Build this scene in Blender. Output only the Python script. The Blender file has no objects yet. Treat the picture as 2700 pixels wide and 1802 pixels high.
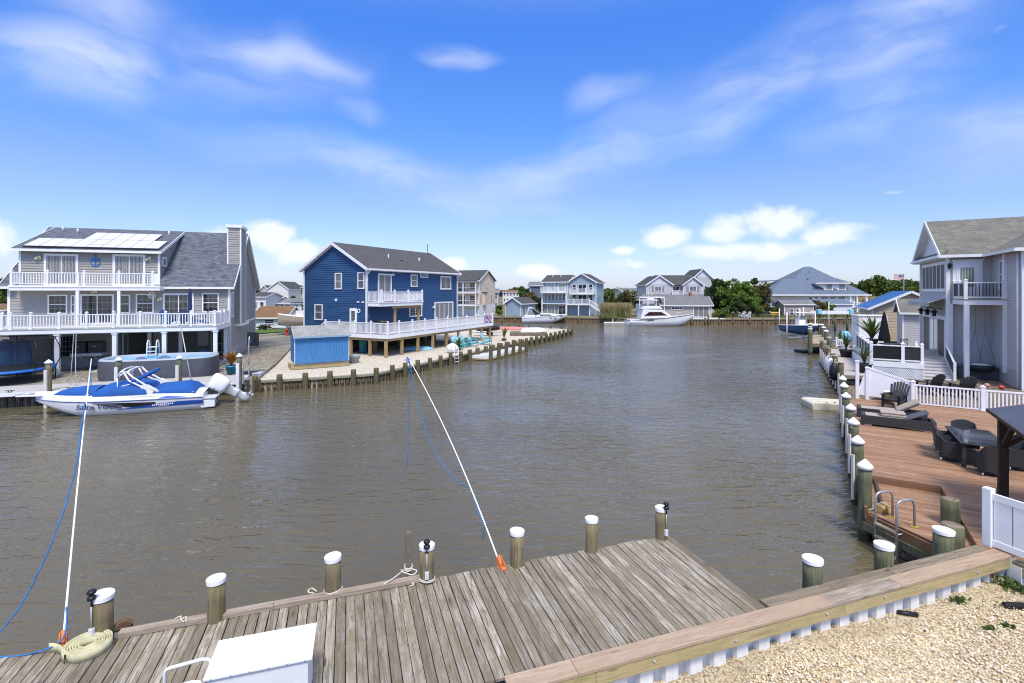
import bpy, math, random
import numpy as np
from math import sin, cos, pi, sqrt, atan2, hypot, radians as R
from mathutils import Vector, Matrix

random.seed(7)
S = bpy.context.scene
COL = S.collection

# ------------------------------------------------------------------ camera
HC, FPX, CXP, HYP = 6.2, 1300.0, 1350.0, 768.0      # eye height over the water (m); focal length and horizon in photo pixels
cam = bpy.data.cameras.new('camera')
cam.sensor_width = 36.0
cam.lens = 36.0 * FPX / 2700.0
cam.shift_y = (HYP - 901.0) / 2700.0
cam.clip_start, cam.clip_end = 0.1, 6000.0
camo = bpy.data.objects.new('camera', cam)
COL.objects.link(camo)
camo.location = (0, 0, HC)
camo.rotation_euler = (R(90), 0, 0)
S.camera = camo

# ------------------------------------------------------------------ sky and sun
SUN_EL, SUN_AZ = R(58), R(170)          # azimuth clockwise from +Y: the sun stands high behind the viewer
world = bpy.data.worlds.new('World')
S.world = world
world.use_nodes = True
world.cycles.sampling_method = 'MANUAL'
world.cycles.sample_map_resolution = 512
nt = world.node_tree
nt.nodes.clear()


def N(t, tree=nt, **kw):
    n = tree.nodes.new(t)
    for k, v in kw.items():
        setattr(n, k, v)
    return n


def mathn(op, a, b=None, tree=nt, clamp=False):
    n = N('ShaderNodeMath', tree, operation=op)
    n.use_clamp = clamp
    for i, q in enumerate((a, b)):
        if q is None:
            continue
        if hasattr(q, 'is_linked'):
            tree.links.new(q, n.inputs[i])
        else:
            n.inputs[i].default_value = q
    return n.outputs[0]


def maprange(x, a, b, c, d, tree=nt, smooth=True):
    n = N('ShaderNodeMapRange', tree)
    n.interpolation_type = 'SMOOTHSTEP' if smooth else 'LINEAR'
    tree.links.new(x, n.inputs[0])
    for i, q in enumerate((a, b, c, d)):
        n.inputs[i + 1].default_value = q
    return n.outputs[0]


sky = N('ShaderNodeTexSky', sky_type='NISHITA')
sky.sun_disc = False
sky.sun_elevation, sky.sun_rotation = SUN_EL, SUN_AZ
sky.altitude, sky.air_density, sky.dust_density, sky.ozone_density = 0, 1.0, 0.7, 2.6
tc = N('ShaderNodeTexCoord')
sep = N('ShaderNodeSeparateXYZ')
nt.links.new(tc.outputs['Generated'], sep.inputs[0])
dx, dy, dz = sep.outputs
az = mathn('ARCTAN2', dx, dy)
el = mathn('ARCSINE', dz)
cmb = N('ShaderNodeCombineXYZ')
cmb.inputs[2].default_value = 1.0
nt.links.new(az, cmb.inputs[0]); nt.links.new(el, cmb.inputs[1])
# slow warp so that no cloud is a plain ellipse
nw = N('ShaderNodeTexNoise'); nw.inputs['Scale'].default_value = 4.0; nw.inputs['Detail'].default_value = 2
nt.links.new(cmb.outputs[0], nw.inputs['Vector'])
wv = N('ShaderNodeVectorMath', operation='SUBTRACT'); nt.links.new(nw.outputs['Color'], wv.inputs[0]); wv.inputs[1].default_value = (.5, .5, .5)
ws_ = N('ShaderNodeVectorMath', operation='MULTIPLY'); nt.links.new(wv.outputs[0], ws_.inputs[0]); ws_.inputs[1].default_value = (.34, .13, 0)
wa = N('ShaderNodeVectorMath', operation='ADD'); nt.links.new(cmb.outputs[0], wa.inputs[0]); nt.links.new(ws_.outputs[0], wa.inputs[1])


def cloudlets(items, vec):
    """soft patches in azimuth / elevation (degrees): centre, half sizes, tilt, density"""
    tot = None
    for (a_, e_, ra, re_, tilt, amp) in items:
        c_, s_ = cos(R(tilt)), sin(R(tilt))
        ca, ce = R(a_), R(e_)
        uv = []
        for (kx, ky, rad) in ((c_, s_, R(ra)), (-s_, c_, R(re_))):
            d_ = N('ShaderNodeVectorMath', operation='DOT_PRODUCT'); nt.links.new(vec, d_.inputs[0])
            d_.inputs[1].default_value = (kx / rad, ky / rad, -(kx * ca + ky * ce) / rad)
            uv.append(d_.outputs['Value'])
        q_ = N('ShaderNodeMath', operation='MULTIPLY_ADD')
        nt.links.new(uv[0], q_.inputs[0]); nt.links.new(uv[0], q_.inputs[1]); nt.links.new(mathn('MULTIPLY', uv[1], uv[1]), q_.inputs[2])
        f_ = maprange(mathn('SQRT', q_.outputs[0]), 0.0, 1.0, amp, 0.0)
        tot = f_ if tot is None else mathn('MAXIMUM', tot, f_)
    return tot


def streaks(sx, sy, rot, sc, det, loc=(0, 0, 0)):
    m_ = N('ShaderNodeMapping'); m_.inputs['Scale'].default_value = (sx, sy, 1); m_.inputs['Rotation'].default_value = (0, 0, R(rot)); m_.inputs['Location'].default_value = loc
    nt.links.new(wa.outputs[0], m_.inputs[0])
    n_ = N('ShaderNodeTexNoise'); n_.inputs['Scale'].default_value = sc; n_.inputs['Detail'].default_value = det; n_.inputs['Roughness'].default_value = .55
    nt.links.new(m_.outputs[0], n_.inputs['Vector'])
    return n_.outputs[0]


# thin cirrus: patches over the whole dome, the ones in view first
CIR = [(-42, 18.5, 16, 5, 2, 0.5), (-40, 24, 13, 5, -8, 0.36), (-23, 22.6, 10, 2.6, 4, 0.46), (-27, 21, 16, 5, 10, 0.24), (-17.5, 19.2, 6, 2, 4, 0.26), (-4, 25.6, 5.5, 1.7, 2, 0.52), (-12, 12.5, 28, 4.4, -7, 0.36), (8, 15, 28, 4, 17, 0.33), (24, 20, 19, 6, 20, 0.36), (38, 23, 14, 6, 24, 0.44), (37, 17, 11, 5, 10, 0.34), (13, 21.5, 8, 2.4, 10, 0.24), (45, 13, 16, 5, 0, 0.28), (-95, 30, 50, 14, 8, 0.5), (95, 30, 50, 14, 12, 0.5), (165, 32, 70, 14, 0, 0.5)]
sn = streaks(1.0, 3.4, -10, 4.5, 5)
cirrus = mathn('MULTIPLY', cloudlets(CIR, wa.outputs[0]), maprange(sn, .30, .68, .22, 1.1))
# unseen high cloud, implied by the soft daylight, thickened to add white fill
fill_veil = mathn('MULTIPLY', maprange(dz, .46, .76, 0.0, .88), maprange(sn, .25, .70, .66, 1.0))
cirrus = mathn('MAXIMUM', cirrus, fill_veil)
# low cumulus banks
CUM = [(17.5, 6.0, 4.4, 2.6, 0, 1.0), (23.5, 6.4, 4.6, 3.4, 0, 1.0), (28.0, 7.0, 6.0, 3.4, 0, 1.0), (33.0, 5.6, 6, 2.6, 0, .9), (24, 4.2, 13, 2.2, 0, .9), (12.5, 4.7, 3.0, 1.1, 0, .85), (14, 3.0, 5, 1.2, 0, .6), (37.5, 9.0, 2.2, .6, 0, .7),
       (-26.5, 5.6, 5.0, 3.2, 0, 1.0), (-23.0, 4.2, 5.5, 2.6, 0, .95), (-30, 4.6, 4, 3.0, 0, .9), (-7.0, 2.9, 4.0, 1.8, 0, .95), (2.6, 2.4, 4.5, 1.9, 0, .95), (-47.5, 4.5, 5, 3.6, 0, .9), (45, 4.0, 8, 2.4, 0, .8),
       (85, 6, 22, 3.5, 0, 1), (150, 6, 26, 4, 0, 1), (-90, 6, 24, 4, 0, 1), (-150, 6, 22, 4, 0, 1)]
cn_ = streaks(1.0, 1.7, 0, 13.0, 6, (3.1, 1.7, 0))
low = mathn('ADD', cloudlets(CUM, cmb.outputs[0]), mathn('MULTIPLY', mathn('SUBTRACT', cn_, .5), 1.5))
cum = maprange(low, .30, .85, 0.0, 0.80)
haze = maprange(dz, -.02, 0.10, 0.45, 0.0, smooth=False)
# the air itself: the physical sky, a little deeper blue towards the zenith
ramp = N('ShaderNodeValToRGB')
ramp.color_ramp.interpolation = 'EASE'
for i_, (p_, c_) in enumerate(((0.0, (.385, .405, .56)), (.17, (.385, .415, .54)), (.32, (.27, .43, .70)), (.52, (.205, .44, .84)))):
    e_ = ramp.color_ramp.elements[i_] if i_ < 2 else ramp.color_ramp.elements.new(p_)
    e_.position = p_; e_.color = (*c_, 1)
nt.links.new(dz, ramp.inputs[0])
hs = N('ShaderNodeVectorMath', operation='MULTIPLY')
nt.links.new(sky.outputs[0], hs.inputs[0]); nt.links.new(ramp.outputs[0], hs.inputs[1])
hs2 = N('ShaderNodeVectorMath', operation='SCALE'); nt.links.new(hs.outputs[0], hs2.inputs[0]); hs2.inputs['Scale'].default_value = 2.05


def mixc(fac, a, b, tree=nt):
    m = N('ShaderNodeMix', tree, data_type='RGBA')
    m.clamp_factor = True
    for s_, q in ((0, fac), (6, a), (7, b)):
        if hasattr(q, 'is_linked'):
            tree.links.new(q, m.inputs[s_])
        else:
            m.inputs[s_].default_value = q if not isinstance(q, tuple) or len(q) == 4 else q + (1,)
    return m.outputs[2]


c0 = mixc(haze, hs2.outputs[0], (5.3, 5.9, 6.7))
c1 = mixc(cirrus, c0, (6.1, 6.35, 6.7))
c2 = mixc(cum, c1, (6.35, 6.5, 6.8))
bg = N('ShaderNodeBackground'); bg.inputs[1].default_value = 0.078
out = N('ShaderNodeOutputWorld')
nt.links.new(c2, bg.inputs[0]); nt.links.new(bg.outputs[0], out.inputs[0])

sun = bpy.data.lights.new('sun', 'SUN')
sun.energy, sun.angle, sun.color = 1.8, R(15), (1.0, 0.92, 0.80)
suno = bpy.data.objects.new('sun', sun)
COL.objects.link(suno)
sd = Vector((sin(SUN_AZ) * cos(SUN_EL), cos(SUN_AZ) * cos(SUN_EL), sin(SUN_EL)))
suno.rotation_euler = sd.to_track_quat('Z', 'Y').to_euler()
suno.location = (0, 0, 60)

S.render.engine = 'CYCLES'
S.cycles.use_denoising = True
S.cycles.max_bounces = 6
S.cycles.diffuse_bounces = 3
S.cycles.glossy_bounces = 3
S.cycles.transmission_bounces = 4
S.cycles.transparent_max_bounces = 8
S.cycles.filter_width = 1.1
S.cycles.caustics_reflective = False
S.cycles.caustics_refractive = False
S.view_settings.view_transform = 'Standard'
S.view_settings.look = 'None'
S.view_settings.exposure = 1.1
S.view_settings.gamma = 1.0

# ------------------------------------------------------------------ materials
MATS = {}


def principled(name):
    m = bpy.data.materials.new(name)
    m.use_nodes = True
    t = m.node_tree
    b = t.nodes['Principled BSDF']
    return m, t, b


def tonode(t, col):
    n = N('ShaderNodeRGB', t)
    n.outputs[0].default_value = (*col, 1)
    return n.outputs[0]


def objcoord(t, sc=(1, 1, 1), rnd=True):
    c = N('ShaderNodeTexCoord', t)
    o = c.outputs['Object']
    if rnd:
        oi = N('ShaderNodeObjectInfo', t)
        ad = N('ShaderNodeVectorMath', t, operation='ADD')
        t.links.new(o, ad.inputs[0])
        mu = N('ShaderNodeVectorMath', t, operation='SCALE')
        cb = N('ShaderNodeCombineXYZ', t)
        for i in range(3):
            t.links.new(oi.outputs['Random'], cb.inputs[i])
        t.links.new(cb.outputs[0], mu.inputs[0])
        mu.inputs['Scale'].default_value = 37.0
        t.links.new(mu.outputs[0], ad.inputs[1])
        o = ad.outputs[0]
    m = N('ShaderNodeMapping', t)
    m.inputs['Scale'].default_value = sc
    t.links.new(o, m.inputs[0])
    return m.outputs[0]


def noise(t, vec, scale, detail=4, rough=0.55, dist=0.0):
    n = N('ShaderNodeTexNoise', t)
    t.links.new(vec, n.inputs['Vector'])
    n.inputs['Scale'].default_value = scale
    n.inputs['Detail'].default_value = detail
    n.inputs['Roughness'].default_value = rough
    n.inputs['Distortion'].default_value = dist
    return n.outputs[0]


def bump(t, b, h, strength=0.3, dist=0.02):
    n = N('ShaderNodeBump', t)
    n.inputs['Strength'].default_value = strength
    n.inputs['Distance'].default_value = dist
    t.links.new(h, n.inputs['Height'])
    t.links.new(n.outputs[0], b.inputs['Normal'])


def mul(c, k):
    return tuple(min(1, x * k) for x in c)


def M(name, col, rough=0.6, var=0.10, scale=2.0, metal=0.0, spec=0.4, coat=0.0, bmp=0.0, dirt=0.0, bscale=30.0, rnd=0.0):
    """plain painted / moulded surface: base colour with soft tonal wear and a fine relief"""
    if name in MATS:
        return MATS[name]
    m, t, b = principled(name)
    vec = objcoord(t)
    f = noise(t, vec, scale, 5)
    c = mixc(maprange(f, 0.3, 0.7, 0, 1, t), (*mul(col, 1 - var), 1), (*mul(col, 1 + var), 1), t)
    if dirt:
        f2 = noise(t, vec, scale * 2.7, 6, 0.65)
        c = mixc(maprange(f2, 0.52, 0.75, 0, dirt, t), c, (col[0] * .35, col[1] * .33, col[2] * .28, 1), t)
    if rnd:
        oi = N('ShaderNodeObjectInfo', t)
        c = mixc(maprange(oi.outputs['Random'], 0, 1, 0, rnd, t, False), c, (*mul(col, .45), 1), t)
    t.links.new(c, b.inputs['Base Color'])
    b.inputs['Roughness'].default_value = rough
    b.inputs['Metallic'].default_value = metal
    b.inputs['Specular IOR Level'].default_value = spec
    b.inputs['Coat Weight'].default_value = coat
    if bmp:
        bump(t, b, noise(t, vec, bscale, 4), bmp, 0.01)
    MATS[name] = m
    return m


def wood(name, cols, axis='x', rough=0.8, grain=1.0, moss=0.0, mosscol=(.09, .10, .045), rnd=0.7, knots=True, tide=0.0):
    """weathered timber; cols = dark, mid, light; axis = direction of the grain in object space"""
    if name in MATS:
        return MATS[name]
    m, t, b = principled(name)
    k = {'x': (1, 14, 14), 'y': (14, 1, 14), 'z': (14, 14, 1)}[axis]
    vec = objcoord(t, k)
    v2 = objcoord(t, (1, 1, 1))
    g = noise(t, vec, 1.6, 8, 0.68, 0.6)
    g2 = noise(t, vec, 7.0, 6, 0.7, 0.2)
    big = noise(t, v2, 1.3, 4)
    c = mixc(maprange(g, 0.30, 0.68, 0, 1, t), (*cols[0], 1), (*cols[2], 1), t)
    c = mixc(maprange(big, 0.35, 0.68, 0.0, 0.75, t), c, (*cols[1], 1), t)
    c = mixc(maprange(g2, 0.52, 0.70, 0, 0.7 * grain, t), c, (*mul(cols[0], 0.5), 1), t)
    if knots:
        vk = N('ShaderNodeTexVoronoi', t)
        t.links.new(objcoord(t, {'x': (1.1, 5, 5), 'y': (5, 1.1, 5), 'z': (5, 5, 1.1)}[axis]), vk.inputs['Vector'])
        vk.inputs['Scale'].default_value = 1.0
        c = mixc(maprange(vk.outputs['Distance'], 0.06, 0.16, 0.8, 0, t), c, (*mul(cols[0], 0.45), 1), t)
    if moss:
        mo = noise(t, v2, 2.2, 6, 0.65)
        c = mixc(maprange(mo, 0.46, 0.66, 0, moss, t), c, (*mosscol, 1), t)
    if tide:                                   # wet, weed-stained wood just above the water
        tcx = N('ShaderNodeTexCoord', t); sz = N('ShaderNodeSeparateXYZ', t)
        t.links.new(tcx.outputs['Object'], sz.inputs[0])
        zz = mathn('ADD', sz.outputs[2], mathn('MULTIPLY', mathn('SUBTRACT', big, .5, t), .35, t), t)
        c = mixc(maprange(zz, tide * .75, tide * 1.15, .85, 0, t), c, (.035, .032, .016, 1), t)
    oi = N('ShaderNodeObjectInfo', t)
    c = mixc(maprange(oi.outputs['Random'], 0.0, 1.0, 0, rnd, t, False), c, (*mul(cols[0], 0.9), 1), t)
    t.links.new(c, b.inputs['Base Color'])
    b.inputs['Roughness'].default_value = rough
    b.inputs['Specular IOR Level'].default_value = 0.25
    bump(t, b, g, 0.55 * grain, 0.012)
    MATS[name] = m
    return m


def shingle(name, cols, axis='x', sl=0.6, course=0.15, wid=0.3, rough=0.9):
    """asphalt shingles: staggered tabs of mixed tint; sl = sine of the roof pitch"""
    if name in MATS:
        return MATS[name]
    m, t, b = principled(name)
    c = N('ShaderNodeTexCoord', t)
    s = N('ShaderNodeSeparateXYZ', t)
    t.links.new(c.outputs['Object'], s.inputs[0])
    cb = N('ShaderNodeCombineXYZ', t)
    t.links.new(s.outputs[0 if axis == 'x' else 1], cb.inputs[0])
    t.links.new(mathn('DIVIDE', s.outputs[2], sl, t), cb.inputs[1])
    br = N('ShaderNodeTexBrick', t)
    br.offset = 0.5
    br.inputs['Scale'].default_value = 1.0
    br.inputs['Brick Width'].default_value = wid
    br.inputs['Row Height'].default_value = course
    br.inputs['Mortar Size'].default_value = 0.012
    br.inputs['Mortar Smooth'].default_value = 0.4
    br.inputs['Color1'].default_value = (*cols[0], 1)
    br.inputs['Color2'].default_value = (*cols[1], 1)
    br.inputs['Mortar'].default_value = (*mul(cols[0], 0.45), 1)
    t.links.new(cb.outputs[0], br.inputs['Vector'])
    f = noise(t, objcoord(t, (1, 1, 1)), 1.1, 6)
    cc = mixc(maprange(f, .4, .7, 0, .55, t), br.outputs[0], (*cols[2], 1), t)
    f2 = noise(t, objcoord(t, (1, 1, 1)), 22, 3)
    cc = mixc(maprange(f2, .4, .7, 0, .3, t), cc, (*mul(cols[0], .6), 1), t)
    t.links.new(cc, b.inputs['Base Color'])
    b.inputs['Roughness'].default_value = rough
    b.inputs['Specular IOR Level'].default_value = 0.2
    fr = mathn('FRACT', mathn('DIVIDE', mathn('DIVIDE', s.outputs[2], sl, t), course, t), None, t)
    bump(t, b, mathn('SUBTRACT', mathn('MULTIPLY', fr, -0.6, t), br.outputs['Fac'], t), 0.5, 0.02)
    MATS[name] = m
    return m


def glass(name, col=(.02, .025, .03), curtain=None, rough=0.03, fold=22.0):
    """window pane: dark room behind a reflecting pane, or the cloth / blind seen through it"""
    if name in MATS:
        return MATS[name]
    m, t, b = principled(name)
    vec = objcoord(t, (1, 1, 1))
    if curtain:
        w = N('ShaderNodeTexWave', t)
        w.inputs['Scale'].default_value = fold / 6.0
        w.inputs['Distortion'].default_value = 2.0
        w.inputs['Detail'].default_value = 2
        t.links.new(vec, w.inputs['Vector'])
        c = mixc(maprange(w.outputs['Fac'], .2, .8, 0, 1, t), (*col, 1), (*curtain, 1), t)
    else:
        f = noise(t, vec, 1.7, 3)
        c = mixc(maprange(f, .35, .7, 0, 1, t), (*mul(col, .6), 1), (*mul(col, 2.2), 1), t)
    t.links.new(c, b.inputs['Base Color'])
    b.inputs['Roughness'].default_value = 0.5 if curtain else rough
    b.inputs['Specular IOR Level'].default_value = 0.5
    b.inputs['Coat Weight'].default_value = 1.0
    b.inputs['Coat Roughness'].default_value = rough
    bump(t, b, noise(t, vec, 1.2, 2), 0.05, 0.05)
    MATS[name] = m
    return m


WHITE = M('white_trim', (.80, .80, .81), .45, .03)
VINYL = M('white_vinyl', (.83, .83, .85), .35, .03, dirt=.06)
CREAM = M('cream_board', (.74, .70, .62), .6, .08, dirt=.25)
ALU = M('aluminium', (.55, .56, .58), .35, .06, metal=.7)
GALV = M('galvanised', (.45, .46, .47), .5, .12, metal=.4, dirt=.15)
BLACK = M('black_plastic', (.012, .012, .013), .45, .2)
DARKMET = M('dark_metal', (.03, .03, .032), .5, .2)
GREYPL = M('grey_plastic', (.13, .13, .14), .55, .1)
RUBBER = M('black_rubber', (.015, .015, .015), .8, .2)
GLASS = glass('dark_glass')
GLASSC = glass('curtained_glass', (.03, .03, .03), (.36, .36, .34))
GLASSB = glass('blind_glass', (.08, .09, .10), (.17, .18, .185), fold=60)
GLASSG = glass('greenish_glass', (.12, .16, .13), (.34, .40, .34), fold=14)
BARS = M('glazing_bar', (.42, .42, .42), .5, .03)
SCREEN = M('insect_screen', (.045, .045, .05), .5, .15, 2)
ROPE = M('rope_fibre', (.62, .58, .50), .9, .15, 9, bmp=.5, bscale=90)
BLUEROPE = M('blue_rope', (.035, .17, .42), .85, .2, 9)
TREATED = wood('treated_pine', [(.30, .20, .09), (.46, .33, .17), (.50, .37, .20)], 'z', grain=.6)
TREATEDX = wood('treated_beam', [(.30, .20, .09), (.46, .33, .17), (.50, .37, .20)], 'x', grain=.6)


# ------------------------------------------------------------------ mesh tools
def ident(x, y, z):
    return (x, y, z)


class MB:
    """collects boxes, bars, tubes ... and links them as one mesh object"""

    def __init__(s, T=None):
        s.v, s.f, s.sm, s.T = [], [], [], T or ident

    def add(s, vs, fs, smooth=False):
        n = len(s.v)
        T = s.T
        s.v += [T(*p) for p in vs]
        s.f += [tuple(i + n for i in f) for f in fs]
        s.sm += [smooth] * len(fs)
        return s

    def box(s, x0, x1, y0, y1, z0, z1):
        vs = [(x, y, z) for z in (z0, z1) for (x, y) in ((x0, y0), (x1, y0), (x1, y1), (x0, y1))]
        return s.add(vs, [(3, 2, 1, 0), (4, 5, 6, 7), (0, 1, 5, 4), (1, 2, 6, 5), (2, 3, 7, 6), (3, 0, 4, 7)])

    def bar(s, a, b, w, h=None, up=(0, 0, 1)):
        h = w if h is None else h
        a, b = Vector(a), Vector(b)
        d = (b - a).normalized()
        upv = Vector(up)
        if abs(d.dot(upv)) > 0.98:
            upv = Vector((0, 1, 0))
        x = d.cross(upv).normalized() * (w / 2)
        y = x.cross(d).normalized() * (h / 2)
        vs = [tuple(p + q) for p in (a, b) for q in (-x - y, x - y, x + y, -x + y)]
        return s.add(vs, [(3, 2, 1, 0), (4, 5, 6, 7), (0, 1, 5, 4), (1, 2, 6, 5), (2, 3, 7, 6), (3, 0, 4, 7)])

    def tube(s, pts, r, n=8, caps=True, smooth=True, closed=False):
        pts = [Vector(p) for p in pts]
        rs = r if isinstance(r, (list, tuple)) else [r] * len(pts)
        vs, fs = [], []
        m = len(pts)
        prev = None
        for i, p in enumerate(pts):
            if closed:
                d = (pts[(i + 1) % m] - pts[i - 1])
            else:
                d = (pts[min(i + 1, m - 1)] - pts[max(i - 1, 0)])
            d = d.normalized() if d.length > 1e-9 else Vector((0, 0, 1))
            if prev is None:
                a = Vector((0, 0, 1)) if abs(d.z) < .9 else Vector((1, 0, 0))
                x = d.cross(a).normalized()
            else:
                x = (prev - d * prev.dot(d))
                x = x.normalized() if x.length > 1e-6 else d.orthogonal().normalized()
            prev = x
            y = d.cross(x)
            for k in range(n):
                a = 2 * pi * k / n
                vs.append(tuple(p + (x * cos(a) + y * sin(a)) * rs[i]))
        for i in range(m if closed else m - 1):
            j = (i + 1) % m
            for k in range(n):
                l = (k + 1) % n
                fs.append((i * n + k, i * n + l, j * n + l, j * n + k))
        s.add(vs, fs, smooth)
        if caps and not closed:
            c = len(s.v) - len(vs)
            s.f += [tuple(c + k for k in reversed(range(n))), tuple(c + (m - 1) * n + k for k in range(n))]
            s.sm += [False, False]
        return s

    def lathe(s, prof, c=(0, 0, 0), n=14, smooth=True, sx=1.0, sy=1.0, a0=0.0):
        vs, fs = [], []
        for (r, z) in prof:
            for k in range(n):
                a = a0 + 2 * pi * k / n
                vs.append((c[0] + r * cos(a) * sx, c[1] + r * sin(a) * sy, c[2] + z))
        for i in range(len(prof) - 1):
            for k in range(n):
                l = (k + 1) % n
                fs.append((i * n + k, i * n + l, (i + 1) * n + l, (i + 1) * n + k))
        s.add(vs, fs, smooth)
        b = len(s.v) - len(vs)
        s.f += [tuple(b + k for k in reversed(range(n))), tuple(b + (len(prof) - 1) * n + k for k in range(n))]
        s.sm += [False, False]
        return s

    def prism(s, poly, a, b, axis='y'):
        """polygon of 2-D points extruded from a to b along an axis (x: (y,z), y: (x,z), z: (x,y))"""
        mk = {'x': lambda p, q: (q, p[0], p[1]), 'y': lambda p, q: (p[0], q, p[1]), 'z': lambda p, q: (p[0], p[1], q)}[axis]
        n = len(poly)
        vs = [mk(p, a) for p in poly] + [mk(p, b) for p in poly]
        fs = [tuple(reversed(range(n))), tuple(range(n, 2 * n))] + [(i, (i + 1) % n, n + (i + 1) % n, n + i) for i in range(n)]
        return s.add(vs, fs)

    def slab(s, pts, th):
        """flat 3-D polygon thickened against its normal"""
        p = [Vector(q) for q in pts]
        nrm = Vector((0, 0, 0))
        for i in range(len(p)):
            nrm += p[i].cross(p[(i + 1) % len(p)])
        nrm.normalize()
        if nrm.z < 0:
            nrm = -nrm
        n = len(p)
        vs = [tuple(q) for q in p] + [tuple(q - nrm * th) for q in p]
        fs = [tuple(range(n)), tuple(reversed(range(n, 2 * n)))] + [(i, n + i, n + (i + 1) % n, (i + 1) % n) for i in range(n)]
        return s.add(vs, fs)

    def sheet(s, rows, smooth=True, closed=False):
        """rows of points joined as a surface"""
        n = len(rows[0])
        vs = [tuple(p) for r in rows for p in r]
        fs = []
        for i in range(len(rows) - 1):
            for k in range(n if closed else n - 1):
                l = (k + 1) % n
                fs.append((i * n + k, i * n + l, (i + 1) * n + l, (i + 1) * n + k))
        return s.add(vs, fs, smooth)

    def mesh(s, name):
        me = bpy.data.meshes.new(name)
        me.from_pydata(s.v, [], s.f)
        me.polygons.foreach_set('use_smooth', s.sm)
        me.update()
        return me

    def build(s, name, mat, parent=None, loc=None, rot=None, bevel=0.0, kind=None):
        me = s.mesh(name)
        if mat:
            me.materials.append(mat)
        return put(name, me, parent, loc, rot, bevel, kind)


def put(name, me, parent=None, loc=None, rot=None, bevel=0.0, kind=None, scale=None):
    o = bpy.data.objects.new(name, me)
    COL.objects.link(o)
    if parent:
        o.parent = parent
    if loc is not None:
        o.location = loc
    if rot is not None:
        o.rotation_euler = rot if isinstance(rot, (tuple, list)) else (0, 0, rot)
    if scale is not None:
        o.scale = scale
    if bevel:
        b = o.modifiers.new('soft_edges', 'BEVEL')
        b.width, b.segments, b.limit_method = bevel, 2, 'ANGLE'
    if kind:
        o['kind'] = kind
    return o


def tag(o, label, cat, group=None):
    o['label'] = label
    o['category'] = cat
    if group:
        o['group'] = group
    return o


def thing(name, label, cat, loc=(0, 0, 0), rot=0.0, group=None):
    o = bpy.data.objects.new(name, None)
    COL.objects.link(o)
    o.empty_display_size = 0.2
    o.location = loc
    o.rotation_euler = rot if isinstance(rot, (tuple, list)) else (0, 0, rot)
    return tag(o, label, cat, group)


def dup(root, loc, rot, label, group=None, scale=None):
    """a copy of a thing with copies of its parts and sub-parts (mesh data shared)"""
    r = root.copy(); COL.objects.link(r)
    r.location = loc
    r.rotation_euler = rot if isinstance(rot, (tuple, list)) else (0, 0, rot)
    if scale:
        r.scale = scale
    r['label'] = label
    if group:
        r['group'] = group
    for ch in list(root.children):
        c = ch.copy(); COL.objects.link(c); c.parent = r
        for g in list(ch.children):
            d = g.copy(); COL.objects.link(d); d.parent = c
    return r


def struct(o):
    o['kind'] = 'structure'
    return o


def at(px, py, z=0.0):
    """the point at height z that the photograph shows at (px, py)"""
    Y = (HC - z) * FPX / (py - HYP)
    return Vector(((px - CXP) / FPX * Y, Y, z))


def atY(px, py, Y):
    return Vector(((px - CXP) / FPX * Y, Y, HC - (py - HYP) / FPX * Y))


class Fr:
    """a building's own axes: x along its front, y into its depth, z up"""

    def __init__(s, x, y, deg):
        s.o = Vector((x, y)); s.a = R(deg)
        s.ex = Vector((cos(s.a), sin(s.a))); s.ey = Vector((-sin(s.a), cos(s.a)))

    def w(s, lx, ly, z=0.0):
        p = s.o + s.ex * lx + s.ey * ly
        return Vector((p.x, p.y, z))

    def loc(s, p):
        d = Vector((p[0], p[1])) - s.o
        return (d.dot(s.ex), d.dot(s.ey))

    def pick(s, px, py, ly):
        d = Vector(((px - CXP) / FPX, 1.0))
        t = (ly + s.o.dot(s.ey)) / d.dot(s.ey)
        p = d * t
        return ((p - s.o).dot(s.ex), HC - (py - HYP) / FPX * t)

    def pickx(s, px, py, lx):
        d = Vector(((px - CXP) / FPX, 1.0))
        t = (lx + s.o.dot(s.ex)) / d.dot(s.ex)
        p = d * t
        return ((p - s.o).dot(s.ey), HC - (py - HYP) / FPX * t)

    def root(s, name, label, cat, group=None, z=0.0):
        return thing(name, label, cat, (s.o.x, s.o.y, z), s.a, group)


def front(y0):
    return lambda u, d, z: (u, y0 - d, z)


def sideR(x0):
    return lambda u, d, z: (x0 + d, u, z)


def sideL(x0):
    return lambda u, d, z: (x0 - d, u, z)


def span(poly, z):
    xs = []
    n = len(poly)
    for i in range(n):
        (u0, z0), (u1, z1) = poly[i], poly[(i + 1) % n]
        if min(z0, z1) - 1e-9 <= z <= max(z0, z1) + 1e-9:
            if abs(z1 - z0) < 1e-9:
                xs += [u0, u1]
            else:
                xs.append(u0 + (u1 - u0) * (z - z0) / (z1 - z0))
    return (min(xs), max(xs)) if xs else None


def siding(T, poly, lap, mat, parent, name='wall', dep=0.04):
    """lapped boards over a wall outline given as (u, z) points"""
    m = MB(T)
    z0 = min(p[1] for p in poly); z1 = max(p[1] for p in poly)
    n = max(1, round((z1 - z0) / lap))
    h = (z1 - z0) / n
    knees = sorted(set(round(p[1], 4) for p in poly))
    for i in range(n):
        a, b = z0 + i * h, z0 + (i + 1) * h
        sa, sb = span(poly, a + 1e-4), span(poly, b - 1e-4)
        if not sa or not sb:
            continue
        m.add([(sa[0], dep, a), (sa[1], dep, a), (sb[1], 0.002, b), (sb[0], 0.002, b), (sa[0], 0, a), (sa[1], 0, a)],
              [(0, 1, 2, 3), (4, 5, 1, 0)])
    return m.build(name, mat, parent)


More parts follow.
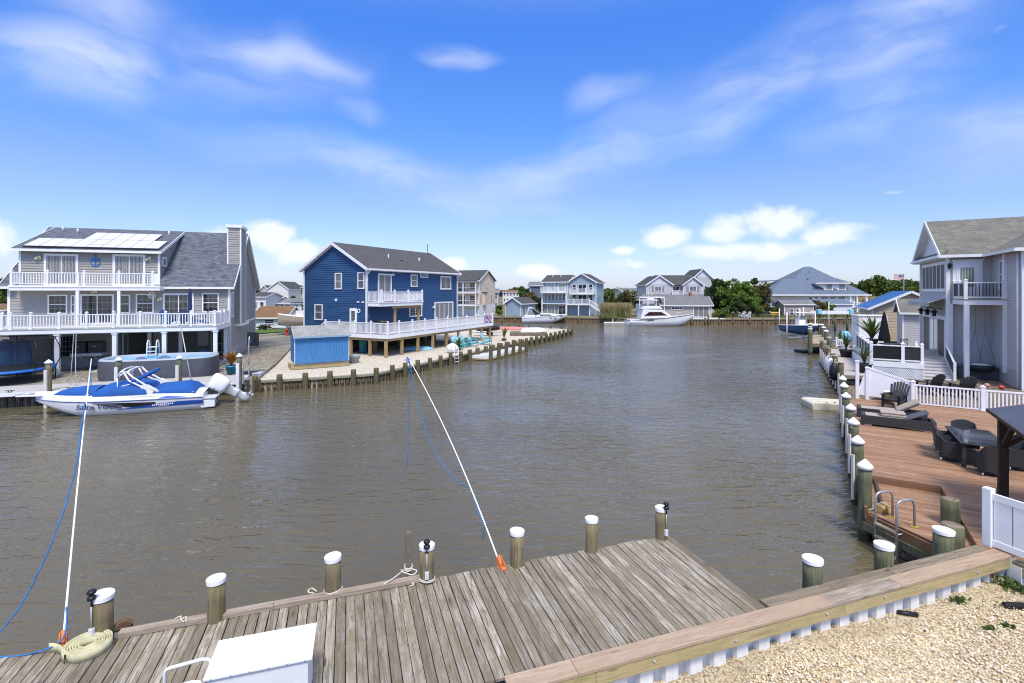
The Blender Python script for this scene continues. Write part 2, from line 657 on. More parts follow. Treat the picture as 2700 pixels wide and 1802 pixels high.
def window(T, u0, u1, z0, z1, parent, cols=2, rows=2, trim=.09, frame=WHITE, pane=GLASS, name='window', split=None, mw=.015, muntin=True, double=False, proud=.09):
    """trim frame with a recessed pane and its glazing bars; split = (n sashes side by side)"""
    m = MB(T)
    m.box(u0, u1, 0, proud, z1 - trim, z1).box(u0, u1, 0, proud + .02, z0, z0 + trim)
    m.box(u0, u0 + trim, 0, proud, z0 + trim, z1 - trim).box(u1 - trim, u1, 0, proud, z0 + trim, z1 - trim)
    a, b, c, d = u0 + trim, u1 - trim, z0 + trim, z1 - trim
    ns = split or 1
    for i in range(1, ns):
        x = a + (b - a) * i / ns
        m.box(x - .03, x + .03, 0, proud * .8, c, d)
    if double:
        m.box(a, b, 0, proud * .7, (c + d) / 2 - .025, (c + d) / 2 + .025)
    f = m.build(name, frame, parent)
    MB(T).box(a, b, -.01, .052, c, d).build('pane', pane, f)
    if muntin:
        g = MB(T)
        for i in range(ns):
            p, q = a + (b - a) * i / ns, a + (b - a) * (i + 1) / ns
            for k in range(1, cols):
                x = p + (q - p) * k / cols
                g.box(x - mw / 2, x + mw / 2, .052, .064, c, d)
        for k in range(1, rows):
            z = c + (d - c) * k / rows
            g.box(a, b, .052, .062, z - mw / 2, z + mw / 2)
        if g.v:
            g.build('glazing_bars', BARS, f)
    return f


def rail(parent, pts, h, posts=None, mat=WHITE, bal=.11, bw=.035, pw=.1, mode='stuff', balmat=None, top=.09, cap=True, gap=.1, panel=None, postz=.12):
    """balustrade along local points (x, y, z of the floor): posts, rails and balusters under parent"""
    P = [Vector(p) for p in pts]
    pm = MB().box(-pw / 2, pw / 2, -pw / 2, pw / 2, 0, h + postz)
    if cap:
        c = h + postz
        pm.add([(-pw * .68, -pw * .68, c), (pw * .68, -pw * .68, c), (pw * .68, pw * .68, c), (-pw * .68, pw * .68, c), (0, 0, c + pw * .55)],
               [(3, 2, 1, 0), (0, 1, 4), (1, 2, 4), (2, 3, 4), (3, 0, 4)])
        pm.box(-pw * .62, pw * .62, -pw * .62, pw * .62, 0, .04)
    me = pm.mesh('railing_post'); me.materials.append(mat)
    for i, p in enumerate(P):
        if posts is None or i in posts:
            d = (P[min(i + 1, len(P) - 1)] - P[max(i - 1, 0)])
            put('railing_post', me, parent, tuple(p), atan2(d.y, d.x))
    tr, br = MB(), MB()
    bb = MB()
    for i in range(len(P) - 1):
        a, b = P[i], P[i + 1]
        d = (b - a); L = d.length; d.normalize()
        e = d * (pw / 2)
        up = Vector((0, 0, 1))
        tr.bar(a + up * (h - top * .3) + e, b + up * (h - top * .3) - e, top, .06)
        br.bar(a + up * (gap + .02) + e, b + up * (gap + .02) - e, .05, .06)
        if panel is None:
            k = max(2, int(L / bal))
            for j in range(1, k):
                q = a + (b - a) * (j / k)
                if mode == 'each':
                    bm = MB().box(-bw / 2, bw / 2, -bw / 2, bw / 2, gap + .045, h - top * .3 - .028)
                    if j == 1 and i == 0:
                        rail.me = bm.mesh('baluster'); rail.me.materials.append(balmat or mat)
                    put('baluster', rail.me, parent, tuple(q), atan2(d.y, d.x))
                else:
                    zt = up * (h - top * .3 - .028)
                    bb.bar(q + up * (gap + .045), q + zt, bw, bw)
        else:
            MB().bar(a + up * ((h + gap) / 2) + e, b + up * ((h + gap) / 2) - e, .02, h - gap - .09).build('panel', panel, parent)
    tr.build('top_rail', mat, parent)
    br.build('bottom_rail', mat, parent)
    if bb.v:
        bb.build('balusters', balmat or mat, parent, kind='stuff')


def icos():
    t = (1 + 5 ** .5) / 2
    v = np.array([(-1, t, 0), (1, t, 0), (-1, -t, 0), (1, -t, 0), (0, -1, t), (0, 1, t), (0, -1, -t), (0, 1, -t), (t, 0, -1), (t, 0, 1), (-t, 0, -1), (-t, 0, 1)], float)
    v /= np.linalg.norm(v[0])
    f = np.array([(0, 11, 5), (0, 5, 1), (0, 1, 7), (0, 7, 10), (0, 10, 11), (1, 5, 9), (5, 11, 4), (11, 10, 2), (10, 7, 6), (7, 1, 8), (3, 9, 4), (3, 4, 2), (3, 2, 6), (3, 6, 8), (3, 8, 9), (4, 9, 5), (2, 4, 11), (6, 2, 10), (8, 6, 7), (9, 8, 1)])
    return v, f


def npmesh(name, V, F, mat, smooth=False):
    """mesh from numpy arrays, all faces the same number of corners"""
    me = bpy.data.meshes.new(name)
    k = F.shape[1]
    me.vertices.add(len(V)); me.vertices.foreach_set('co', V.astype(np.float32).ravel())
    me.loops.add(F.size); me.loops.foreach_set('vertex_index', F.astype(np.int32).ravel())
    me.polygons.add(len(F)); me.polygons.foreach_set('loop_start', np.arange(0, F.size, k, dtype=np.int32))
    me.polygons.foreach_set('loop_total', np.full(len(F), k, np.int32))
    me.polygons.foreach_set('use_smooth', np.full(len(F), smooth))
    me.update(calc_edges=True)
    me.materials.append(mat)
    return me


def leafcards(rng, centres, size, name, mat, stretch=1.6, up=0.0):
    """one small bent leaf spray (two triangles) at every centre"""
    n = len(centres)
    a = rng.normal(size=(n, 3)); a[:, 2] = a[:, 2] * (1 - up) + up; a /= np.linalg.norm(a, axis=1)[:, None]
    b = rng.normal(size=(n, 3)); b -= a * (a * b).sum(1)[:, None]; b /= np.linalg.norm(b, axis=1)[:, None]
    s = size * rng.uniform(.6, 1.35, (n, 1))
    c = np.cross(a, b)
    V = np.stack([centres - a * s * stretch * .5, centres + b * s * .5 + c * s * .12, centres + a * s * stretch * .5, centres - b * s * .5 + c * s * .12], 1).reshape(-1, 3)
    F = np.arange(4 * n).reshape(n, 4)
    return npmesh(name, V, F, mat)


def foliage(name, cols, rough=.7, trans=.25, scale=.9):
    if name in MATS:
        return MATS[name]
    m, t, b = principled(name)
    vec = objcoord(t, (1, 1, 1))
    f = noise(t, vec, scale, 4, .6)
    g = noise(t, vec, scale * 9, 3, .6)
    c = mixc(maprange(f, .36, .64, 0, 1, t), (*cols[0], 1), (*cols[1], 1), t)
    c = mixc(maprange(g, .45, .70, 0, .8, t), c, (*cols[2], 1), t)
    t.links.new(c, b.inputs['Base Color'])
    b.inputs['Roughness'].default_value = rough
    b.inputs['Specular IOR Level'].default_value = .25
    tr = N('ShaderNodeBsdfTranslucent', t)
    t.links.new(c, tr.inputs[0])
    mx = N('ShaderNodeMixShader', t); mx.inputs[0].default_value = trans
    o = t.nodes['Material Output']
    t.links.new(b.outputs[0], mx.inputs[1]); t.links.new(tr.outputs[0], mx.inputs[2]); t.links.new(mx.outputs[0], o.inputs[0])
    MATS[name] = m
    return m
# ================================================================== the setting
def water_mat():
    m, t, b = principled('canal_water')
    c = N('ShaderNodeTexCoord', t)
    def lay(sx, sy, rot, sc, det, rgh, dist=0.0):
        mp = N('ShaderNodeMapping', t)
        mp.inputs['Scale'].default_value = (sx, sy, 1)
        mp.inputs['Rotation'].default_value = (0, 0, R(rot))
        t.links.new(c.outputs['Object'], mp.inputs[0])
        return noise(t, mp.outputs[0], sc, det, rgh, dist)
    a = lay(.46, 1.45, 8, 1.9, 2, .5, .7)
    d = lay(.55, 1.3, -14, 5.2, 2, .55, .3)
    e = lay(1, 1.4, 22, .22, 2, .5)
    patch = maprange(lay(.6, 1, 10, .09, 3, .5), .35, .65, .35, 1.1, t)
    h = mathn('ADD', mathn('MULTIPLY', a, .55, t), mathn('MULTIPLY', d, .16, t), t)
    h = mathn('MULTIPLY', h, patch, t)
    h = mathn('ADD', h, mathn('MULTIPLY', e, .5, t), t)
    bump(t, b, h, 1.0, .21)
    f = lay(1, 1, 0, .05, 3, .5)
    col = mixc(maprange(f, .35, .65, 0, 1, t), (.108, .092, .056, 1), (.136, .117, .074, 1), t)
    t.links.new(col, b.inputs['Base Color'])
    b.inputs['Roughness'].default_value = .05
    b.inputs['IOR'].default_value = 1.33
    b.inputs['Specular IOR Level'].default_value = .5
    return m


W = MB()
W.add([(-700, -30, 0), (900, -30, 0), (900, 2500, 0), (-700, 2500, 0)], [(0, 1, 2, 3)])
struct(W.build('water', water_mat()))


def gravel_mat(name, cols, sc=26.0, bmpv=.5, dirt=.3, vary=1.0):
    m, t, b = principled(name)
    vec = objcoord(t, (1, 1, 1), rnd=False)
    v = N('ShaderNodeTexVoronoi', t); v.inputs['Scale'].default_value = sc
    t.links.new(vec, v.inputs['Vector'])
    s = N('ShaderNodeSeparateColor', t); t.links.new(v.outputs['Color'], s.inputs[0])
    c = mixc(s.outputs[0], (*cols[0], 1), (*cols[1], 1), t)
    c = mixc(maprange(s.outputs[1], .72, .95, 0, .9, t), c, (*cols[2], 1), t)
    c = mixc(maprange(v.outputs['Distance'], .35, .75, 0, .55, t), c, (*mul(cols[2], .5), 1), t)
    f = noise(t, vec, .35, 5, .6)
    c = mixc(maprange(f, .45, .75, 0, dirt, t), c, (*cols[2], 1), t)
    t.links.new(c, b.inputs['Base Color'])
    b.inputs['Roughness'].default_value = .9
    b.inputs['Specular IOR Level'].default_value = .2
    bump(t, b, mathn('MULTIPLY', v.outputs['Distance'], -1, t), bmpv, .03)
    MATS[name] = m
    return m


YELLOWSTONE = gravel_mat('yellow_stone', [(.56, .44, .25), (.70, .60, .42), (.20, .15, .09)], 30, .4, .25)
GREYSTONE = gravel_mat('grey_stone', [(.28, .25, .20), (.46, .42, .36), (.12, .10, .08)], 9, .6, .3)
SANDSTONE = gravel_mat('pale_shell_sand', [(.62, .56, .46), (.72, .67, .58), (.44, .37, .28)], 14, .3, .35)
BROWNSTONE = gravel_mat('brown_stone', [(.20, .16, .11), (.33, .27, .20), (.08, .06, .045)], 12, .6, .3)
EARTH = gravel_mat('earth', [(.22, .18, .12), (.30, .26, .18), (.13, .12, .06)], 4, .3, .5)
GRASS = foliage('grass_green', [(.05, .10, .02), (.10, .17, .03), (.14, .20, .05)], .85, .1, 1.2)


def land(name, pts, z, mat, depth=1.6):
    m = MB()
    m.prism([(p[0], p[1]) for p in pts], z - depth, z, 'z')
    return struct(m.build(name, mat))


D = Fr(4.04, 7.88, 18.5)                       # the near dock: x along the bulkhead, y out over the water
# far shore and the land behind it, to the horizon
FB = [(-14, 99), (-2, 98), (8, 97.5), (18, 95.5), (27, 93), (33, 91), (44, 91.5), (56, 93), (70, 96), (90, 100), (260, 130)]
land('ground', FB + [(900, 260), (900, 2400), (-700, 2400), (-700, 120), (-160, 96), (-40, 96)], 1.0, EARTH)
# left lot, then the sandy point that the dark blue house stands on
ZL, ZB = .85, .65
LD = Fr(*at(0, 1037.6, ZL)[:2], 18.8)          # left dock: x along its outer edge
lotL = [LD.w(-40, .5), LD.w(11.9, .5), LD.w(12.2, 8), at(805, 880, ZB), (-24, 64), (-30, 80), (-40, 97), (-160, 97), (-160, 10)]
land('left_ground', lotL, ZL - .08, GREYSTONE)
BK = [at(668, 1004.5, ZB), at(760, 1000, ZB), at(880, 992.5, ZB), at(989, 985.5, ZB), at(1085, 964, ZB), at(1184, 942, ZB), at(1280, 921, ZB), at(1390, 898.5, ZB), at(1455, 885.5, ZB), at(1497, 874.5, ZB)]
tip = at(1509, 868.5, ZB)
rear = [at(1470, 866, ZB), at(1400, 863.2, ZB), at(1300, 860, ZB), Vector((-12, 80, ZB)), Vector((-22, 82, ZB)), Vector((-30, 82, ZB))]
kerb0, kerb1 = at(684, 985, ZB), at(776, 905, ZB)
land('sand_ground', [p[:2] for p in BK] + [tip[:2]] + [p[:2] for p in rear] + [(-30, 70), kerb1[:2], kerb0[:2]], ZB - .06, SANDSTONE)
road = MB()
r0, r1, r2, r3 = at(600, 899, ZL), at(800, 884, ZL), at(800, 903, ZL), at(600, 922, ZL)
ra, rb = (r1 - r0).normalized(), (r2 - r3).normalized()
road.slab([r3 - rb * 30, r2 + rb * 16, r1 + ra * 16, r0 - ra * 30], .02)
ASPHALT = M('asphalt', (.17, .16, .15), .9, .15, 1.2, bmp=.3)
o = road.build('road', ASPHALT, loc=(0, 0, -.06)); struct(o)
wk = MB(); q0, q1 = at(600, 934, ZL), at(745, 903.5, ZL)
wk.slab([q0 - ra * 12, q1, q1 + Vector((.8, 1.3, 0)), r3 - rb * 12 + Vector((0, -.3, 0))], .02)
struct(wk.build('pavement', M('pale_concrete', (.56, .53, .48), .9, .08, 1.5, bmp=.2), loc=(0, 0, -.045)))
kb = MB(); g0, g1 = at(600, 893, ZL), at(800, 877, ZL); ga = (g1 - g0).normalized()
kb.bar(g0 - ga * 20, g1 + ga * 10, .18, .2)
struct(kb.build('kerb', M('kerb_concrete', (.36, .33, .29), .9, .1, 2, dirt=.3), loc=(0, 0, .0)))
lw = MB()
l0, l1 = at(590, 888, ZL), at(800, 871, ZL)
lw.slab([l0 - ga * 20, l1 + ga * 10, l1 + ga * 10 + Vector((-3, 12, 0)), l0 - ga * 20 + Vector((-3, 12, 0))], .05)
struct(lw.build('lawn', GRASS, loc=(0, 0, .05)))

# right bank
DK = Fr(8.62, 12.05, 58)                       # right deck: x runs away along its bulkhead, y to the left of that (so -y is inland)
ZR = 1.0
rb_pts = [D.w(5.75, .0), D.w(5.75, -9), (40, -6), (160, 20), (160, 92), (74, 82), (50, 72), (44, 66), (36, 55), at(2172, 921, 1.2)[:2], at(2232, 989, 1.2)[:2], DK.w(14.6, -.3), DK.w(.2, -.3), D.w(5.75, .9)]
land('right_ground', [(p[0], p[1]) for p in rb_pts], .55, BROWNSTONE)
yard = [DK.w(14.7, -1.2), DK.w(14.7, -30), DK.w(40, -30), DK.w(40, -4.5), DK.w(18, -2.6)]
land('gravel_yard', [(p[0], p[1]) for p in yard], ZR, BROWNSTONE, .4)

# the near gravel
gz = .62
gm = MB()
rows = []
for j in range(13):
    v = -.18 - j * .45
    rows.append([(lambda p: (p.x, p.y, gz + .05 * sin(i * .9 + j) + (.06 if j == 0 else 0) + .012 * j))(D.w(-5.5 + i * .7, v)) for i in range(17)])
gm.sheet(rows)
struct(gm.build('gravel_ground', gravel_mat('gravel_bed', [(.56, .46, .30), (.68, .58, .42), (.26, .20, .12)], 30, .4, .4)))
rng = np.random.default_rng(3)
iv, jf = icos()


def pebbles(name, n, cols, size, seed, dens=None):
    r = np.random.default_rng(seed)
    V, F = [], []
    u = r.uniform(-5.2, 5.65, n * 2); v = r.uniform(-5.0, -.24, n * 2)
    keep = np.ones(n * 2, bool)
    if dens is not None:
        keep = np.array([r.random() < dens(a, b) for a, b in zip(u, v)])
    u, v = u[keep][:n], v[keep][:n]
    n = len(u)
    jj = (-.18 - v) / .45; ii = (u + 5.5) / .7
    z = gz + .05 * np.sin(ii * .9 + jj) + .012 * jj + r.uniform(.0, .022, n)
    ex, ey = np.array(D.ex), np.array(D.ey)
    xy = np.array(D.o)[None] + u[:, None] * ex + v[:, None] * ey
    c = np.concatenate([xy, z[:, None]], 1)
    s = size * r.uniform(.55, 1.3, (n, 1, 1)) * np.stack([r.uniform(.8, 1.35, n), r.uniform(.7, 1.1, n), r.uniform(.45, .75, n)], 1)[:, None, :]
    P = iv[None] * s * r.uniform(.82, 1.12, (n, 12, 1))
    th = r.uniform(0, 2 * pi, n); ct, st = np.cos(th)[:, None], np.sin(th)[:, None]
    tl = r.uniform(-.4, .4, n)[:, None]
    x = P[..., 0] * ct - P[..., 1] * st; y = P[..., 0] * st + P[..., 1] * ct; zz = P[..., 2] + x * tl
    P = np.stack([x, y, zz], -1) + c[:, None]
    F = (jf[None] + (np.arange(n) * 12)[:, None, None]).reshape(-1, 3)
    m, t, b = principled(name)
    att = N('ShaderNodeNewGeometry', t)
    cr = N('ShaderNodeValToRGB', t)
    for i, (p, q) in enumerate(cols):
        e = cr.color_ramp.elements[i] if i < 2 else cr.color_ramp.elements.new(p)
        e.position = p; e.color = (*q, 1)
    t.links.new(att.outputs['Random Per Island'], cr.inputs[0])
    t.links.new(cr.outputs[0], b.inputs['Base Color'])
    b.inputs['Roughness'].default_value = .75
    o = put(name, npmesh(name, P.reshape(-1, 3), F, m, True), kind='stuff')
    tag(o, {'pebbles': 'cream and golden pebbles covering the ground beside the white bulkhead', 'mulch_flakes': 'dark bark and leaf litter lying among the pebbles'}[name], 'gravel' if name == 'pebbles' else 'litter')
    return o


def bald(u, v):
    a = 1.0
    for (cu, cv, rr) in ((-1.1, -.42, .32), (3.6, -.3, .2), (5.2, -.45, .75), (.7, -.36, .2), (1.9, -.33, .14)):
        d = hypot((u - cu) / 1.5, v - cv) / rr
        a = min(a, max(.08, min(1, d - .35)))
    return a * (1.0 if v > -3.3 else .35)


pebbles('pebbles', 34000, [(0, (.30, .21, .11)), (.06, (.64, .48, .26)), (.35, (.76, .62, .40)), (.65, (.82, .73, .55)), (.9, (.86, .82, .73)), (1, (.66, .42, .21))], .0165, 5, bald)
pebbles('mulch_flakes', 900, [(0, (.03, .02, .015)), (.5, (.09, .055, .035)), (1, (.16, .10, .06))], .016, 9, lambda u, v: 1.25 - bald(u, v) if bald(u, v) < .9 else .06)
# ================================================================== near dock and bulkhead
ZD, ZC = 1.15, 1.20
DW = 2.47
PLANK = wood('dock_plank', [(.12, .095, .065), (.28, .235, .175), (.56, .51, .43)], 'y', .85, 1.25, .45, (.20, .165, .075), .66)
PLANKX = wood('edge_timber', [(.20, .15, .11), (.36, .29, .23), (.47, .40, .33)], 'x', .8, .7, .2, (.16, .15, .08), .3)
CAPNEW = wood('cap_new', [(.33, .225, .15), (.45, .33, .235), (.55, .43, .33)], 'x', .7, .8, .15, (.30, .25, .17), .35)
CAPOLD = wood('cap_old', [(.13, .10, .07), (.25, .20, .145), (.34, .29, .22)], 'x', .85, .8, .3, (.14, .13, .07), .3)
WALE = wood('wale_timber', [(.30, .23, .10), (.46, .37, .19), (.52, .43, .25)], 'x', .7, .7, .3, (.22, .25, .09), .3)
PILE = wood('dock_piling', [(.10, .075, .04), (.22, .175, .10), (.31, .255, .16)], 'z', .8, .8, .6, (.16, .15, .06), .35, tide=.3)
PILEG = wood('green_piling', [(.07, .068, .038), (.14, .145, .08), (.23, .235, .15)], 'z', .75, .9, .6, (.10, .125, .055), .25, knots=False, tide=.3)
CAPW = M('piling_cap_white', (.86, .86, .87), .35, .02)

dock = D.root('dock', 'weathered grey plank dock in the foreground running along the bulkhead', 'dock')
random.seed(11)
pw_, x = .142, -12.6
i = 0
pm = MB().box(-.5, .5, -.5, .5, -.5, .5).mesh('plank'); pm.materials.append(PLANK)
while x < -.16:
    w = pw_ - random.uniform(.008, .017)
    j = random.uniform(-.022, .022)
    me = MB().box(-w / 2, w / 2, -.05, DW + j, -.038, random.uniform(-.004, .005)).mesh('plank')
    me.materials.append(PLANK)
    put('plank', me, dock, (x + pw_ / 2, 0, ZD), (R(random.uniform(-.12, .12)), 0, R(random.uniform(-.08, .08))), bevel=.003)
    x += pw_
MB().box(-.15, -.005, -.05, DW + .03, -.04, .002).build('edge_board', PLANK, dock, (0, 0, ZD), bevel=.004)
MB().box(-12.6, -.02, DW - .16, DW - .1, ZD - .24, ZD - .042).build('stringer', CAPOLD, dock)
MB().box(-12.6, -.02, DW * .5, DW * .5 + .06, ZD - .24, ZD - .042).build('stringer', CAPOLD, dock)
MB().box(-.06, -.01, .1, DW - .2, ZD - .24, ZD - .042).build('fascia', CAPOLD, dock)
tr0, tr1 = D.loc(at(318, 1664, ZD + .06))[0], D.loc(at(1128, 1522, ZD + .06))[0]
m = MB().box(tr0, (tr0 + tr1) / 2 - .2, DW - .075, DW + .05, ZD + .006, ZD + .085)
m.build('toe_rail', PLANKX, dock, bevel=.006)
MB().box((tr0 + tr1) / 2 - .197, tr1 - .12, DW - .073, DW + .052, ZD + .006, ZD + .084).build('toe_rail', PLANKX, dock, bevel=.006)


def cap_flat(r=.15, h=.085, tilt=0.0):
    return MB().lathe([(r * 1.0, 0), (r * 1.03, h * .82), (r * 1.0, h * .94), (r * .94, h), (.01, h * 1.02)], n=28, smooth=False)


def cap_cone(r=.17, h=.2):
    return MB().lathe([(r, 0), (r * 1.02, h * .3), (r * .96, h * .38), (.012, h)], n=20)


def wobble_post(r, z0, z1, n=16, seed=0):
    q = random.Random(seed)
    m = MB()
    k = 9
    rows = []
    ph = q.uniform(0, 6)
    for i in range(k + 1):
        f = i / k
        rr = r * (1.05 - .05 * f)
        rows.append([(rr * (1 + .03 * sin(3 * a + ph) + .012 * sin(7 * a + ph + f * 2)) * cos(a), rr * (1 + .03 * cos(2 * a + ph)) * sin(a), z0 + (z1 - z0) * f) for a in [2 * pi * j / n for j in range(n)]])
    m.sheet(rows, True, True)
    c = len(m.v)
    m.f.append(tuple(range(c - n, c))); m.sm.append(False)
    return m


def piling(px, py, zb, label, r=.125, top=.62, capk='flat', lamp=False, mat=PILE, group='white capped pilings along the near dock', off=(0, 0), bottom=-.9, rub=None, seed=0, lampdir=-pi / 2):
    p = at(px, py, zb)
    t = thing('dock_piling', label, 'piling', (p.x + off[0], p.y + off[1], 0), random.Random(seed + 3).uniform(0, 6), group)
    zt = zb + top
    wobble_post(r, bottom, zt - .01, seed=seed).build('post', mat, t)
    if capk == 'flat':
        cap_flat(r * 1.07, .075).build('cap', CAPW, t, (0, 0, zt - .055), (R(2), R(1), 0))
    elif capk == 'cone':
        cap_cone(r * 1.14, .21).build('cap', CAPW, t, (0, 0, zt - .04))
    else:
        MB().lathe([(r * .98, 0), (r * .96, .012), (r * .5, .018)], n=16).build('end_grain', CAPOLD, t, (0, 0, zt - .012))
    if lamp:
        rot = lampdir - t.rotation_euler.z
        L = MB(lambda x, y, z: (x * cos(rot) - y * sin(rot), x * sin(rot) + y * cos(rot), z))
        L.lathe([(.012, .0), (.05, .02), (.058, .05), (.045, .07), (.03, .075), (.03, .1), (.05, .105), (.062, .13), (.045, .155), (.02, .16)], (r + .02, 0, zt + .0), 14)
        L.bar((r + .02, 0, zt - .08), (r + .02, 0, zt + .01), .02)
        h = L.build('lamp_head', BLACK, t)
        L = MB(L.T); L.tube([(r + .024, 0, zt - .42), (r + .024, 0, zt - .08)], .011, 8)
        L.build('conduit', GALV, t)
        L = MB(L.T); L.box(r - .005, r + .045, -.035, .035, zt - .52, zt - .39)
        L.build('switch_box', M('box_grey', (.62, .62, .63), .4, .05), t, bevel=.01)
    if rub:
        rub(t, r, zt)
    return t


G1 = 'white capped pilings along the near dock'
piling(269.7, 1676, ZD, 'leftmost near dock piling, white cap with black lamp, beside coiled hose', r=.135, top=.60, lamp=True, seed=1, lampdir=R(-100))
piling(570, 1632, ZD, 'near dock piling with plain white cap, behind the white dock box', seed=2, top=.62)
piling(878, 1566, ZD, 'near dock piling with plain white cap and a rope looped round its foot', seed=3, top=.62)
piling(1125.4, 1531, ZD, 'near dock piling with black lamp and a rope tied round it, beside slim bare post', seed=4, lamp=True, lampdir=R(-80))
piling(1363.4, 1489, ZD, 'near dock piling with plain white cap just right of the orange whip base', seed=5)
piling(1560, 1452, ZD, 'near dock piling with plain white cap, next left of the corner piling', seed=6, r=.118)
piling(1743.8, 1419, ZD, 'corner piling at the far end of the near dock, with black lamp', seed=7, lamp=True, r=.115, lampdir=R(-62))
# the slim bare post
p = at(1075.5, 1511, ZD + .08)
t = thing('mooring_post', 'slim bare grey wooden post standing at the toe rail with rope round it', 'post', (p.x, p.y + .05, 0), R(18.5))
MB().box(-.045, .045, -.045, .045, -.6, 1.93).build('post', PLANK, t, bevel=.012)
# green pilings outside the bulkhead
G2 = 'green pilings between the near bulkhead and the brown deck'
piling(2159, 1547, ZC, 'leftmost green piling with flat white cap outside the near bulkhead', .152, .36, mat=PILEG, group=G2, off=(.02, .2), seed=8)
piling(2344, 1498, ZC, 'middle green piling with flat white cap, in front of the dock ladder', .15, .33, mat=PILEG, group=G2, off=(.05, .18), seed=9)
piling(2503, 1458, ZC, 'rightmost green piling with flat white cap beside the two bare pilings', .165, .33, mat=PILEG, group=G2, off=(.08, .22), seed=10)
piling(2506, 1384, .8, 'bare topped green piling at the edge of the step of the brown deck', .175, .6, 'none', mat=PILEG, group=G2, seed=11)
piling(2548, 1440, ZC, 'bare topped green piling just left of the white vinyl fence', .19, .22, 'none', mat=PILEG, group=G2, off=(.1, .42), seed=12)

# bulkhead
bh = D.root('bulkhead', 'timber capped white vinyl bulkhead between the near dock and the gravel', 'bulkhead')
for (a, b, zz) in ((-4.4, -3.46, .002), (-3.456, 1.02, .004), (1.024, 2.62, 0.0), (2.625, 5.72, .003)):
    MB().box(a, b, -.36, -.085, ZC - .045, ZC + zz).build('cap_board', CAPNEW if a < 1 or a > 2.5 else PLANKX, bh, bevel=.006)
for (a, b) in ((.015, 2.9), (2.905, 4.65), (4.655, 5.45)):
    MB().box(a, b, -.081, .125, ZC - .046, ZC - .001).build('cap_board', CAPOLD, bh, bevel=.006)
for (a, b) in ((-4.4, -3.2), (-3.195, 1.3), (1.305, 5.55)):
    MB().box(a, b, -.345, -.255, ZC - .245, ZC - .047).build('wale', WALE, bh, bevel=.008)
for a, zz in ((-2.3, -.12), (-.9, -.15), (.9, -.13), (2.2, -.12), (4.6, -.14)):
    MB().lathe([(.02, 0), (.02, .012), (.011, .013), (.011, .024)], n=8).build('bolt', GALV, bh, (a, -.345, ZC + zz), (R(90), 0, 0))
shp = [(0, -.20), (.10, -.20), (.125, -.12), (.19, -.12), (.19, -.118), (.23, -.118), (.26, -.20), (.42, -.20)]
prof = [(0, -.235), (.105, -.235), (.106, -.232), (.109, -.232), (.11, -.235), (.21, -.235), (.245, -.125), (.30, -.125), (.301, -.128), (.304, -.128), (.305, -.125), (.385, -.125), (.42, -.235)]
sm = MB()
sm.sheet([[(a, b, gz - .3) for a, b in prof], [(a, b, ZC - .05) for a, b in prof]], False)
sme = sm.mesh('sheet_panel'); sme.materials.append(M('vinyl_sheet', (.74, .74, .73), .4, .05, 3, dirt=.12))
for k in range(25):
    put('sheet_panel', sme, bh, (-4.55 + k * .42, 0, 0))
# return wall at the right end
MB().box(5.56, 5.8, -6, -.365, ZC - .14, ZC - .09).build('return_cap', CAPOLD, bh, bevel=.006)
MB().box(5.55, 5.62, -6, -.37, ZC - .33, ZC - .142).build('return_wale', WALE, bh, bevel=.006)
MB().sheet([[(5.66 + b * .5, -.3 - a - k * .42, z) for k in range(12) for a, b in prof] for z in (gz - .3, ZC - .14)], False).build('return_sheet', sme.materials[0], bh)

# white vinyl fence
fn = D.root('vinyl_fence', 'white vinyl picket fence section with square post at the right frame edge', 'fence')
fz = ZC + .004
MB().box(5.53, 5.68, -.06, .09, fz, fz + 1.14).build('post', VINYL, fn, bevel=.012)
MB().box(5.575, 5.625, -5, -.06, fz + .92, fz + 1.06).build('top_rail', VINYL, fn, bevel=.008)
MB().box(5.575, 5.625, -5, -.06, fz + .03, fz + .16).build('bottom_rail', VINYL, fn, bevel=.008)
pk = MB().box(-.011, .011, -.135, .135, 0, .78).mesh('picket'); pk.materials.append(VINYL)
for k in range(16):
    put('picket', pk, fn, (5.6, -.21 - k * .295, fz + .15))

# mooring whips
WROD = M('white_fibreglass', (.85, .85, .85), .35, .02)
ORANGE = M('orange_plastic', (.72, .22, .06), .5, .12)


def whip(base, tipp, label, bow, name='mooring_whip'):
    b = Vector(base); e = Vector(tipp)
    t = thing(name, label, 'mooring whip', tuple(b))
    L = []
    for k in range(21):
        f = k / 20
        q = (e - b) * f + Vector((0, 0, 1)) * (bow * 4 * f * (1 - f) * .5) + Vector(((e - b).x, (e - b).y, 0)) * (-bow * .12 * 4 * f * (1 - f))
        L.append(q)
    MB().tube(L, [.016 - .008 * k / 20 for k in range(21)], 10).build('rod', WROD, t)
    a = atan2((e - b).y, (e - b).x)
    foot = MB(lambda x, y, z: (x * cos(a) - y * sin(a), x * sin(a) + y * cos(a), z))
    foot.box(-.11, .07, -.05, .05, 0, .022).prism([(-.10, .022), (.04, .022), (.09, .15), (.05, .18), (.0, .13), (-.05, .09)], -.046, -.034, 'y')
    foot.prism([(-.10, .022), (.04, .022), (.09, .15), (.05, .18), (.0, .13), (-.05, .09)], .034, .046, 'y')
    foot.tube([(-.0, 0, .05), (.075, 0, .19)], .033, 10)
    foot.build('base', ORANGE, t, bevel=.004)
    return t, L, b


b1 = at(1321, 1497, ZD + .004)
t1, L1, o1 = whip(b1, atY(1080, 950, 11.85), 'white mooring whip with orange base at the middle of the near dock', .28)


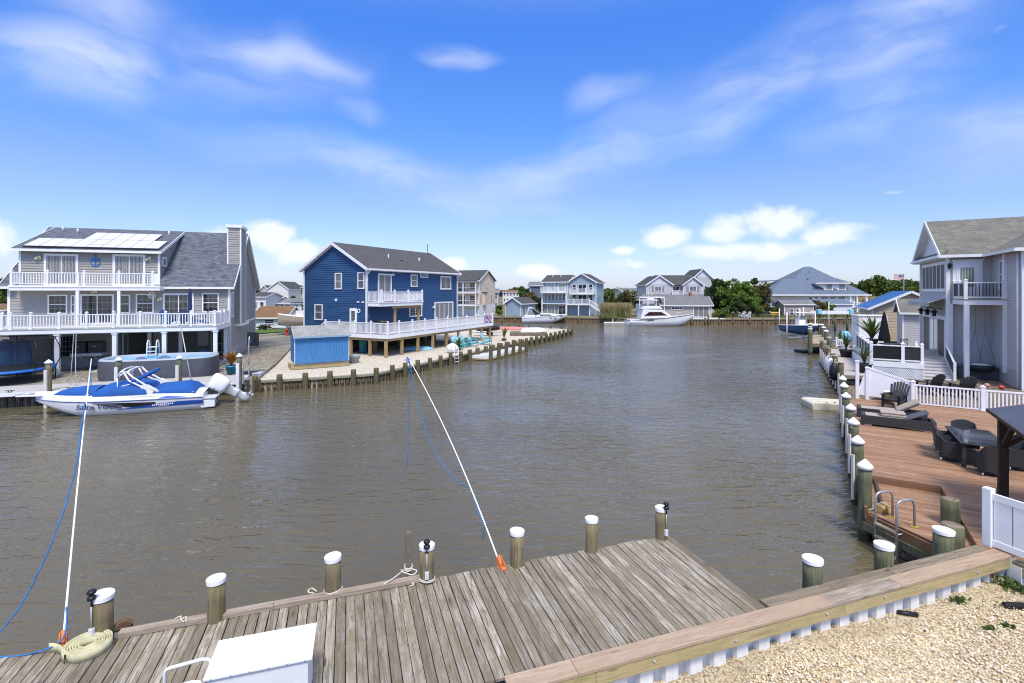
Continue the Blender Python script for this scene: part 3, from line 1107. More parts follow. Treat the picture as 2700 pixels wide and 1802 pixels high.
def rope(pts, r, name, mat, parent, jitter=0.0, seed=0, sub=6):
    """a rope through points, smoothed"""
    q = random.Random(seed)
    P = [Vector(p) for p in pts]
    out = []
    for i in range(len(P) - 1):
        p0, p1, p2, p3 = P[max(i - 1, 0)], P[i], P[i + 1], P[min(i + 2, len(P) - 1)]
        for k in range(sub):
            f = k / sub
            out.append(.5 * ((2 * p1) + (p2 - p0) * f + (2 * p0 - 5 * p1 + 4 * p2 - p3) * f * f + (3 * p1 - p0 - 3 * p2 + p3) * f ** 3) + Vector((q.uniform(-1, 1), q.uniform(-1, 1), q.uniform(-1, 1))) * jitter)
    out.append(P[-1])
    return MB().tube(out, r, 6).build(name, mat, parent)


e1 = L1[-1] + o1
def rel(o, px, py, Y):
    return atY(px, py, Y) - o
rope([L1[-1], rel(o1, 1078, 1000, 11.85), rel(o1, 1077, 1110, 11.85), rel(o1, 1075, 1228, 11.85)], .009, 'hanging_rope', BLUEROPE, t1, .006, 1, 10)
rope([L1[-1], rel(o1, 1102, 1070, 11.5), rel(o1, 1146, 1190, 11.0), rel(o1, 1200, 1262, 10.4), L1[6] + Vector((0, 0, -.01))], .009, 'slack_rope', BLUEROPE, t1, .008, 2, 10)
rope([L1[6], L1[4] + Vector((-.03, 0, -.02)), L1[3]], .010, 'tied_rope', BLUEROPE, t1, .003, 3)
k3 = L1[3]
rope([k3 + Vector((.03, 0, .02)), k3 + Vector((-.03, 0, -.03)), k3 + Vector((-.04, 0, -.14)), k3 + Vector((-.05, 0, -.27))], .013, 'knot_tail', M('teal_rope', (.02, .16, .24), .9, .2), t1, .006, 4)
rope([L1[-1], L1[-1] + Vector((-.06, .02, .06)), L1[-1] + Vector((-.02, 0, -.05)), L1[-1] + Vector((-.1, .03, .02))], .014, 'tip_knot', BLUEROPE, t1, .01, 5)
b2 = at(166, 1704, ZD + .004)
t2, L2, o2 = whip(b2, atY(241, 947, 9.9), 'white mooring whip with orange base at the left end of the near dock', .22)
rope([L2[-2], L2[-3] + Vector((.035, 0, -.1)), L2[-4] + Vector((.03, 0, -.15))], .009, 'tied_rope', BLUEROPE, t2, .006, 6)
rope([L2[15], rel(o2, 222, 1075, 9.0), rel(o2, 196, 1250, 8.6), rel(o2, 140, 1422, 8.1), rel(o2, 69, 1572, 7.7), rel(o2, 0, 1666, 7.4), rel(o2, -70, 1735, 7.1)], .012, 'slack_rope', BLUEROPE, t2, .007, 7, 12)
rope([L2[2], rel(o2, 168, 1682, 6.95), rel(o2, 90, 1722, 6.85), rel(o2, 0, 1733, 6.8), rel(o2, -70, 1740, 6.8)], .012, 'foot_rope', BLUEROPE, t2, .005, 8, 8)


# ropes round the pilings
def ropecoil(c, r, z, n, tails, label, seed):
    t = thing('mooring_rope', label, 'rope', (c.x, c.y, 0))
    q = random.Random(seed)
    P = []
    for k in range(n * 14 + 1):
        a = 2 * pi * k / 14
        P.append((cos(a) * (r + q.uniform(0, .006)), sin(a) * (r + q.uniform(0, .006)), z + .022 * k / 14 + .02 * sin(a + seed)))
    MB().tube(P, .011, 6).build('loop', ROPE, t)
    for i, tl in enumerate(tails):
        rope([Vector(p) - Vector((c.x, c.y, 0)) for p in tl], .011, 'tail', ROPE, t, .004, seed + i)
    return t


pA, pB, pS = at(878, 1566, ZD), at(1125.4, 1531, ZD), at(1075.5, 1511, ZD + .08) + Vector((0, .05, 0))
zt_ = ZD + .018
ropecoil(pA, .142, zt_, 3, [[at(850, 1580, zt_), at(830, 1566, zt_ + .05), at(812, 1561, zt_ + .1), at(822, 1552, zt_ + .1), at(835, 1560, zt_ + .09)]], 'white rope looped round the foot of the third near dock piling', 2)
ropecoil(pB, .142, zt_, 2, [[at(1100, 1532, zt_), at(1080, 1535, zt_), at(1064, 1524, zt_ + .06), at(1090, 1540, zt_), at(1081, 1546, zt_)]], 'white rope tied round the lamp piling beside the slim post', 4)
ropecoil(pS, .068, ZD + .12, 3, [[pS + Vector((-.06, -.05, ZD + .14 - pS.z)), at(1030, 1530, ZD + .12), at(985, 1555, zt_), at(930, 1567, zt_), at(900, 1570, zt_)],
                                 [pS + Vector((.05, -.05, .08)), pS + Vector((.16, -.06, .04)), pS + Vector((.1, -.16, .03)), pS + Vector((-.06, -.12, .05)), pS + Vector((-.12, -.06, .06))]], 'white rope knotted on the slim bare post and trailing along the toe rail', 6)
cl = thing('rope_scrap', 'short frayed bit of rope lying on the toe rail left of the second piling', 'rope', tuple(at(478, 1634, ZD + .085)))
rope([(-.1, 0, .01), (-.03, .03, .03), (.02, -.03, .02), (.06, .02, .03), (.1, -.05, .0)], .009, 'strand', ROPE, cl, .004, 9)
rope([(-.02, .05, .01), (.0, -.02, .03), (.08, -.06, .0)], .008, 'strand', ROPE, cl, .004, 10)
bl = thing('mooring_block', 'small brown mooring bumper lying at the left end of the toe rail', 'bumper', tuple(at(322, 1656, ZD + .004)), R(40))
MB().prism([(-.11, 0), (.1, 0), (.14, .05), (.06, .11), (-.02, .12), (-.1, .06)], -.05, .05, 'y').build('body', M('rusty_brown', (.16, .09, .05), .8, .25, 12, bmp=.4), bl, bevel=.012)
MB().box(-.12, .13, -.055, .055, -.004, .014).build('base', BLACK, bl)

# coiled flat hose
hp = at(233, 1716, ZD + .002)
hz = thing('coiled_hose', 'coil of flat pale yellow hose lying beside the leftmost piling', 'hose', tuple(hp))
HOSE = M('hose_canvas', (.55, .52, .33), .85, .14, 8, dirt=.2, bmp=.3)
rows_a, P = [], []
for k in range(150):
    a = -1.2 + k * .29
    r = .075 + .19 * (k / 149) ** .9
    P.append((r * cos(a) * 1.08, r * sin(a), 0))
hm = MB()
def strap(P, z0, z1, th):
    R_ = []
    for i, p in enumerate(P):
        d = Vector(P[min(i + 1, len(P) - 1)]) - Vector(P[max(i - 1, 0)]); d.normalize()
        n = Vector((-d.y, d.x, 0)) * th
        p = Vector(p); a = sin(i * .11) * .008
        R_.append([p - n + Vector((0, 0, z0)), p + n + Vector((0, 0, z0)), p + n + Vector((0, 0, z1 + a)), p - n + Vector((0, 0, z1 + a))])
    return R_
hm.sheet(strap(P, 0, .125, .0075), True, True)
hm.build('coil', HOSE, hz)
tl = [P[-1], (-.05, .30, 0), (-.2, .24, 0), (-.36, .12, 0), (-.5, .02, 0)]
MB().sheet(strap([Vector(P[-1]) * (1 - f) + Vector((-.52, -.03, 0)) * f + Vector((0, .06 * sin(pi * f), 0)) for f in [k / 12 for k in range(13)]], 0, .12, .0075), True, True).build('tail', HOSE, hz)

# white dock box
zb = 1.86
c00, c10, c11, c01 = at(534, 1792, zb), at(823.6, 1733.6, zb), at(833.8, 1641, zb), at(571.8, 1689, zb)
bx = D.loc(c00)
bxr = Fr(c00.x, c00.y, 17.0)
bo = thing('dock_box', 'white fibreglass storage box with overhanging lid standing on the near dock', 'storage box', (c00.x, c00.y, 0), R(17.0))
wid = (c10 - c00).length; dep = ((c01 - c00).length + (c11 - c10).length) / 2
FIB = M('white_fibreglass_box', (.82, .82, .82), .45, .03, 5, dirt=.10)
MB().box(0, wid, 0, dep, zb - .04, zb).build('lid', FIB, bo, bevel=.012)
MB().box(.03, wid - .05, .03, dep - .03, ZD + .004, zb - .045).build('body', M('white_box_side', (.74, .74, .75), .4, .03, 3), bo, bevel=.008)
for i in range(6):
    MB().lathe([(.009, 0), (.009, .004), (.004, .006)], n=8).build('screw', GALV, bo, (.08 + i * (wid - .16) / 5, -.001, zb - .022), (R(90), 0, 0))
# tube handrails
hr = thing('handrail', 'white tubular grab rails with a wooden step beside the dock box', 'handrail', (c00.x, c00.y, 0), R(17.0))
for yy, nm in ((.42, 'hoop'), (.06, 'hoop')):
    zr = 1.78
    MB().tube([(-.50, yy, ZD), (-.50, yy, zr - .04), (-.48, yy, zr - .008), (-.44, yy, zr), (-.12, yy, zr + .03), (-.05, yy, zr + .015), (-.02, yy, zr - .04), (-.015, yy, ZD)], .021, 10).build(nm, M('painted_tube', (.72, .72, .72), .4, .05), hr)
MB().box(-.46, -.04, .1, .36, 1.44, 1.475).build('step', TREATEDX, hr, bevel=.004)
for yy in (.1, .34):
    MB().box(-.46, -.04, yy, yy + .03, 1.36, 1.439).build('step_bracket', TREATEDX, hr)

# black drain pipe, weeds
dp = D.loc(at(2655, 1610, gz))
t = D.root('drain_pipe', 'black corrugated drain pipe lying on the gravel at the right edge', 'pipe')
pp = []
rr = []
for k in range(90):
    f = k / 89
    pp.append((dp[0] - .05 + 1.6 * f * .8, dp[1] + .02 - .55 * f, gz + .085 + .02 * f))
    rr.append(.058 if k % 3 else .047)
MB().tube(pp, rr, 14, caps=False, smooth=False).build('hose', BLACK, t)
t = D.root('buried_pipe', 'short stub of black pipe poking out of the pebbles below the bulkhead', 'pipe')
dp = D.loc(at(2385, 1622, gz))
MB().tube([(dp[0] - .12, dp[1] + .06, gz + .04), (dp[0] + .16, dp[1] - .10, gz + .03)], .04, 10).build('stub', BLACK, t)


def weed(c, n, s, label, seed, col='weed'):
    r = np.random.default_rng(seed)
    t = thing('weed', label, 'plant', tuple(c))
    cc = np.stack([r.normal(0, s, n), r.normal(0, s * .6, n), np.abs(r.normal(0, s * .4, n)) + .02], 1)
    put('leaves', leafcards(r, cc, .05, 'leaves', foliage('weed_green', [(.05, .09, .02), (.10, .16, .04), (.16, .2, .06)]), 2.2, .5), t)
    st = MB()
    for k in range(0, n, 6):
        st.bar((0, 0, 0), tuple(cc[k]), .004)
    st.build('stems', MATS['weed_green'], t)


weed(at(2660, 1545, gz + .05), 90, .15, 'green weeds growing at the foot of the bulkhead corner', 1)
weed(at(2690, 1560, gz + .05), 60, .13, 'weeds at the right frame edge above the drain pipe', 2)
weed(at(2530, 1587, gz + .05), 26, .06, 'small weed among the pebbles below the bulkhead cap', 3)
weed(at(2610, 1664, gz + .05), 22, .05, 'left one of the two small weeds in the open pebbles', 4)
weed(at(2655, 1655, gz + .05), 26, .06, 'right one of the two small weeds in the open pebbles', 5)
# ================================================================== left house
LAPG = M('grey_siding', (.34, .325, .30), .7, .05, 1.2, dirt=.05)
LAPGD = M('grey_render', (.42, .41, .39), .8, .05, 1.5)
SH_SLATE = [(.085, .095, .12), (.19, .205, .24), (.11, .125, .165)]
LH = Fr(-35.14, 34.46, 18.5)
LW, LDp = 13.61, 11.5
ze, zrg = 6.52, 11.35                    # main eave, ridge
yr = LDp / 2
z1f, z2f = 3.76, 6.58                    # deck floors
h = LH.root('grey_house', 'grey shingled two storey house on posts with solar panels and two white balconies', 'house')
slope = (zrg - ze) / (yr + .35)
# first floor walls
siding(front(0), [(0, 3.4), (LW, 3.4), (LW, 6.45), (0, 6.45)], .19, LAPG, h)
zr_at = lambda y: ze + (y + .35) * slope
siding(sideR(LW), [(0, 1.75), (LDp, 1.75), (LDp, ze + .1), (yr, zr_at(yr) - .2), (0, ze + .1)], .19, LAPG, h)
siding(sideL(0), [(0, 3.4), (LDp, 3.4), (LDp, ze + .1), (yr, zr_at(yr) - .2), (0, ze + .1)], .19, LAPG, h)
MB().box(LW - .02, LW + .03, .0, LDp, ZL - .3, 1.75).build('foundation', LAPGD, h)
MB().box(-.08, .08, -.06, .06, 3.4, 6.45).build('corner_board', WHITE, h)
MB().box(LW - .1, LW + .05, -.05, .09, ZL - .1, 6.5).build('corner_board', WHITE, h)
MB().box(LW - .05, LW + .045, LDp - .1, LDp + .05, ZL - .1, 6.5).build('corner_board', WHITE, h)
MB().box(LW, LW + .07, 5.2, LDp, 3.38, 3.56).build('band_board', WHITE, h)
# dormer (second floor)
xd0, xd1 = LH.pick(52, 700, .25)[0], LH.pick(421, 700, .25)[0]
zde = 9.16
siding(front(.25), [(xd0, z2f - .1), (xd1, z2f - .1), (xd1, zde - .02), (xd0, zde - .02)], .19, LAPG, h)
sl2 = (zrg - zde) / (yr + .15)
zdr = lambda y: zde + (y + .15) * sl2
tri = [(.25, zr_at(.25) - .1), (.25, zde), (yr - .05, zrg - .12)]
siding(sideR(xd1), tri, .17, LAPG, h)
siding(sideL(xd0), tri, .17, LAPG, h)
MB().box(xd0 - .03, xd0 + .1, .18, .26, z2f, zde).build('corner_board', WHITE, h)
MB().box(xd1 - .1, xd1 + .035, .18, .3, z2f - .1, zde).build('corner_board', WHITE, h)
# roofs
RM = shingle('slate_shingle', SH_SLATE, 'x', .61, .17, .34)
RD = shingle('slate_shingle_low', SH_SLATE, 'x', .34, .17, .34)
m = MB()
for (a, b) in ((-.45, xd0 + .02), (xd1 - .02, LW + .38)):
    m.slab([(a, -.35, ze), (b, -.35, ze), (b, yr, zrg), (a, yr, zrg)], .14)
m.slab([(-.45, LDp + .35, ze), (LW + .38, LDp + .35, ze), (LW + .38, yr, zrg), (-.45, yr, zrg)], .14)
m.build('roof', RM, h)
m = MB()
m.slab([(xd0 - .35, -.15, zde), (xd1 + .22, -.15, zde), (xd1 + .22, yr, zrg + .02), (xd0 - .35, yr, zrg + .02)], .1)
rfd = m.build('dormer_roof', RD, h)
m = MB()
m.box(xd0 - .37, xd1 + .24, -.24, -.15, zde - .15, zde + .02)
m.bar((xd1 + .24, -.15, zde - .06), (xd1 + .24, yr - .1, zrg - .06), .04, .2)
m.bar((xd0 - .37, -.15, zde - .06), (xd0 - .37, yr - .1, zrg - .06), .04, .2)
m.build('gutter', WHITE, h)
m = MB()
m.box(xd1 + .04, LW + .40, -.45, -.35, ze - .16, ze + .0).box(-.47, xd0 - .1, -.45, -.35, ze - .16, ze)
for x in (LW + .40, -.47):
    m.bar((x, -.35, ze - .09), (x, yr, zrg - .09), .04, .22)
    m.bar((x, LDp + .35, ze - .09), (x, yr, zrg - .09), .04, .22)
m.box(LW + .05, LW + .38, -.4, .2, ze - .18, ze - .14)
m.build('fascia', WHITE, h)
m = MB()                                      # soffit under the right rake
m.slab([(LW + .03, yr, zrg - .16), (LW + .38, yr, zrg - .16), (LW + .38, LDp + .3, ze - .16), (LW + .03, LDp + .3, ze - .16)], .02)
m.slab([(LW + .03, yr, zrg - .16), (LW + .38, yr, zrg - .16), (LW + .38, -.3, ze - .16), (LW + .03, -.3, ze - .16)], .02)
m.build('soffit', M('soffit', (.60, .58, .53), .7, .03), h)
# solar panels on the dormer roof
PV = M('solar_sky_glare', (.78, .77, .76), .25, .02, 1, metal=.0, spec=.8, coat=.5)  # whitish base colour paints the sky glare onto dark panels
nrm = Vector((0, -sl2, 1)).normalized()
def onroof(x, s):                             # s = metres up the slope from the dormer eave
    c = 1 / sqrt(1 + sl2 * sl2)
    return Vector((x, -.15 + s * c, zde + s * c * sl2)) + nrm * .13
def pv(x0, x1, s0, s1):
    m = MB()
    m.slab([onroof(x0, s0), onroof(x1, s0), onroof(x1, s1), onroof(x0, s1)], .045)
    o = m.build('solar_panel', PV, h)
    f = MB()
    for a, b in (((x0, s0), (x1, s0)), ((x1, s0), (x1, s1)), ((x1, s1), (x0, s1)), ((x0, s1), (x0, s0))):
        f.bar(onroof(*a) + nrm * .002, onroof(*b) + nrm * .002, .02, .02)
    f.build('panel_frame', M('panel_frame', (.35, .35, .36), .4, .05, metal=.5), o)
xa, xb = LH.pick(53, 648, -.1)[0], LH.pick(414, 653, -.1)[0]
nc = 9
cw = (xb - xa) / nc
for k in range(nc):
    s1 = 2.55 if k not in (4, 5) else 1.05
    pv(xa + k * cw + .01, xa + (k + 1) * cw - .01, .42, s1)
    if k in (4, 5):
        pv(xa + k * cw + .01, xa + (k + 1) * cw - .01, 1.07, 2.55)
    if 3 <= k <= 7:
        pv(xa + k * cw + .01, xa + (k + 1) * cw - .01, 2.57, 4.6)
for k in range(1, 10):
    q = onroof(xa + (k - .5) * cw, .34)
m = MB(); m.bar(onroof(xa, .40) - nrm * .06, onroof(xb, .40) - nrm * .06, .05, .12)
m.build('panel_skirt', BLACK, h)
for px, py, yy in ((166, 606, 4.6), (205, 608, 4.2), (446, 614, 4.3)):
    x, _ = LH.pick(px, py, yy)
    z = zdr(yy)
    MB().lathe([(.07, 0), (.07, .38), (.06, .4)], n=10).build('roof_vent', WHITE, h, (x, yy, z - .02))
# chimney chase
CH0, CH1 = LW - .52, LW + .42
siding(front(2.1), [(CH0, 3.4), (CH1, 3.4), (CH1, 11.42), (CH0, 11.42)], .19, LAPG, h, 'chimney_front')
siding(sideR(CH1), [(2.1, 3.4), (4.1, 3.4), (4.1, 11.42), (2.1, 11.42)], .19, LAPG, h, 'chimney_side')
m = MB()
for x, y in ((CH0, 2.08), (CH1, 2.08), (CH1, 4.1)):
    m.box(x - .06, x + .045, y - .05, y + .06, 3.4, 11.42)
m.build('chimney_corner_boards', WHITE, h)
MB().box(CH0 - .14, CH1 + .14, 1.96, 4.24, 11.42, 11.66).build('chimney_cap', WHITE, h, bevel=.02)
MB().box(CH0 - .1, CH1 + .07, 2.05, 5.4, 3.3, 3.5).build('chimney_base', WHITE, h)
MB().box(CH0, CH1, 2.12, 4.1, 3.5, 11.42).build('chimney_core', LAPG, h)
MB().tube([(LW + .1, 4.3, 3.5), (LW + .1, 4.3, 7.6)], .05, 8).build('downspout', WHITE, h)
MB().tube([(LW + .03, -.36, ze - .1), (LW + .03, -.2, ze - .3), (LW + .08, -.06, ze - .45), (LW + .08, -.06, ZL)], .055, 8).build('downspout', WHITE, h)
MB().box(LW, LW + .2, 5.0, 5.35, 5.0, 5.4).build('meter_box', GALV, h, bevel=.02)
# openings
def win(px0, px1, ptop, plane, zb, **kw):
    a, zt = LH.pick(px0, ptop, plane); b, _ = LH.pick(px1, ptop, plane)
    return window(front(plane), a, b, zb, zt, h, **kw)
win(127, 179, 777.6, 0, 4.55, cols=3, rows=4, double=True)
win(187.6, 200, 778.6, 0, 4.55, cols=1, rows=2, double=True)
win(212, 302, 775.8, 0, z1f, cols=3, rows=4, split=2, trim=.13, name='sliding_door')
win(316.3, 344.6, 777.3, 0, 4.55, cols=2, rows=4, double=True)
win(359, 406.6, 775.3, 0, 4.55, cols=3, rows=4, double=True)
win(430.4, 511.6, 774.2, 0, z1f, cols=3, rows=4, split=2, trim=.13, name='sliding_door')
win(533.3, 578, 773.3, 0, 4.55, cols=3, rows=4, double=True)
win(117, 207.6, 669, .25, z2f, cols=3, rows=4, split=2, trim=.15, pane=GLASSC, name='sliding_door')
win(298, 384.4, 670.5, .25, z2f, cols=3, rows=4, split=2, trim=.15, pane=GLASSC, name='sliding_door')
a, za = LH.pickx(426, 678, xd1); b, zb_ = LH.pickx(436.5, 704, xd1)
window(sideR(xd1), min(a, b), max(a, b), zb_, za, h, cols=2, rows=3, trim=.12)
window(sideR(LW), .55, 1.15, 4.1, 6.1, h, cols=1, rows=2, trim=.1, double=True)
# anchor ornament
ANC = M('anchor_blue', (.05, .16, .52), .4, .15)
ax, az_ = LH.pick(252, 687, .25)
an = MB(front(.25))
s = .42
an.bar((ax, .06, az_ - s), (ax, .06, az_ + s * .75), .05)
an.bar((ax - s * .62, .06, az_ + s * .28), (ax + s * .62, .06, az_ + s * .28), .05)
an.tube([(ax + .07 * cos(q), .06, az_ + s * .85 + .07 * sin(q)) for q in [2 * pi * k / 10 for k in range(10)]], .02, 6, closed=True)
an.tube([(ax + s * .72 * sin(q), .06, az_ - s * .38 - s * .62 * cos(q) + .0) for q in [R(-75 + 15 * k) for k in range(11)]], [.02] + [.035] * 9 + [.02], 6)
for sg in (-1, 1):
    an.prism([(ax + sg * .30, az_ - s * .45), (ax + sg * .39, az_ - s * .62), (ax + sg * .30, az_ - s * .2)], .05, .075, 'y') if False else an.bar((ax + sg * .33, .06, az_ - s * .52), (ax + sg * .24, .06, az_ - s * .36), .03)
an.bar((ax - .28, .07, az_ + .02), (ax + .28, .07, az_ - .02), .03, .09)
an.build('anchor_ornament', ANC, h)
LAMPC = M('cream_lamp', (.72, .68, .45), .5, .08)
for px, py, pl in ((103, 681, .25), (393.5, 683.5, .25), (423, 789.5, 0), (251, 769.8, 0)):
    x, z = LH.pick(px, py, pl)
    q = MB(front(pl))
    q.box(x - .14, x + .14, 0, .09, z - .1, z + .12).lathe([(.05, -.12), (.09, -.1), (.08, .0), (.03, .03)], (x - .1, .16, z + .0), 8).lathe([(.05, -.02), (.09, 0), (.08, .1), (.03, .13)], (x + .1, .16, z + .05), 8)
    q.build('wall_lamp', LAMPC, h)
# ship's wheel ornament
x, z = LH.pick(402.5, 779, 0)
q = MB(front(0))
q.tube([(x + .22 * cos(a), .1, z + .22 * sin(a)) for a in [2 * pi * k / 14 for k in range(14)]], .03, 6, closed=True)
for k in range(8):
    q.bar((x, .1, z), (x + .32 * cos(k * pi / 4), .1, z + .32 * sin(k * pi / 4)), .03)
q.build('wheel_ornament', WHITE, h)

# lower deck
dx0, dx1, dy0 = -9.0, LH.pick(568, 870, -4.4)[0], -4.4
zrim = 3.45
dk = MB().box(dx0, dx1 + .06, dy0 - .03, -.0, zrim + .2, z1f).build('deck', M('deck_grey', (.48, .47, .46), .7, .05), h)
MB().box(dx0, dx1 + .08, dy0 - .07, dy0 - .03, zrim, z1f - .06).build('rim_board', WHITE, dk)
MB().box(dx1 + .06, dx1 + .10, dy0 - .07, 0, zrim, z1f - .06).build('rim_board', WHITE, dk)
MB().box(dx0, dx1 + .1, dy0 - .1, dy0 - .0, z1f - .055, z1f + .005).build('nosing', LAPGD, dk)
posts_px = [4, 27, 80, 155, 227.5, 299, 369, 436, 503, 566]
pts = [LH.pick(p, 830, dy0)[0] for p in posts_px]
P = [(dx0, dy0 + .05, z1f)] + [(x, dy0 + .05, z1f) for x in pts]
rail(dk, P, .92, bal=.155, bw=.05, pw=.13)
MB().box(dx1 - .03, dx1 + .02, dy0 + .15, -1.8, z1f + .1, z1f + .9).build('privacy_panel', VINYL, dk)
for y in (-3.0, -1.75):
    MB().box(dx1 - .07, dx1 + .06, y - .06, y + .06, z1f, z1f + 1.05).build('railing_post', VINYL, dk)
rail(dk, [(dx1, -1.75, z1f), (dx1, -.2, z1f)], .92, posts=[], bal=.155, bw=.05)
# upper deck
uy = -1.15
ux0, ux1 = LH.pick(23, 750, uy)[0], LH.pick(421.5, 750, uy)[0]
ud = MB().box(ux0, ux1, uy, .25, 6.24, z2f).build('balcony', WHITE, h)
MB().box(ux0 - .03, ux1 + .03, uy - .05, uy + .05, z2f - .11, z2f + .02).build('nosing', VINYL, ud)
up = [LH.pick(p, 720, uy)[0] for p in (29, 124, 221, 313, 402)]
P = [(x, uy + .06, z2f) for x in up]
rail(ud, P, .92, bal=.15, bw=.05, pw=.14)
rail(ud, [(up[0], uy + .1, z2f), (up[0], .2, z2f)], .92, posts=[], bal=.15, bw=.05)
MB().box(up[-1] + .07, ux1, uy + .03, uy + .06, z2f + .1, z2f + .88).build('privacy_panel', VINYL, ud)
for px in (202.8, 312.3):
    x = LH.pick(px, 780, uy)[0]
    MB().box(x - .09, x + .09, uy + .02, uy + .2, z1f, 6.24).build('balcony_post', WHITE, h)
# ground floor
GX = 6.2
siding(front(.0), [(0, ZL), (GX, ZL), (GX, 3.4), (0, 3.4)], .5, LAPGD, h, 'ground_wall', .005)
MB().box(GX, GX + .2, 0, 5.2, ZL - .1, 3.44).build('ground_wall', LAPG, h)
MB().box(GX, LW - .1, 5.0, 5.2, ZL - .1, 3.44).build('ground_wall', LAPG, h)
MB().box(GX, LW, -4.2, 5.2, ZL - .06, ZL + .0).build('patio', LAPGD, h)
MB().box(dx0, dx1, dy0, 5, 3.4, 3.46).build('deck_ceiling', M('deck_ceiling', (.40, .40, .40), .8, .05), h)
gp = [LH.pick(p, 930, dy0)[0] for p in (149, 301, 432, 567)]
for x in [-7.0, -4.5] + gp:
    m = MB().box(x - .12, x + .12, dy0 + .0, dy0 + .24, ZL - .2, zrim)
    m.box(x - .16, x + .16, dy0 - .04, dy0 + .28, zrim - .13, zrim)
    m.build('porch_post', WHITE, h)
for x, y in ((8.4, -.4), (10.4, -.4), (LW - .2, -.4)):
    MB().box(x - .11, x + .11, y, y + .22, ZL - .1, 3.42).build('porch_post', WHITE, h)
for px0, px1, ptop, pbot in ((151, 199, 883, 944),):
    a, zt = LH.pick(px0, ptop, 0); b, zb2 = LH.pick(px1, pbot, 0)
    window(front(0), a, b, zb2, zt, h, cols=4, rows=4, trim=.13, frame=LAPGD)
a, zt = LH.pick(306, 876, 0)
window(sideR(GX + .2), .5, 1.4, ZL, 3.0, h, cols=2, rows=3, trim=.1)
MB(front(5.0)).box(7.0, 8.0, 0, .06, ZL, 2.95).build('back_door', WHITE, h)
MB(front(5.0)).box(10.2, 11.0, 0, .05, 1.5, 2.9).build('wall_panel', WHITE, h)
window(front(5.0), 11.2, 12.9, ZL, 3.0, h, cols=3, rows=3, split=2)
# the platform of the air conditioners
x0, zt = LH.pick(184, 934, -1.25); x1, _ = LH.pick(268, 934, -1.25)
zp = zt
MB().box(x0, x1, -1.25, -.03, zp - .2, zp).build('service_platform', WHITE, h, bevel=.01)
for x in (x0 + .5, x1 - .5):
    MB().bar((x, -1.1, zp - .2), (x, -.02, zp - .95), .08).build('platform_brace', VINYL, h)
for i, x in enumerate((LH.pick(205.5, 930, -1.0)[0], LH.pick(249.5, 930, -1.0)[0])):
    wp = LH.w(x, -.65)
    t = thing('air_conditioner', ['left grey air conditioner on the white platform under the grey house', 'right grey air conditioner on the white platform under the grey house'][i], 'air conditioner', (wp.x, wp.y, zp), LH.a, 'air conditioners under the grey house')
    MB().box(-.37, .37, -.36, .36, 0.002, .74).build('casing', GREYPL, t, bevel=.02)
    MB().box(-.39, .39, -.38, .38, .74, .79).build('top', DARKMET, t, bevel=.02)
    g = MB()
    for k in range(8):
        g.box(-.33, .33, -.375, -.36, .07 + k * .08, .10 + k * .08)
    g.build('louvres', DARKMET, t)
    MB().box(-.08, .08, -.385, -.375, .44, .48).build('badge', WHITE, t)
    MB().tube([(.3, .1, .79), (.3, .1, .9)], .01, 6).build('stub', GALV, t)

# ------------------------------------------------------------------ left dock
ld = LD.root('left_dock', 'pale grey composite dock along the water below the grey house', 'dock')
COMP = wood('composite_grey', [(.36, .35, .34), (.45, .44, .43), (.50, .49, .48)], 'x', .8, .2, 0, rnd=.15, knots=False)
lx1 = LD.loc(at(640, 1003, ZL))[0]
for k in range(11):
    w = .21
    y = .02 + k * w
    MB().box(-8, lx1, y, y + w - .008, ZL - .035, ZL + .0).build('board', COMP, ld)
MB().box(-8, lx1 + .03, -.03, .018, ZL - .2, ZL + .004).build('fascia', WHITE, ld)
MB().box(lx1, lx1 + .04, .02, 2.35, ZL - .2, ZL + .004).build('fascia', WHITE, ld)
MB().box(-8, lx1 - .05, .5, .56, -.6, ZL - .04).build('sheet_wall', CAPOLD, ld)
DARKPIL = wood('dark_sheet', [(.05, .04, .025), (.10, .08, .05), (.14, .11, .07)], 'z', .8, .6)
sh = MB().box(-.07, .07, -.03, .03, -.7, ZL - .06).mesh('sheet_plank'); sh.materials.append(DARKPIL)
for k in range(64):
    put('sheet_plank', sh, ld, (-8 + k * .32, .46, 0))
for i, px in enumerate((50, 182, 519)):
    x, y = LD.loc(at(px, 1028 if i < 2 else 1006, ZL))
    t = thing('dock_cleat', ['dark mooring cleat at the left end of the left dock', 'dark mooring cleat on the left dock near the boat bow', 'dark mooring cleat on the left dock behind the boat engine'][i], 'cleat', tuple(LD.w(x, .12, ZL + .002)), LD.a, 'cleats of the left dock')
    m = MB(); m.box(-.1, .1, -.04, .04, 0, .015).tube([(-.06, 0, 0), (-.06, 0, .08)], .02, 8).tube([(.06, 0, 0), (.06, 0, .08)], .02, 8)
    m.tube([(-.2, 0, .10), (-.1, 0, .085), (.1, 0, .085), (.2, 0, .10)], [.014, .024, .024, .014], 8)
    m.build('horn', DARKMET, t)


def rubboard(w=.16, ang=None, mat=CREAM, ztop=None, zlow=-.3, top=.24):
    def f(t, r, zt):
        a = (ang if ang is not None else R(-100)) - t.rotation_euler.z
        q = MB(lambda x, y, z: (x * cos(a) - y * sin(a), x * sin(a) + y * cos(a), z))
        q.box(r - .02, r + .04, -w / 2, w / 2, zlow, (ztop if ztop is not None else zt - top))
        q.build('rub_board', mat, t, bevel=.006)
    return f


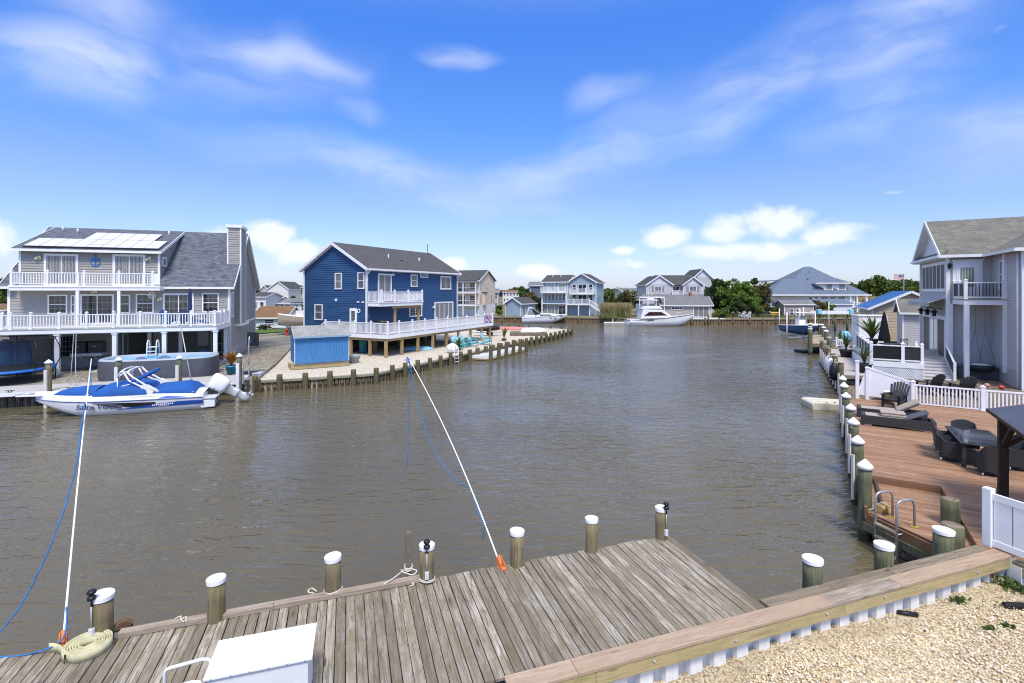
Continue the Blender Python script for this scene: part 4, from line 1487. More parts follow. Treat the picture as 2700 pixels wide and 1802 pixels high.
G3 = 'pilings of the left dock'
for i, (px, pt, lb) in enumerate(((128.5, 957, 'left dock piling with white cone cap beside the trampoline'), (313, 950, 'left dock piling with white cone cap in front of the swimming pool'),
                                  (473, 945, 'left dock piling with white cone cap between the pool and the tall boat tower'), (631.5, 940, 'left dock piling with white cone cap beside the plant pot and boat engine'))):
    x, _ = LD.pick(px, pt, -.13)
    w0 = LD.w(x, -.14)
    z_top = HC - (pt - HYP) / FPX * w0.y
    t = thing('dock_piling', lb, 'piling', (w0.x, w0.y, 0), 0, G3)
    wobble_post(.135, -.9, z_top - .02, seed=30 + i).build('post', PILEG if i else PILE, t)
    cap_cone(.17, .22).build('cap', CAPW, t, (0, 0, z_top - .04))
    rubboard(.2, R(-105), WHITE if i % 2 else CREAM, z_top - .38, -.2)(t, .135, z_top)

# ------------------------------------------------------------------ pool
pc = at(417, 985, ZL); pf = LD.loc(pc)
pl_x0, pl_x1 = LD.loc(at(262, 1000, ZL))[0], LD.loc(at(569, 985, ZL))[0]
yb0 = 2.45
pr = thing('swimming_pool', 'dark grey oval above ground swimming pool with blue water in front of the grey house', 'pool', tuple(LD.w((pl_x0 + pl_x1) / 2 - .1, yb0 + 1.75, ZL - .06)), LD.a)
PA, PB, PH = (pl_x1 - pl_x0) / 2 + .05, 1.72, 1.18
def oval(a, b, z, n=56, e=3.2):
    o = []
    for k in range(n):
        t_ = 2 * pi * k / n
        c, s_ = cos(t_), sin(t_)
        o.append((a * abs(c) ** (2 / e) * (1 if c > 0 else -1), b * abs(s_) ** (2 / e) * (1 if s_ > 0 else -1), z))
    return o
PW = M('pool_wall', (.085, .09, .11), .6, .1, 1.5)
m = MB(); m.sheet([oval(PA, PB, 0), oval(PA + .04, PB + .04, PH * .4), oval(PA, PB, PH - .02)], True, True)
m.build('wall', PW, pr)
m = MB(); m.sheet([oval(PA, PB, PH - .02), oval(PA - .03, PB - .03, PH + .05), oval(PA - .2, PB - .2, PH + .07), oval(PA - .3, PB - .3, PH - .02), oval(PA - .32, PB - .32, PH - .2)], True, True)
m.build('rim', M('pool_rim', (.34, .38, .44), .5, .06), pr)
m = MB(); o_ = oval(PA - .31, PB - .31, PH - .1)
m.add(o_, [tuple(range(len(o_)))]); m.build('water', M('pool_water', (.06, .40, .72), .06, .15, 1.2, spec=.6, bmp=.25, bscale=5), pr)
lp = LD.loc(at(402, 945, ZL + PH))
lx = lp[0] - ((pl_x0 + pl_x1) / 2 - .1)
pl = thing('pool_ladder', 'white pool ladder standing over the far rim of the pool', 'ladder', tuple(LD.w(LD.pick(404, 930, yb0 + 3.3)[0], yb0 + 3.25, ZL - .05)), LD.a)
for sx in (-.26, .26):
    MB().tube([(sx, .5, 0), (sx, .25, 1.95), (sx, .12, 2.12), (sx, -.08, 2.12), (sx, -.2, 1.95), (sx, -.36, .7)], .035, 8).build('side_rail', WROD, pl)
for z, y in ((1.42, -.23), (1.18, -.28), (.94, -.32)):
    MB().box(-.26, .26, y - .06, y + .06, z - .02, z + .02).build('tread', WROD, pl)
MB().box(-.26, .26, -.1, .25, 1.66, 1.70).build('platform', WROD, pl)

# ------------------------------------------------------------------ adirondack chairs
def adirondack(name, label, loc, rot, slat, arm, group, sc=1.0, cat='chair'):
    t = thing(name, label, cat, loc, rot, group)
    t.scale = (sc,) * 3
    for sx in (-1, 1):
        MB().bar((sx * .27, -.42, .0), (sx * .27, -.42, .56), .09, .03).build('front_leg', arm, t)
        MB().bar((sx * .25, -.45, .34), (sx * .25, .46, .06), .03, .13).build('side_rail', arm, t)
        MB().prism([(sx * .27 - .075, -.5), (sx * .27 + .075, -.5), (sx * .27 + .06, .28), (sx * .27 - .04, .34)], .565, .592, 'z').build('arm', arm, t)
        MB().bar((sx * .27, .2, .2), (sx * .27, .22, .56), .06, .03).build('back_leg', arm, t)
    for k in range(6):
        f = k / 5
        MB().bar((-.26, -.42 + .52 * f, .405 - .15 * f), (.26, -.42 + .52 * f, .405 - .15 * f), .085, .022).build('seat_slat', slat, t)
    for k in range(7):
        u_ = (k - 3) / 3
        H_ = .86 - .14 * u_ * u_
        x0_, x1_ = .215 * u_, .30 * u_
        MB().bar((x0_, .10, .26), (x1_, .10 + H_ * .42, .26 + H_ * .9), .078, .02, (0, 1, 0)).build('back_slat', slat, t)
    MB().bar((-.27, .30, .63), (.27, .30, .63), .05, .03).build('back_brace', arm, t)
    return t


NAVY = M('navy_plastic', (.035, .075, .20), .5, .08)
cs = []
for i, (px, pb) in enumerate(((366, 996), (427, 991))):
    w0 = at(px, pb, ZL + .0)
    cs.append(adirondack('adirondack_chair', ['white and navy slatted chair on the left dock, left of the pair', 'white and navy slatted chair on the left dock, right of the pair'][i], tuple(w0), LD.a + R(2), NAVY, WHITE, 'slatted chairs on the left dock', 1.18))
adirondack('adirondack_chair', 'navy slatted chair under the right end of the grey house deck', tuple(LH.w(12.6, -2.2, ZL)), R(70), NAVY, NAVY, 'slatted chairs on the left dock', 1.0)
# table, chairs and parasol on the lower deck
um = thing('parasol', 'closed navy parasol standing on the lower deck of the grey house', 'parasol', tuple(LH.w(LH.pick(501, 800, -2.0)[0], -2.0, z1f)))
MB().tube([(0, 0, 0), (0, 0, 2.75)], .025, 8).build('pole', WHITE, um)
MB().lathe([(.09, .95), (.15, 1.25), (.13, 1.6), (.11, 2.3), (.05, 2.6), (.02, 2.65)], n=9, smooth=False).build('canopy', M('navy_cloth', (.02, .035, .11), .9, .1), um)
MB().lathe([(.25, 0), (.25, .05), (.05, .09)], n=14).build('base', DARKMET, um)
tb = thing('patio_table', 'low patio table beside the navy parasol on the lower deck', 'table', tuple(LH.w(LH.pick(500, 800, -2.6)[0], -2.6, z1f)))
MB().lathe([(.6, .72), (.6, .75), (.02, .752)], n=20).build('table_top', WHITE, tb)
for k in range(4):
    MB().bar((.45 * cos(k * pi / 2), .45 * sin(k * pi / 2), 0), (.4 * cos(k * pi / 2), .4 * sin(k * pi / 2), .72), .04).build('leg', WHITE, tb)
for i, (px, yy, rz) in enumerate(((443, -2.2, 60), (491, -3.3, 175), (531, -2.6, -70))):
    adirondack('adirondack_chair', ['navy slatted chair left of the parasol on the lower deck', 'navy slatted chair in front of the parasol, turned away', 'navy slatted chair right of the parasol on the lower deck'][i], tuple(LH.w(LH.pick(px, 800, yy)[0], yy, z1f)), LH.a + R(rz), NAVY, NAVY, 'navy chairs on the lower deck', 1.05)

# ------------------------------------------------------------------ trampoline
tp = at(45, 990, ZL)
tx, _ = LD.loc(tp)
tr = thing('trampoline', 'round trampoline with black safety net and blue edge pad at the left frame edge', 'trampoline', tuple(LD.w(LD.pick(8, 980, 4.4)[0], 4.6, ZL - .05)), LD.a)
TR, TH = 2.25, .78
ring = [(TR * cos(a), TR * sin(a)) for a in [2 * pi * k / 40 for k in range(40)]]
m = MB(); m.sheet([[(x * 1.0, y * 1.0, TH - .1) for x, y in ring], [(x * 1.02, y * 1.02, TH + .02) for x, y in ring], [(x * .88, y * .88, TH + .03) for x, y in ring]], True, True)
m.build('edge_pad', M('blue_pad', (.02, .16, .55), .45, .1), tr)
m = MB(); m.add([(x * .88, y * .88, TH) for x, y in ring], [tuple(range(40))]); m.build('mat', BLACK, tr)
netm, nt_, nb = principled('net_mesh')
nb.inputs['Base Color'].default_value = (.01, .01, .012, 1)
nb.inputs['Alpha'].default_value = .42
m = MB(); m.sheet([[(x * .97, y * .97, TH) for x, y in ring], [(x * .93, y * .93, TH + .9) for x, y in ring], [(x * .97, y * .97, TH + 1.75) for x, y in ring]], True, True)
m.build('net', netm, tr)
MB().tube([(x * .98, y * .98, TH + 1.76) for x, y in ring], .03, 6, closed=True).build('top_hoop', BLACK, tr)
for k in range(8):
    a = 2 * pi * k / 8 + .25
    c, s_ = TR * cos(a), TR * sin(a)
    MB().tube([(c * .99, s_ * .99, 0), (c, s_, TH), (c * 1.1, s_ * 1.1, TH + .5), (c * 1.1, s_ * 1.1, TH + 1.1), (c * .98, s_ * .98, TH + 1.76)], .03, 6).build('pole', BLACK, tr)
sb = thing('covered_boards', 'two blue covered stand up shapes behind the trampoline net', 'cover', tuple(LD.w(LD.pick(38, 940, 7.4)[0], 7.4, ZL)), LD.a)
for sx in (-.45, .4):
    MB().lathe([(.5, 0), (.52, .9), (.48, 1.7), (.34, 2.1), (.12, 2.25)], (sx, 0, 0), 12, sy=.5).build('cover', M('blue_tarp', (.015, .14, .34), .5, .15, 3, bmp=.5, bscale=6), sb)

# ------------------------------------------------------------------ plant pot, basketball hoop
def pot_plant(name, label, loc, rp, hp_, potmat, leaf, n, hh, seed, group=None, spread=.5, cat='potted plant', blade=.06):
    t = thing(name, label, cat, loc, 0, group)
    m = MB().lathe([(rp * .72, 0), (rp * .95, hp_ * .8), (rp * 1.05, hp_ * .82), (rp * 1.05, hp_), (rp * .92, hp_), (rp * .9, hp_ * .9)], n=16)
    m.build('pot', potmat, t)
    MB().lathe([(rp * .9, hp_ * .88), (.01, hp_ * .9)], n=12).build('soil', EARTH, t)
    r = random.Random(seed)
    lv = MB()
    for k in range(n):
        a = r.uniform(0, 2 * pi); e = r.uniform(.15, 1.0); L = hh * r.uniform(.6, 1.05)
        dx_, dy_ = cos(a) * spread * e, sin(a) * spread * e
        P_ = [Vector((dx_ * L * f * (.5 + f * .5), dy_ * L * f * (.5 + f * .5), hp_ * .88 + L * (f - .38 * e * f * f))) for f in (0, .3, .6, .85, 1)]
        sd_ = Vector((-sin(a), cos(a), 0))
        ws = [blade * .3, blade * .8, blade, blade * .6, .004]
        lv.sheet([[p - sd_ * w, p + Vector((0, 0, w * .4)), p + sd_ * w] for p, w in zip(P_, ws)], True)
    lv.build('leaves', leaf, t)
    return t


CROTON = foliage('croton_leaf', [(.35, .10, .03), (.50, .26, .06), (.20, .25, .04)], .5, .3, 2.5)
PALM = foliage('palm_leaf', [(.05, .10, .02), (.11, .16, .035), (.20, .22, .05)], .5, .25, 2.0)
TEALPOT = M('teal_glaze', (.02, .20, .32), .25, .12)
pot_plant('plant_pot', 'teal pot with red and yellow croton on the left dock', tuple(at(610, 984, ZL)), .36, .5, TEALPOT, CROTON, 46, 1.15, 3, spread=.7, blade=.07)
bp = at(656, 985, ZL)
bh_ = thing('basketball_hoop', 'portable basketball hoop with black backboard seen from behind', 'basketball hoop', tuple(bp), R(65))
MB().tube([(0, 0, .1), (0, 0, 2.0), (.05, 0, 2.4)], .035, 8).build('pole', GALV, bh_)
MB().box(-.35, .35, -.5, .4, .0, .12).build('base', BLACK, bh_, bevel=.03)
MB().box(.28, .33, -.55, .55, 1.75, 2.65).build('backboard', BLACK, bh_, bevel=.02)
MB().bar((0, 0, 1.9), (.3, 0, 2.2), .05).build('bracket', M('blue_metal', (.03, .08, .4), .4, .1), bh_)
MB().tube([(.56 + .23 * cos(a), .23 * sin(a), 2.0) for a in [2 * pi * k / 16 for k in range(16)]], .012, 6, closed=True).build('rim', ORANGE, bh_)
tb = thing('fishing_rods', 'pair of slim fishing poles leaning from the deck to the left dock', 'fishing rod', tuple(at(200, 1018, ZL)))
MB().tube([(0, 0, 0), (-.9, 1.0, 1.4), (-1.75, 2.0, 2.85)], .018, 6).build('rod', GALV, tb)
MB().tube([(-.5, .2, 0), (-1.1, 1.0, 1.4), (-1.9, 2.0, 2.8)], .014, 6).build('rod', GALV, tb)
tb = thing('leaning_pole', 'long grey pole leaning from the left dock against the grey house deck', 'pole', tuple(at(504, 1003, ZL)))
MB().tube([(0, 0, 0), (-1.0, .9, 2.0), (-2.05, 1.9, 3.9)], .03, 6).build('pole', GALV, tb)
# swim ladder at the dock end
w0 = at(648, 1000, ZL)
sl = thing('swim_ladder', 'grey swim ladder hanging at the right end of the left dock', 'ladder', tuple(w0), LD.a)
for sx in (-.17, .17):
    MB().tube([(sx, .3, .0), (sx, .28, .7), (sx, .12, .85), (sx, -.04, .7), (sx, -.06, -1.0)], .022, 8).build('side_rail', ALU, sl)
for k in range(4):
    MB().box(-.17, .17, -.1, -.03, -.85 + k * .27, -.81 + k * .27).build('rung', ALU, sl)
# ================================================================== bowrider boat
BF = Fr(-16.97, 26.69, 18.5)
bx0 = BF.pick(94, 1058, 0)[0]
bx1 = BF.pick(541, 1058, -.7)[0]
BL = bx1 - bx0
bo = thing('motor_boat', 'white bowrider with blue covers, wake tower and tilted outboard moored at the left dock', 'boat', tuple(BF.w(bx0, 0, 0)), BF.a)
GEL = M('white_gelcoat', (.82, .82, .83), .22, .02, 1, coat=.5)
BLUEG = M('blue_gelcoat', (.02, .09, .42), .25, .05, 1, coat=.5)
BLKG = M('black_gelcoat', (.012, .012, .018), .2, .05, 1, coat=.5)
GREYG = M('grey_gelcoat', (.16, .16, .2), .25, .05, 1, coat=.4)
CANV = M('blue_canvas', (.008, .085, .34), .75, .10, 1.4, bmp=.6, bscale=3)


def hb(s):                                     # half beam at the rub rail
    return 1.22 * min(1, (1 - (1 - min(1, s / .50)) ** 2.0)) * (1 - .06 * max(0, s - .6) / .4)


def keel(s):
    return -.45 + 1.19 * max(0, 1 - s / .40) ** 1.55


def rubz(s):
    return .78 - .10 * s + .06 * max(0, .2 - s) / .2


def sheer(s):
    return rubz(s) + .26 - .12 * max(0, s - .75) / .25


def side(s, t, dy=0.0):                        # t 0 chine, 1 rub rail, 2 sheer, near side (negative y)
    h_ = hb(s)
    zc = max(.04, keel(s) + .30 * (rubz(s) - keel(s)))
    if t <= 1:
        yy = h_ * (.80 + .20 * t ** .8) if s > .001 else 0
        z = zc + (rubz(s) - zc) * t
    else:
        yy = h_ * (1.0 - .10 * (t - 1))
        z = rubz(s) + (sheer(s) - rubz(s)) * (t - 1)
    return Vector((s * BL, -(yy + dy), z))


ST = [0, .015, .04, .08, .13, .19, .26, .34, .43, .52, .62, .72, .82, .92, 1.0]
rows = []
for s in ST:
    l = [side(s, 2), side(s, 1.5), side(s, 1.05), side(s, 1), side(s, .66), side(s, .33), side(s, 0), Vector((s * BL, 0, keel(s)))]
    r = [Vector((p.x, -p.y, p.z)) for p in reversed(l[:-1])]
    rows.append(l + r)
m = MB(); m.sheet(rows, True)
n = len(rows[0]); m.f.append(tuple(range((len(rows) - 1) * n, len(rows) * n))); m.sm.append(False)
m.build('hull', GEL, bo)
rows = []
for s in ST:
    a = side(s, 2); b = Vector((a.x, -a.y, a.z))
    rows.append([a, a * .7 + b * .3 + Vector((0, 0, .09)), (a + b) / 2 + Vector((0, 0, .12 if s > .02 else 0)), a * .3 + b * .7 + Vector((0, 0, .09)), b])
MB().sheet(rows, True).build('deck', GEL, bo)
MB().tube([side(s, 1.02, .012) for s in ST], .022, 6).build('rub_rail', M('rub_rail', (.30, .36, .55), .4, .1), bo)


def decal(s0, s1, lo, hi, mat, name, k=24, off=.006):
    R_ = []
    for i in range(k + 1):
        f = i / k
        s = s0 + (s1 - s0) * f
        a, b = lo(f), hi(f)
        R_.append([side(s, a + (b - a) * j / 4, off) for j in range(5)])
    MB().sheet(R_, True).build(name, mat, bo)


decal(.0, 1.0, lambda f: .93, lambda f: .955, BLUEG, 'pinstripe')
decal(.36, .80, lambda f: .86 - .18 * f, lambda f: .90 - .02 * f - .16 * f * f, BLKG, 'black_swoosh', off=.005) if False else None
decal(.40, .72, lambda f: .87 - .47 * min(1, 1.6 * f) + .36 * max(0, f - .5), lambda f: .88 - .10 * f, BLKG, 'black_flash')
decal(.36, .53, lambda f: .88 - .50 * f, lambda f: .885 - .20 * f ** 2, GREYG, 'grey_flash', off=.009)
decal(.50, 1.0, lambda f: .32 + .10 * f, lambda f: .36 + .40 * min(1, f * 1.4) - .0 * f, BLUEG, 'blue_flash', off=.012)
decal(.74, .99, lambda f: 1.06 + .02 * f, lambda f: 1.12 + .55 * sin(pi * min(1, f * 1.1 + .05)) * (1 - f * .6), BLUEG, 'blue_quarter', off=.008)
decal(.55, .80, lambda f: 1.48, lambda f: 1.50 + .22 * sin(pi * f), M('grey_vent', (.45, .45, .47), .4, .1), 'side_vent', off=.006)


def lettering(txt, s, t, size, mat, name, shear=.35, sx=1.0):
    cu = bpy.data.curves.new(name, 'FONT')
    cu.body = txt; cu.size = size; cu.extrude = .002; cu.shear = shear
    tmp = bpy.data.objects.new(name + '_outline', cu); COL.objects.link(tmp)
    bpy.context.view_layer.update()
    me = bpy.data.meshes.new_from_object(tmp.evaluated_get(bpy.context.evaluated_depsgraph_get()))
    bpy.data.objects.remove(tmp); bpy.data.curves.remove(cu)
    me.materials.clear(); me.materials.append(mat)
    p, q = side(s, t, .03), side(s + .05, t, .03)
    d = q - p
    tilt = side(s, t + .2, .0) - side(s, t - .2, .0)
    return put(name, me, bo, p, (pi / 2 - atan2(tilt.y, tilt.z), 0, atan2(d.y, d.x)), scale=(sx, 1, 1))


lettering('Salty', .262, .42, .39, M('navy_lettering', (.02, .05, .16), .4, .05), 'boat_name', .4, 1.1)
lettering('Vibes', .385, .44, .39, MATS['navy_lettering'], 'boat_name', .4, 1.05)
ol = MB()
c0 = side(.366, .5, .035)
ol.tube([c0 + Vector((.07 * cos(a), 0, .10 * sin(a))) for a in [2 * pi * k / 12 for k in range(12)]], .014, 5, closed=True)
ol.tube([c0 + Vector((.02, 0, .14)), c0 + Vector((.02, 0, -.14))], .012, 5)
ol.build('name_emblem', MATS['grey_gelcoat'], bo)
ms = MB()
for k in range(11):
    p = side(.70 + k * .0115, .53 + .008 * k, .022)
    ms.box(p.x, p.x + .055, p.y - .004, p.y, p.z - .03, p.z + .03)
for k in range(6):
    p = side(.735 + k * .011, .44 + .008 * k, .022)
    ms.box(p.x, p.x + .05, p.y - .004, p.y, p.z - .018, p.z + .018)
ms.build('maker_marks', GEL, bo, kind='stuff')
# pulpit with anchor
m = MB(); m.prism([(-.75, -.12), (.35, -.3), (.35, .3), (-.75, .12)], sheer(0) - .1, sheer(0) - .03, 'z').build('pulpit', GEL, bo, bevel=.02)
m = MB(); m.tube([(-.72, 0, sheer(0) - .02), (-.1, 0, sheer(0) + .03)], .035, 8).tube([(-.85, -.1, sheer(0) - .02), (-.74, 0, sheer(0) - .05), (-.85, .1, sheer(0) - .02)], .03, 8)
m.build('anchor', ALU, bo)


def canopy(prof, wid, name, mat=CANV, base=None, rows_=9):
    """cloth cover over stations: prof = [(s, ridge height over the deck)]"""
    R_ = []
    for (s, hgt) in prof:
        e = hb(s) * wid(s)
        zb_ = sheer(s) + .02
        R_.append([Vector((s * BL, e * cos(pi * j / 10) * -1, zb_ + hgt * (sin(pi * j / 10) ** .6))) for j in range(11)])
    return MB().sheet(R_, True).build(name, mat, bo)


canopy([(.115, .0), (.14, .14), (.19, .26), (.26, .32), (.33, .33), (.37, .31)], lambda s: .82, 'bow_cover')
canopy([(.36, .02), (.375, .26), (.41, .42), (.46, .52), (.53, .56), (.60, .54), (.645, .46), (.66, .34), (.667, .0)], lambda s: .95, 'cockpit_cover')
canopy([(.70, .0), (.705, .30), (.76, .33), (.82, .40), (.87, .46), (.91, .38), (.945, .10), (.95, 0)], lambda s: .90, 'stern_cover')
MB().prism([(.93 * BL, -1.05), (1.0 * BL + .55, -.95), (1.0 * BL + .55, .95), (.93 * BL, 1.05)], .50, .60, 'z').build('swim_platform', M('platform_grey', (.52, .52, .53), .6, .06), bo, bevel=.03)
MB().prism([(.98 * BL, -1.0), (1.0 * BL + .5, -.9), (1.0 * BL + .3, .85), (.98 * BL, .9)], .06, .50, 'z').build('transom', GEL, bo, bevel=.05)
# wake tower: leans forward from the stern quarter
for sg in (-1, 1):
    x = BL
    f0 = Vector((.69 * x, sg * 1.02, sheer(.69) + .05)); f1 = Vector((.55 * x, sg * .92, sheer(.6) + 1.12))
    m = MB()
    m.tube([f0 + Vector((.28, 0, 0)), f0 + Vector((-.12, 0, .30)), f1 + Vector((.22, 0, -.26)), f1], .045, 8)
    m.tube([f0 + Vector((-.35, 0, .0)), f0 + Vector((-.42, 0, .32)), f1 + Vector((.05, 0, -.42)), f1 + Vector((-.12, 0, -.06))], .045, 8)
    m.tube([f1, f1 + Vector((-.28, 0, .02)), f1 + Vector((-.42, 0, -.25))], .04, 8)
    m.tube([f1 + Vector((-.42, 0, -.25)), f1 + Vector((-.42, 0, -.75)), f1 + Vector((.1, 0, -.62))], .03, 8)
    m.prism([(f0.x - .5, f0.z - .03), (f0.x + .42, f0.z - .03), (f0.x + .28, f0.z + .14), (f0.x - .12, f0.z + .42), (f0.x - .45, f0.z + .40), (f0.x - .32, f0.z + .18)], f0.y - .03, f0.y + .03, 'y')
    m.build('tower_leg', GEL, bo)
m = MB()
for dx_, dz_ in ((0, 0), (-.28, .02), (-.42, -.25)):
    m.tube([(.55 * BL + dx_, -.92, sheer(.6) + 1.12 + dz_), (.55 * BL + dx_, -.4, sheer(.6) + 1.2 + dz_), (.55 * BL + dx_, .4, sheer(.6) + 1.2 + dz_), (.55 * BL + dx_, .92, sheer(.6) + 1.12 + dz_)], .04, 8)
m.build('tower_hoops', GEL, bo)
MB().tube([(.575 * BL, -.95, sheer(.6) + .62), (.66 * BL, -.6, sheer(.6) + .95), (.715 * BL, -.4, sheer(.6) + 1.18)], [.07, .11, .07], 10).build('bimini_roll', CANV, bo)
# outboard, tilted up
en = MB(lambda x, y, z: (x * .9 + BL + .40, y * .9, z * .9 + .62))
def loft(m, secs, n=16):
    R_ = []
    for (p, d, a, b) in secs:
        p, d = Vector(p), Vector(d).normalized()
        e = Vector((0, 1, 0)); u_ = d.cross(e)
        R_.append([tuple(p + u_ * (a * (1 if cos(t_) > 0 else -1) * abs(cos(t_)) ** .7) + e * (b * (1 if sin(t_) > 0 else -1) * abs(sin(t_)) ** .7)) for t_ in [2 * pi * k / n for k in range(n)]])
    m.sheet(R_, True, True)
    c = len(m.v)
    m.f += [tuple(range(c - n, c)), tuple(range(c - len(R_) * n, c - (len(R_) - 1) * n))]; m.sm += [False, False]
    return m
dd = Vector((.86, 0, -.50))
q0 = Vector((-.30, 0, .86))
loft(en, [(q0 + dd * 0, dd, .36, .20), (q0 + dd * .06, dd, .46, .28), (q0 + dd * .35, dd, .52, .31), (q0 + dd * .8, dd, .45, .30), (q0 + dd * 1.02, dd, .36, .26)])
en.build('engine_cowl', GEL, bo)
en = MB(en.T)
q1 = q0 + dd * 1.0 + Vector((-.05, 0, -.1))
loft(en, [(q1, dd, .30, .2), (q1 + dd * .35, dd, .27, .16), (q1 + dd * .62, dd, .25, .14), (q1 + dd * .64, dd, .29, .17), (q1 + dd * .70, dd, .29, .17), (q1 + dd * .72, dd, .25, .13), (q1 + dd * 1.0, dd, .22, .11), (q1 + dd * 1.05, dd, .26, .14), (q1 + dd * 1.3, dd, .24, .11), (q1 + dd * 1.45, dd, .10, .08)])
en.build('engine_leg', M('engine_grey', (.48, .48, .50), .35, .06, metal=.2), bo)
en = MB(en.T)
q2 = q1 + dd * 1.28
pd = Vector((.5, 0, .86))
en.tube([q2 - pd * .15, q2 + pd * .30, q2 + pd * .42], [.09, .085, .03], 10)
for k in range(3):
    a = 2 * pi * k / 3 + .4
    rad = Vector((0, 1, 0)) * cos(a) + pd.cross(Vector((0, 1, 0))) * sin(a)
    tn = pd.cross(rad)
    c = q2 + pd * .32
    en.add([tuple(c + rad * .06 - tn * .05 - pd * .03), tuple(c + rad * .22 - tn * .10 - pd * .05), tuple(c + rad * .28), tuple(c + rad * .20 + tn * .10 + pd * .05), tuple(c + rad * .06 + tn * .05 + pd * .03)], [(0, 1, 2, 3, 4)])
en.build('propeller', M('prop_steel', (.6, .6, .6), .25, .05, metal=.9), bo)
en = MB(en.T); en.box(-.42, .02, -.17, .17, -.42, .30).tube([(-.3, -.24, .1), (-.05, -.24, .35)], .03, 8).tube([(-.3, .24, .1), (-.05, .24, .35)], .03, 8)
en.build('engine_bracket', DARKMET, bo)
for s in (.33, .68, .93):
    p = side(s, 2)
    MB().tube([p + Vector((-.09, .05, .05)), p + Vector((-.06, .05, .08)), p + Vector((.06, .05, .08)), p + Vector((.09, .05, .05))], .014, 6).build('cleat', ALU, bo)
w0 = side(.985, 2)
ln = thing('mooring_line', 'mooring line from the white boat stern to the left dock', 'rope', tuple(BF.w(bx0, 0, 0)), BF.a)
c_ = LD.w(LD.loc(at(519, 1006, ZL))[0], .12, ZL + .09)
cl_ = BF.loc(c_); 
rope([(.93 * BL, .9, sheer(.93) + .1), ((.93 * BL + cl_[0] - bx0) / 2, (cl_[1] + .9) / 2, .75), (cl_[0] - bx0, cl_[1], ZL + .09)], .014, 'line', ROPE, ln)
ln = thing('mooring_line', 'mooring line from the white boat bow to the left dock', 'rope', tuple(BF.w(bx0, 0, 0)), BF.a)
c_ = LD.w(LD.loc(at(182, 1028, ZL))[0], .12, ZL + .09); cl_ = BF.loc(c_)
rope([(.33 * BL, 1.1, sheer(.33) + .08), ((.33 * BL + cl_[0] - bx0) / 2, (cl_[1] + 1.1) / 2, .85), (cl_[0] - bx0, cl_[1], ZL + .09)], .014, 'line', ROPE, ln)
# ================================================================== dark blue house
NAVYS = M('navy_siding', (.028, .082, .19), .55, .06, .8)
BH = Fr(-12.8, 43.4, -26.6 + 90 - 90)           # placeholder, replaced below
# local x runs along the long (right) side away from the viewer, so the gable is the face x = 0
bang = 90 - 26.6
BH = Fr(-12.8, 43.4, bang)
BLn, BWd = 14.5, 7.75                          # length; depth (to local +y)
zbE, zbR = 8.2, 10.62
z0b = 2.30
h = BH.root('blue_house', 'dark blue clapboard house with grey gable roof, white balcony and wraparound deck', 'house')
siding(front(0), [(0, z0b), (BLn, z0b), (BLn, zbE), (0, zbE)], .2, NAVYS, h, dep=.045)
siding(sideL(0), [(0, z0b), (BWd, z0b), (BWd, zbE), (BWd / 2, zbR - .1), (0, zbE)], .2, NAVYS, h, dep=.045)
siding(sideR(BLn), [(0, z0b), (BWd, z0b), (BWd, zbE), (BWd / 2, zbR - .1), (0, zbE)], .2, NAVYS, h, dep=.045)
MB().box(.02, BLn - .02, .02, BWd, z0b - .12, z0b).build('floor_frame', TREATEDX, h)
RB = shingle('charcoal_shingle', [(.085, .085, .09), (.125, .125, .13), (.10, .10, .107)], 'x', .53, .15, .32)
sb_ = (zbR - zbE) / (BWd / 2 + .35)
m = MB()
m.slab([(-.35, -.35, zbE), (BLn + .3, -.35, zbE), (BLn + .3, BWd / 2, zbR + .05), (-.35, BWd / 2, zbR + .05)], .12)
m.slab([(-.35, BWd + .35, zbE), (BLn + .3, BWd + .35, zbE), (BLn + .3, BWd / 2, zbR + .05), (-.35, BWd / 2, zbR + .05)], .12)
m.build('roof', RB, h)
for x in (-.38, BLn + .33):
    m = MB()
    for y in (-.37, BWd + .37):
        m.bar((x, y, zbE - .1), (x, BWd / 2, zbR - .06), .05, .24)
    m.build('rake_board', WHITE, h)
for y in (-.35, BWd + .35):
    MB().slab([(-.35, y, zbE - .2), (0, y, zbE - .2), (0, BWd / 2, zbR - .18), (-.35, BWd / 2, zbR - .18)], .02).build('rake_soffit', WHITE, h)
MB().box(-.38, BLn + .33, -.47, -.36, zbE - .15, zbE).build('gutter', WHITE, h)
MB().box(-.2, BLn + .2, -.36, .02, zbE - .2, zbE - .17).build('soffit', WHITE, h)
for x, y in ((0, 0), (0, BWd), (BLn, 0)):
    MB().box(x - .07, x + .07, y - .07, y + .07, z0b, zbE - .15).build('corner_board', WHITE, h)
for x in (-.02, BLn + .02):
    MB().tube([(x, -.42, zbE - .15), (x, -.3, zbE - .35), (x, -.12, zbE - .5), (x, -.12, z0b + .2)], .055, 8).build('downspout', WHITE, h)
# vents
for px, py, yy in ((1024, 690, 1.6), (1105, 695, 1.5)):
    x, _ = BH.pick(px, py, yy)
    MB().lathe([(.06, 0), (.06, .5)], n=10).build('roof_vent', WHITE, h, (x, yy, zbE + (yy + .35) * sb_ - .03))
x, _ = BH.pick(1121, 670, BWd / 2)
MB().lathe([(.04, 0), (.04, 1.15), (.1, 1.18), (.1, 1.28), (.03, 1.3)], n=10).build('flue', GALV, h, (x, BWd / 2 - .35, zbR - .25))
x, _ = BH.pick(1058, 694, 1.5)
MB().box(-.12, .12, -.12, .12, 0, .06).build('roof_vent', BLACK, h, (x, 1.5, zbE + 1.85 * sb_ + .0))
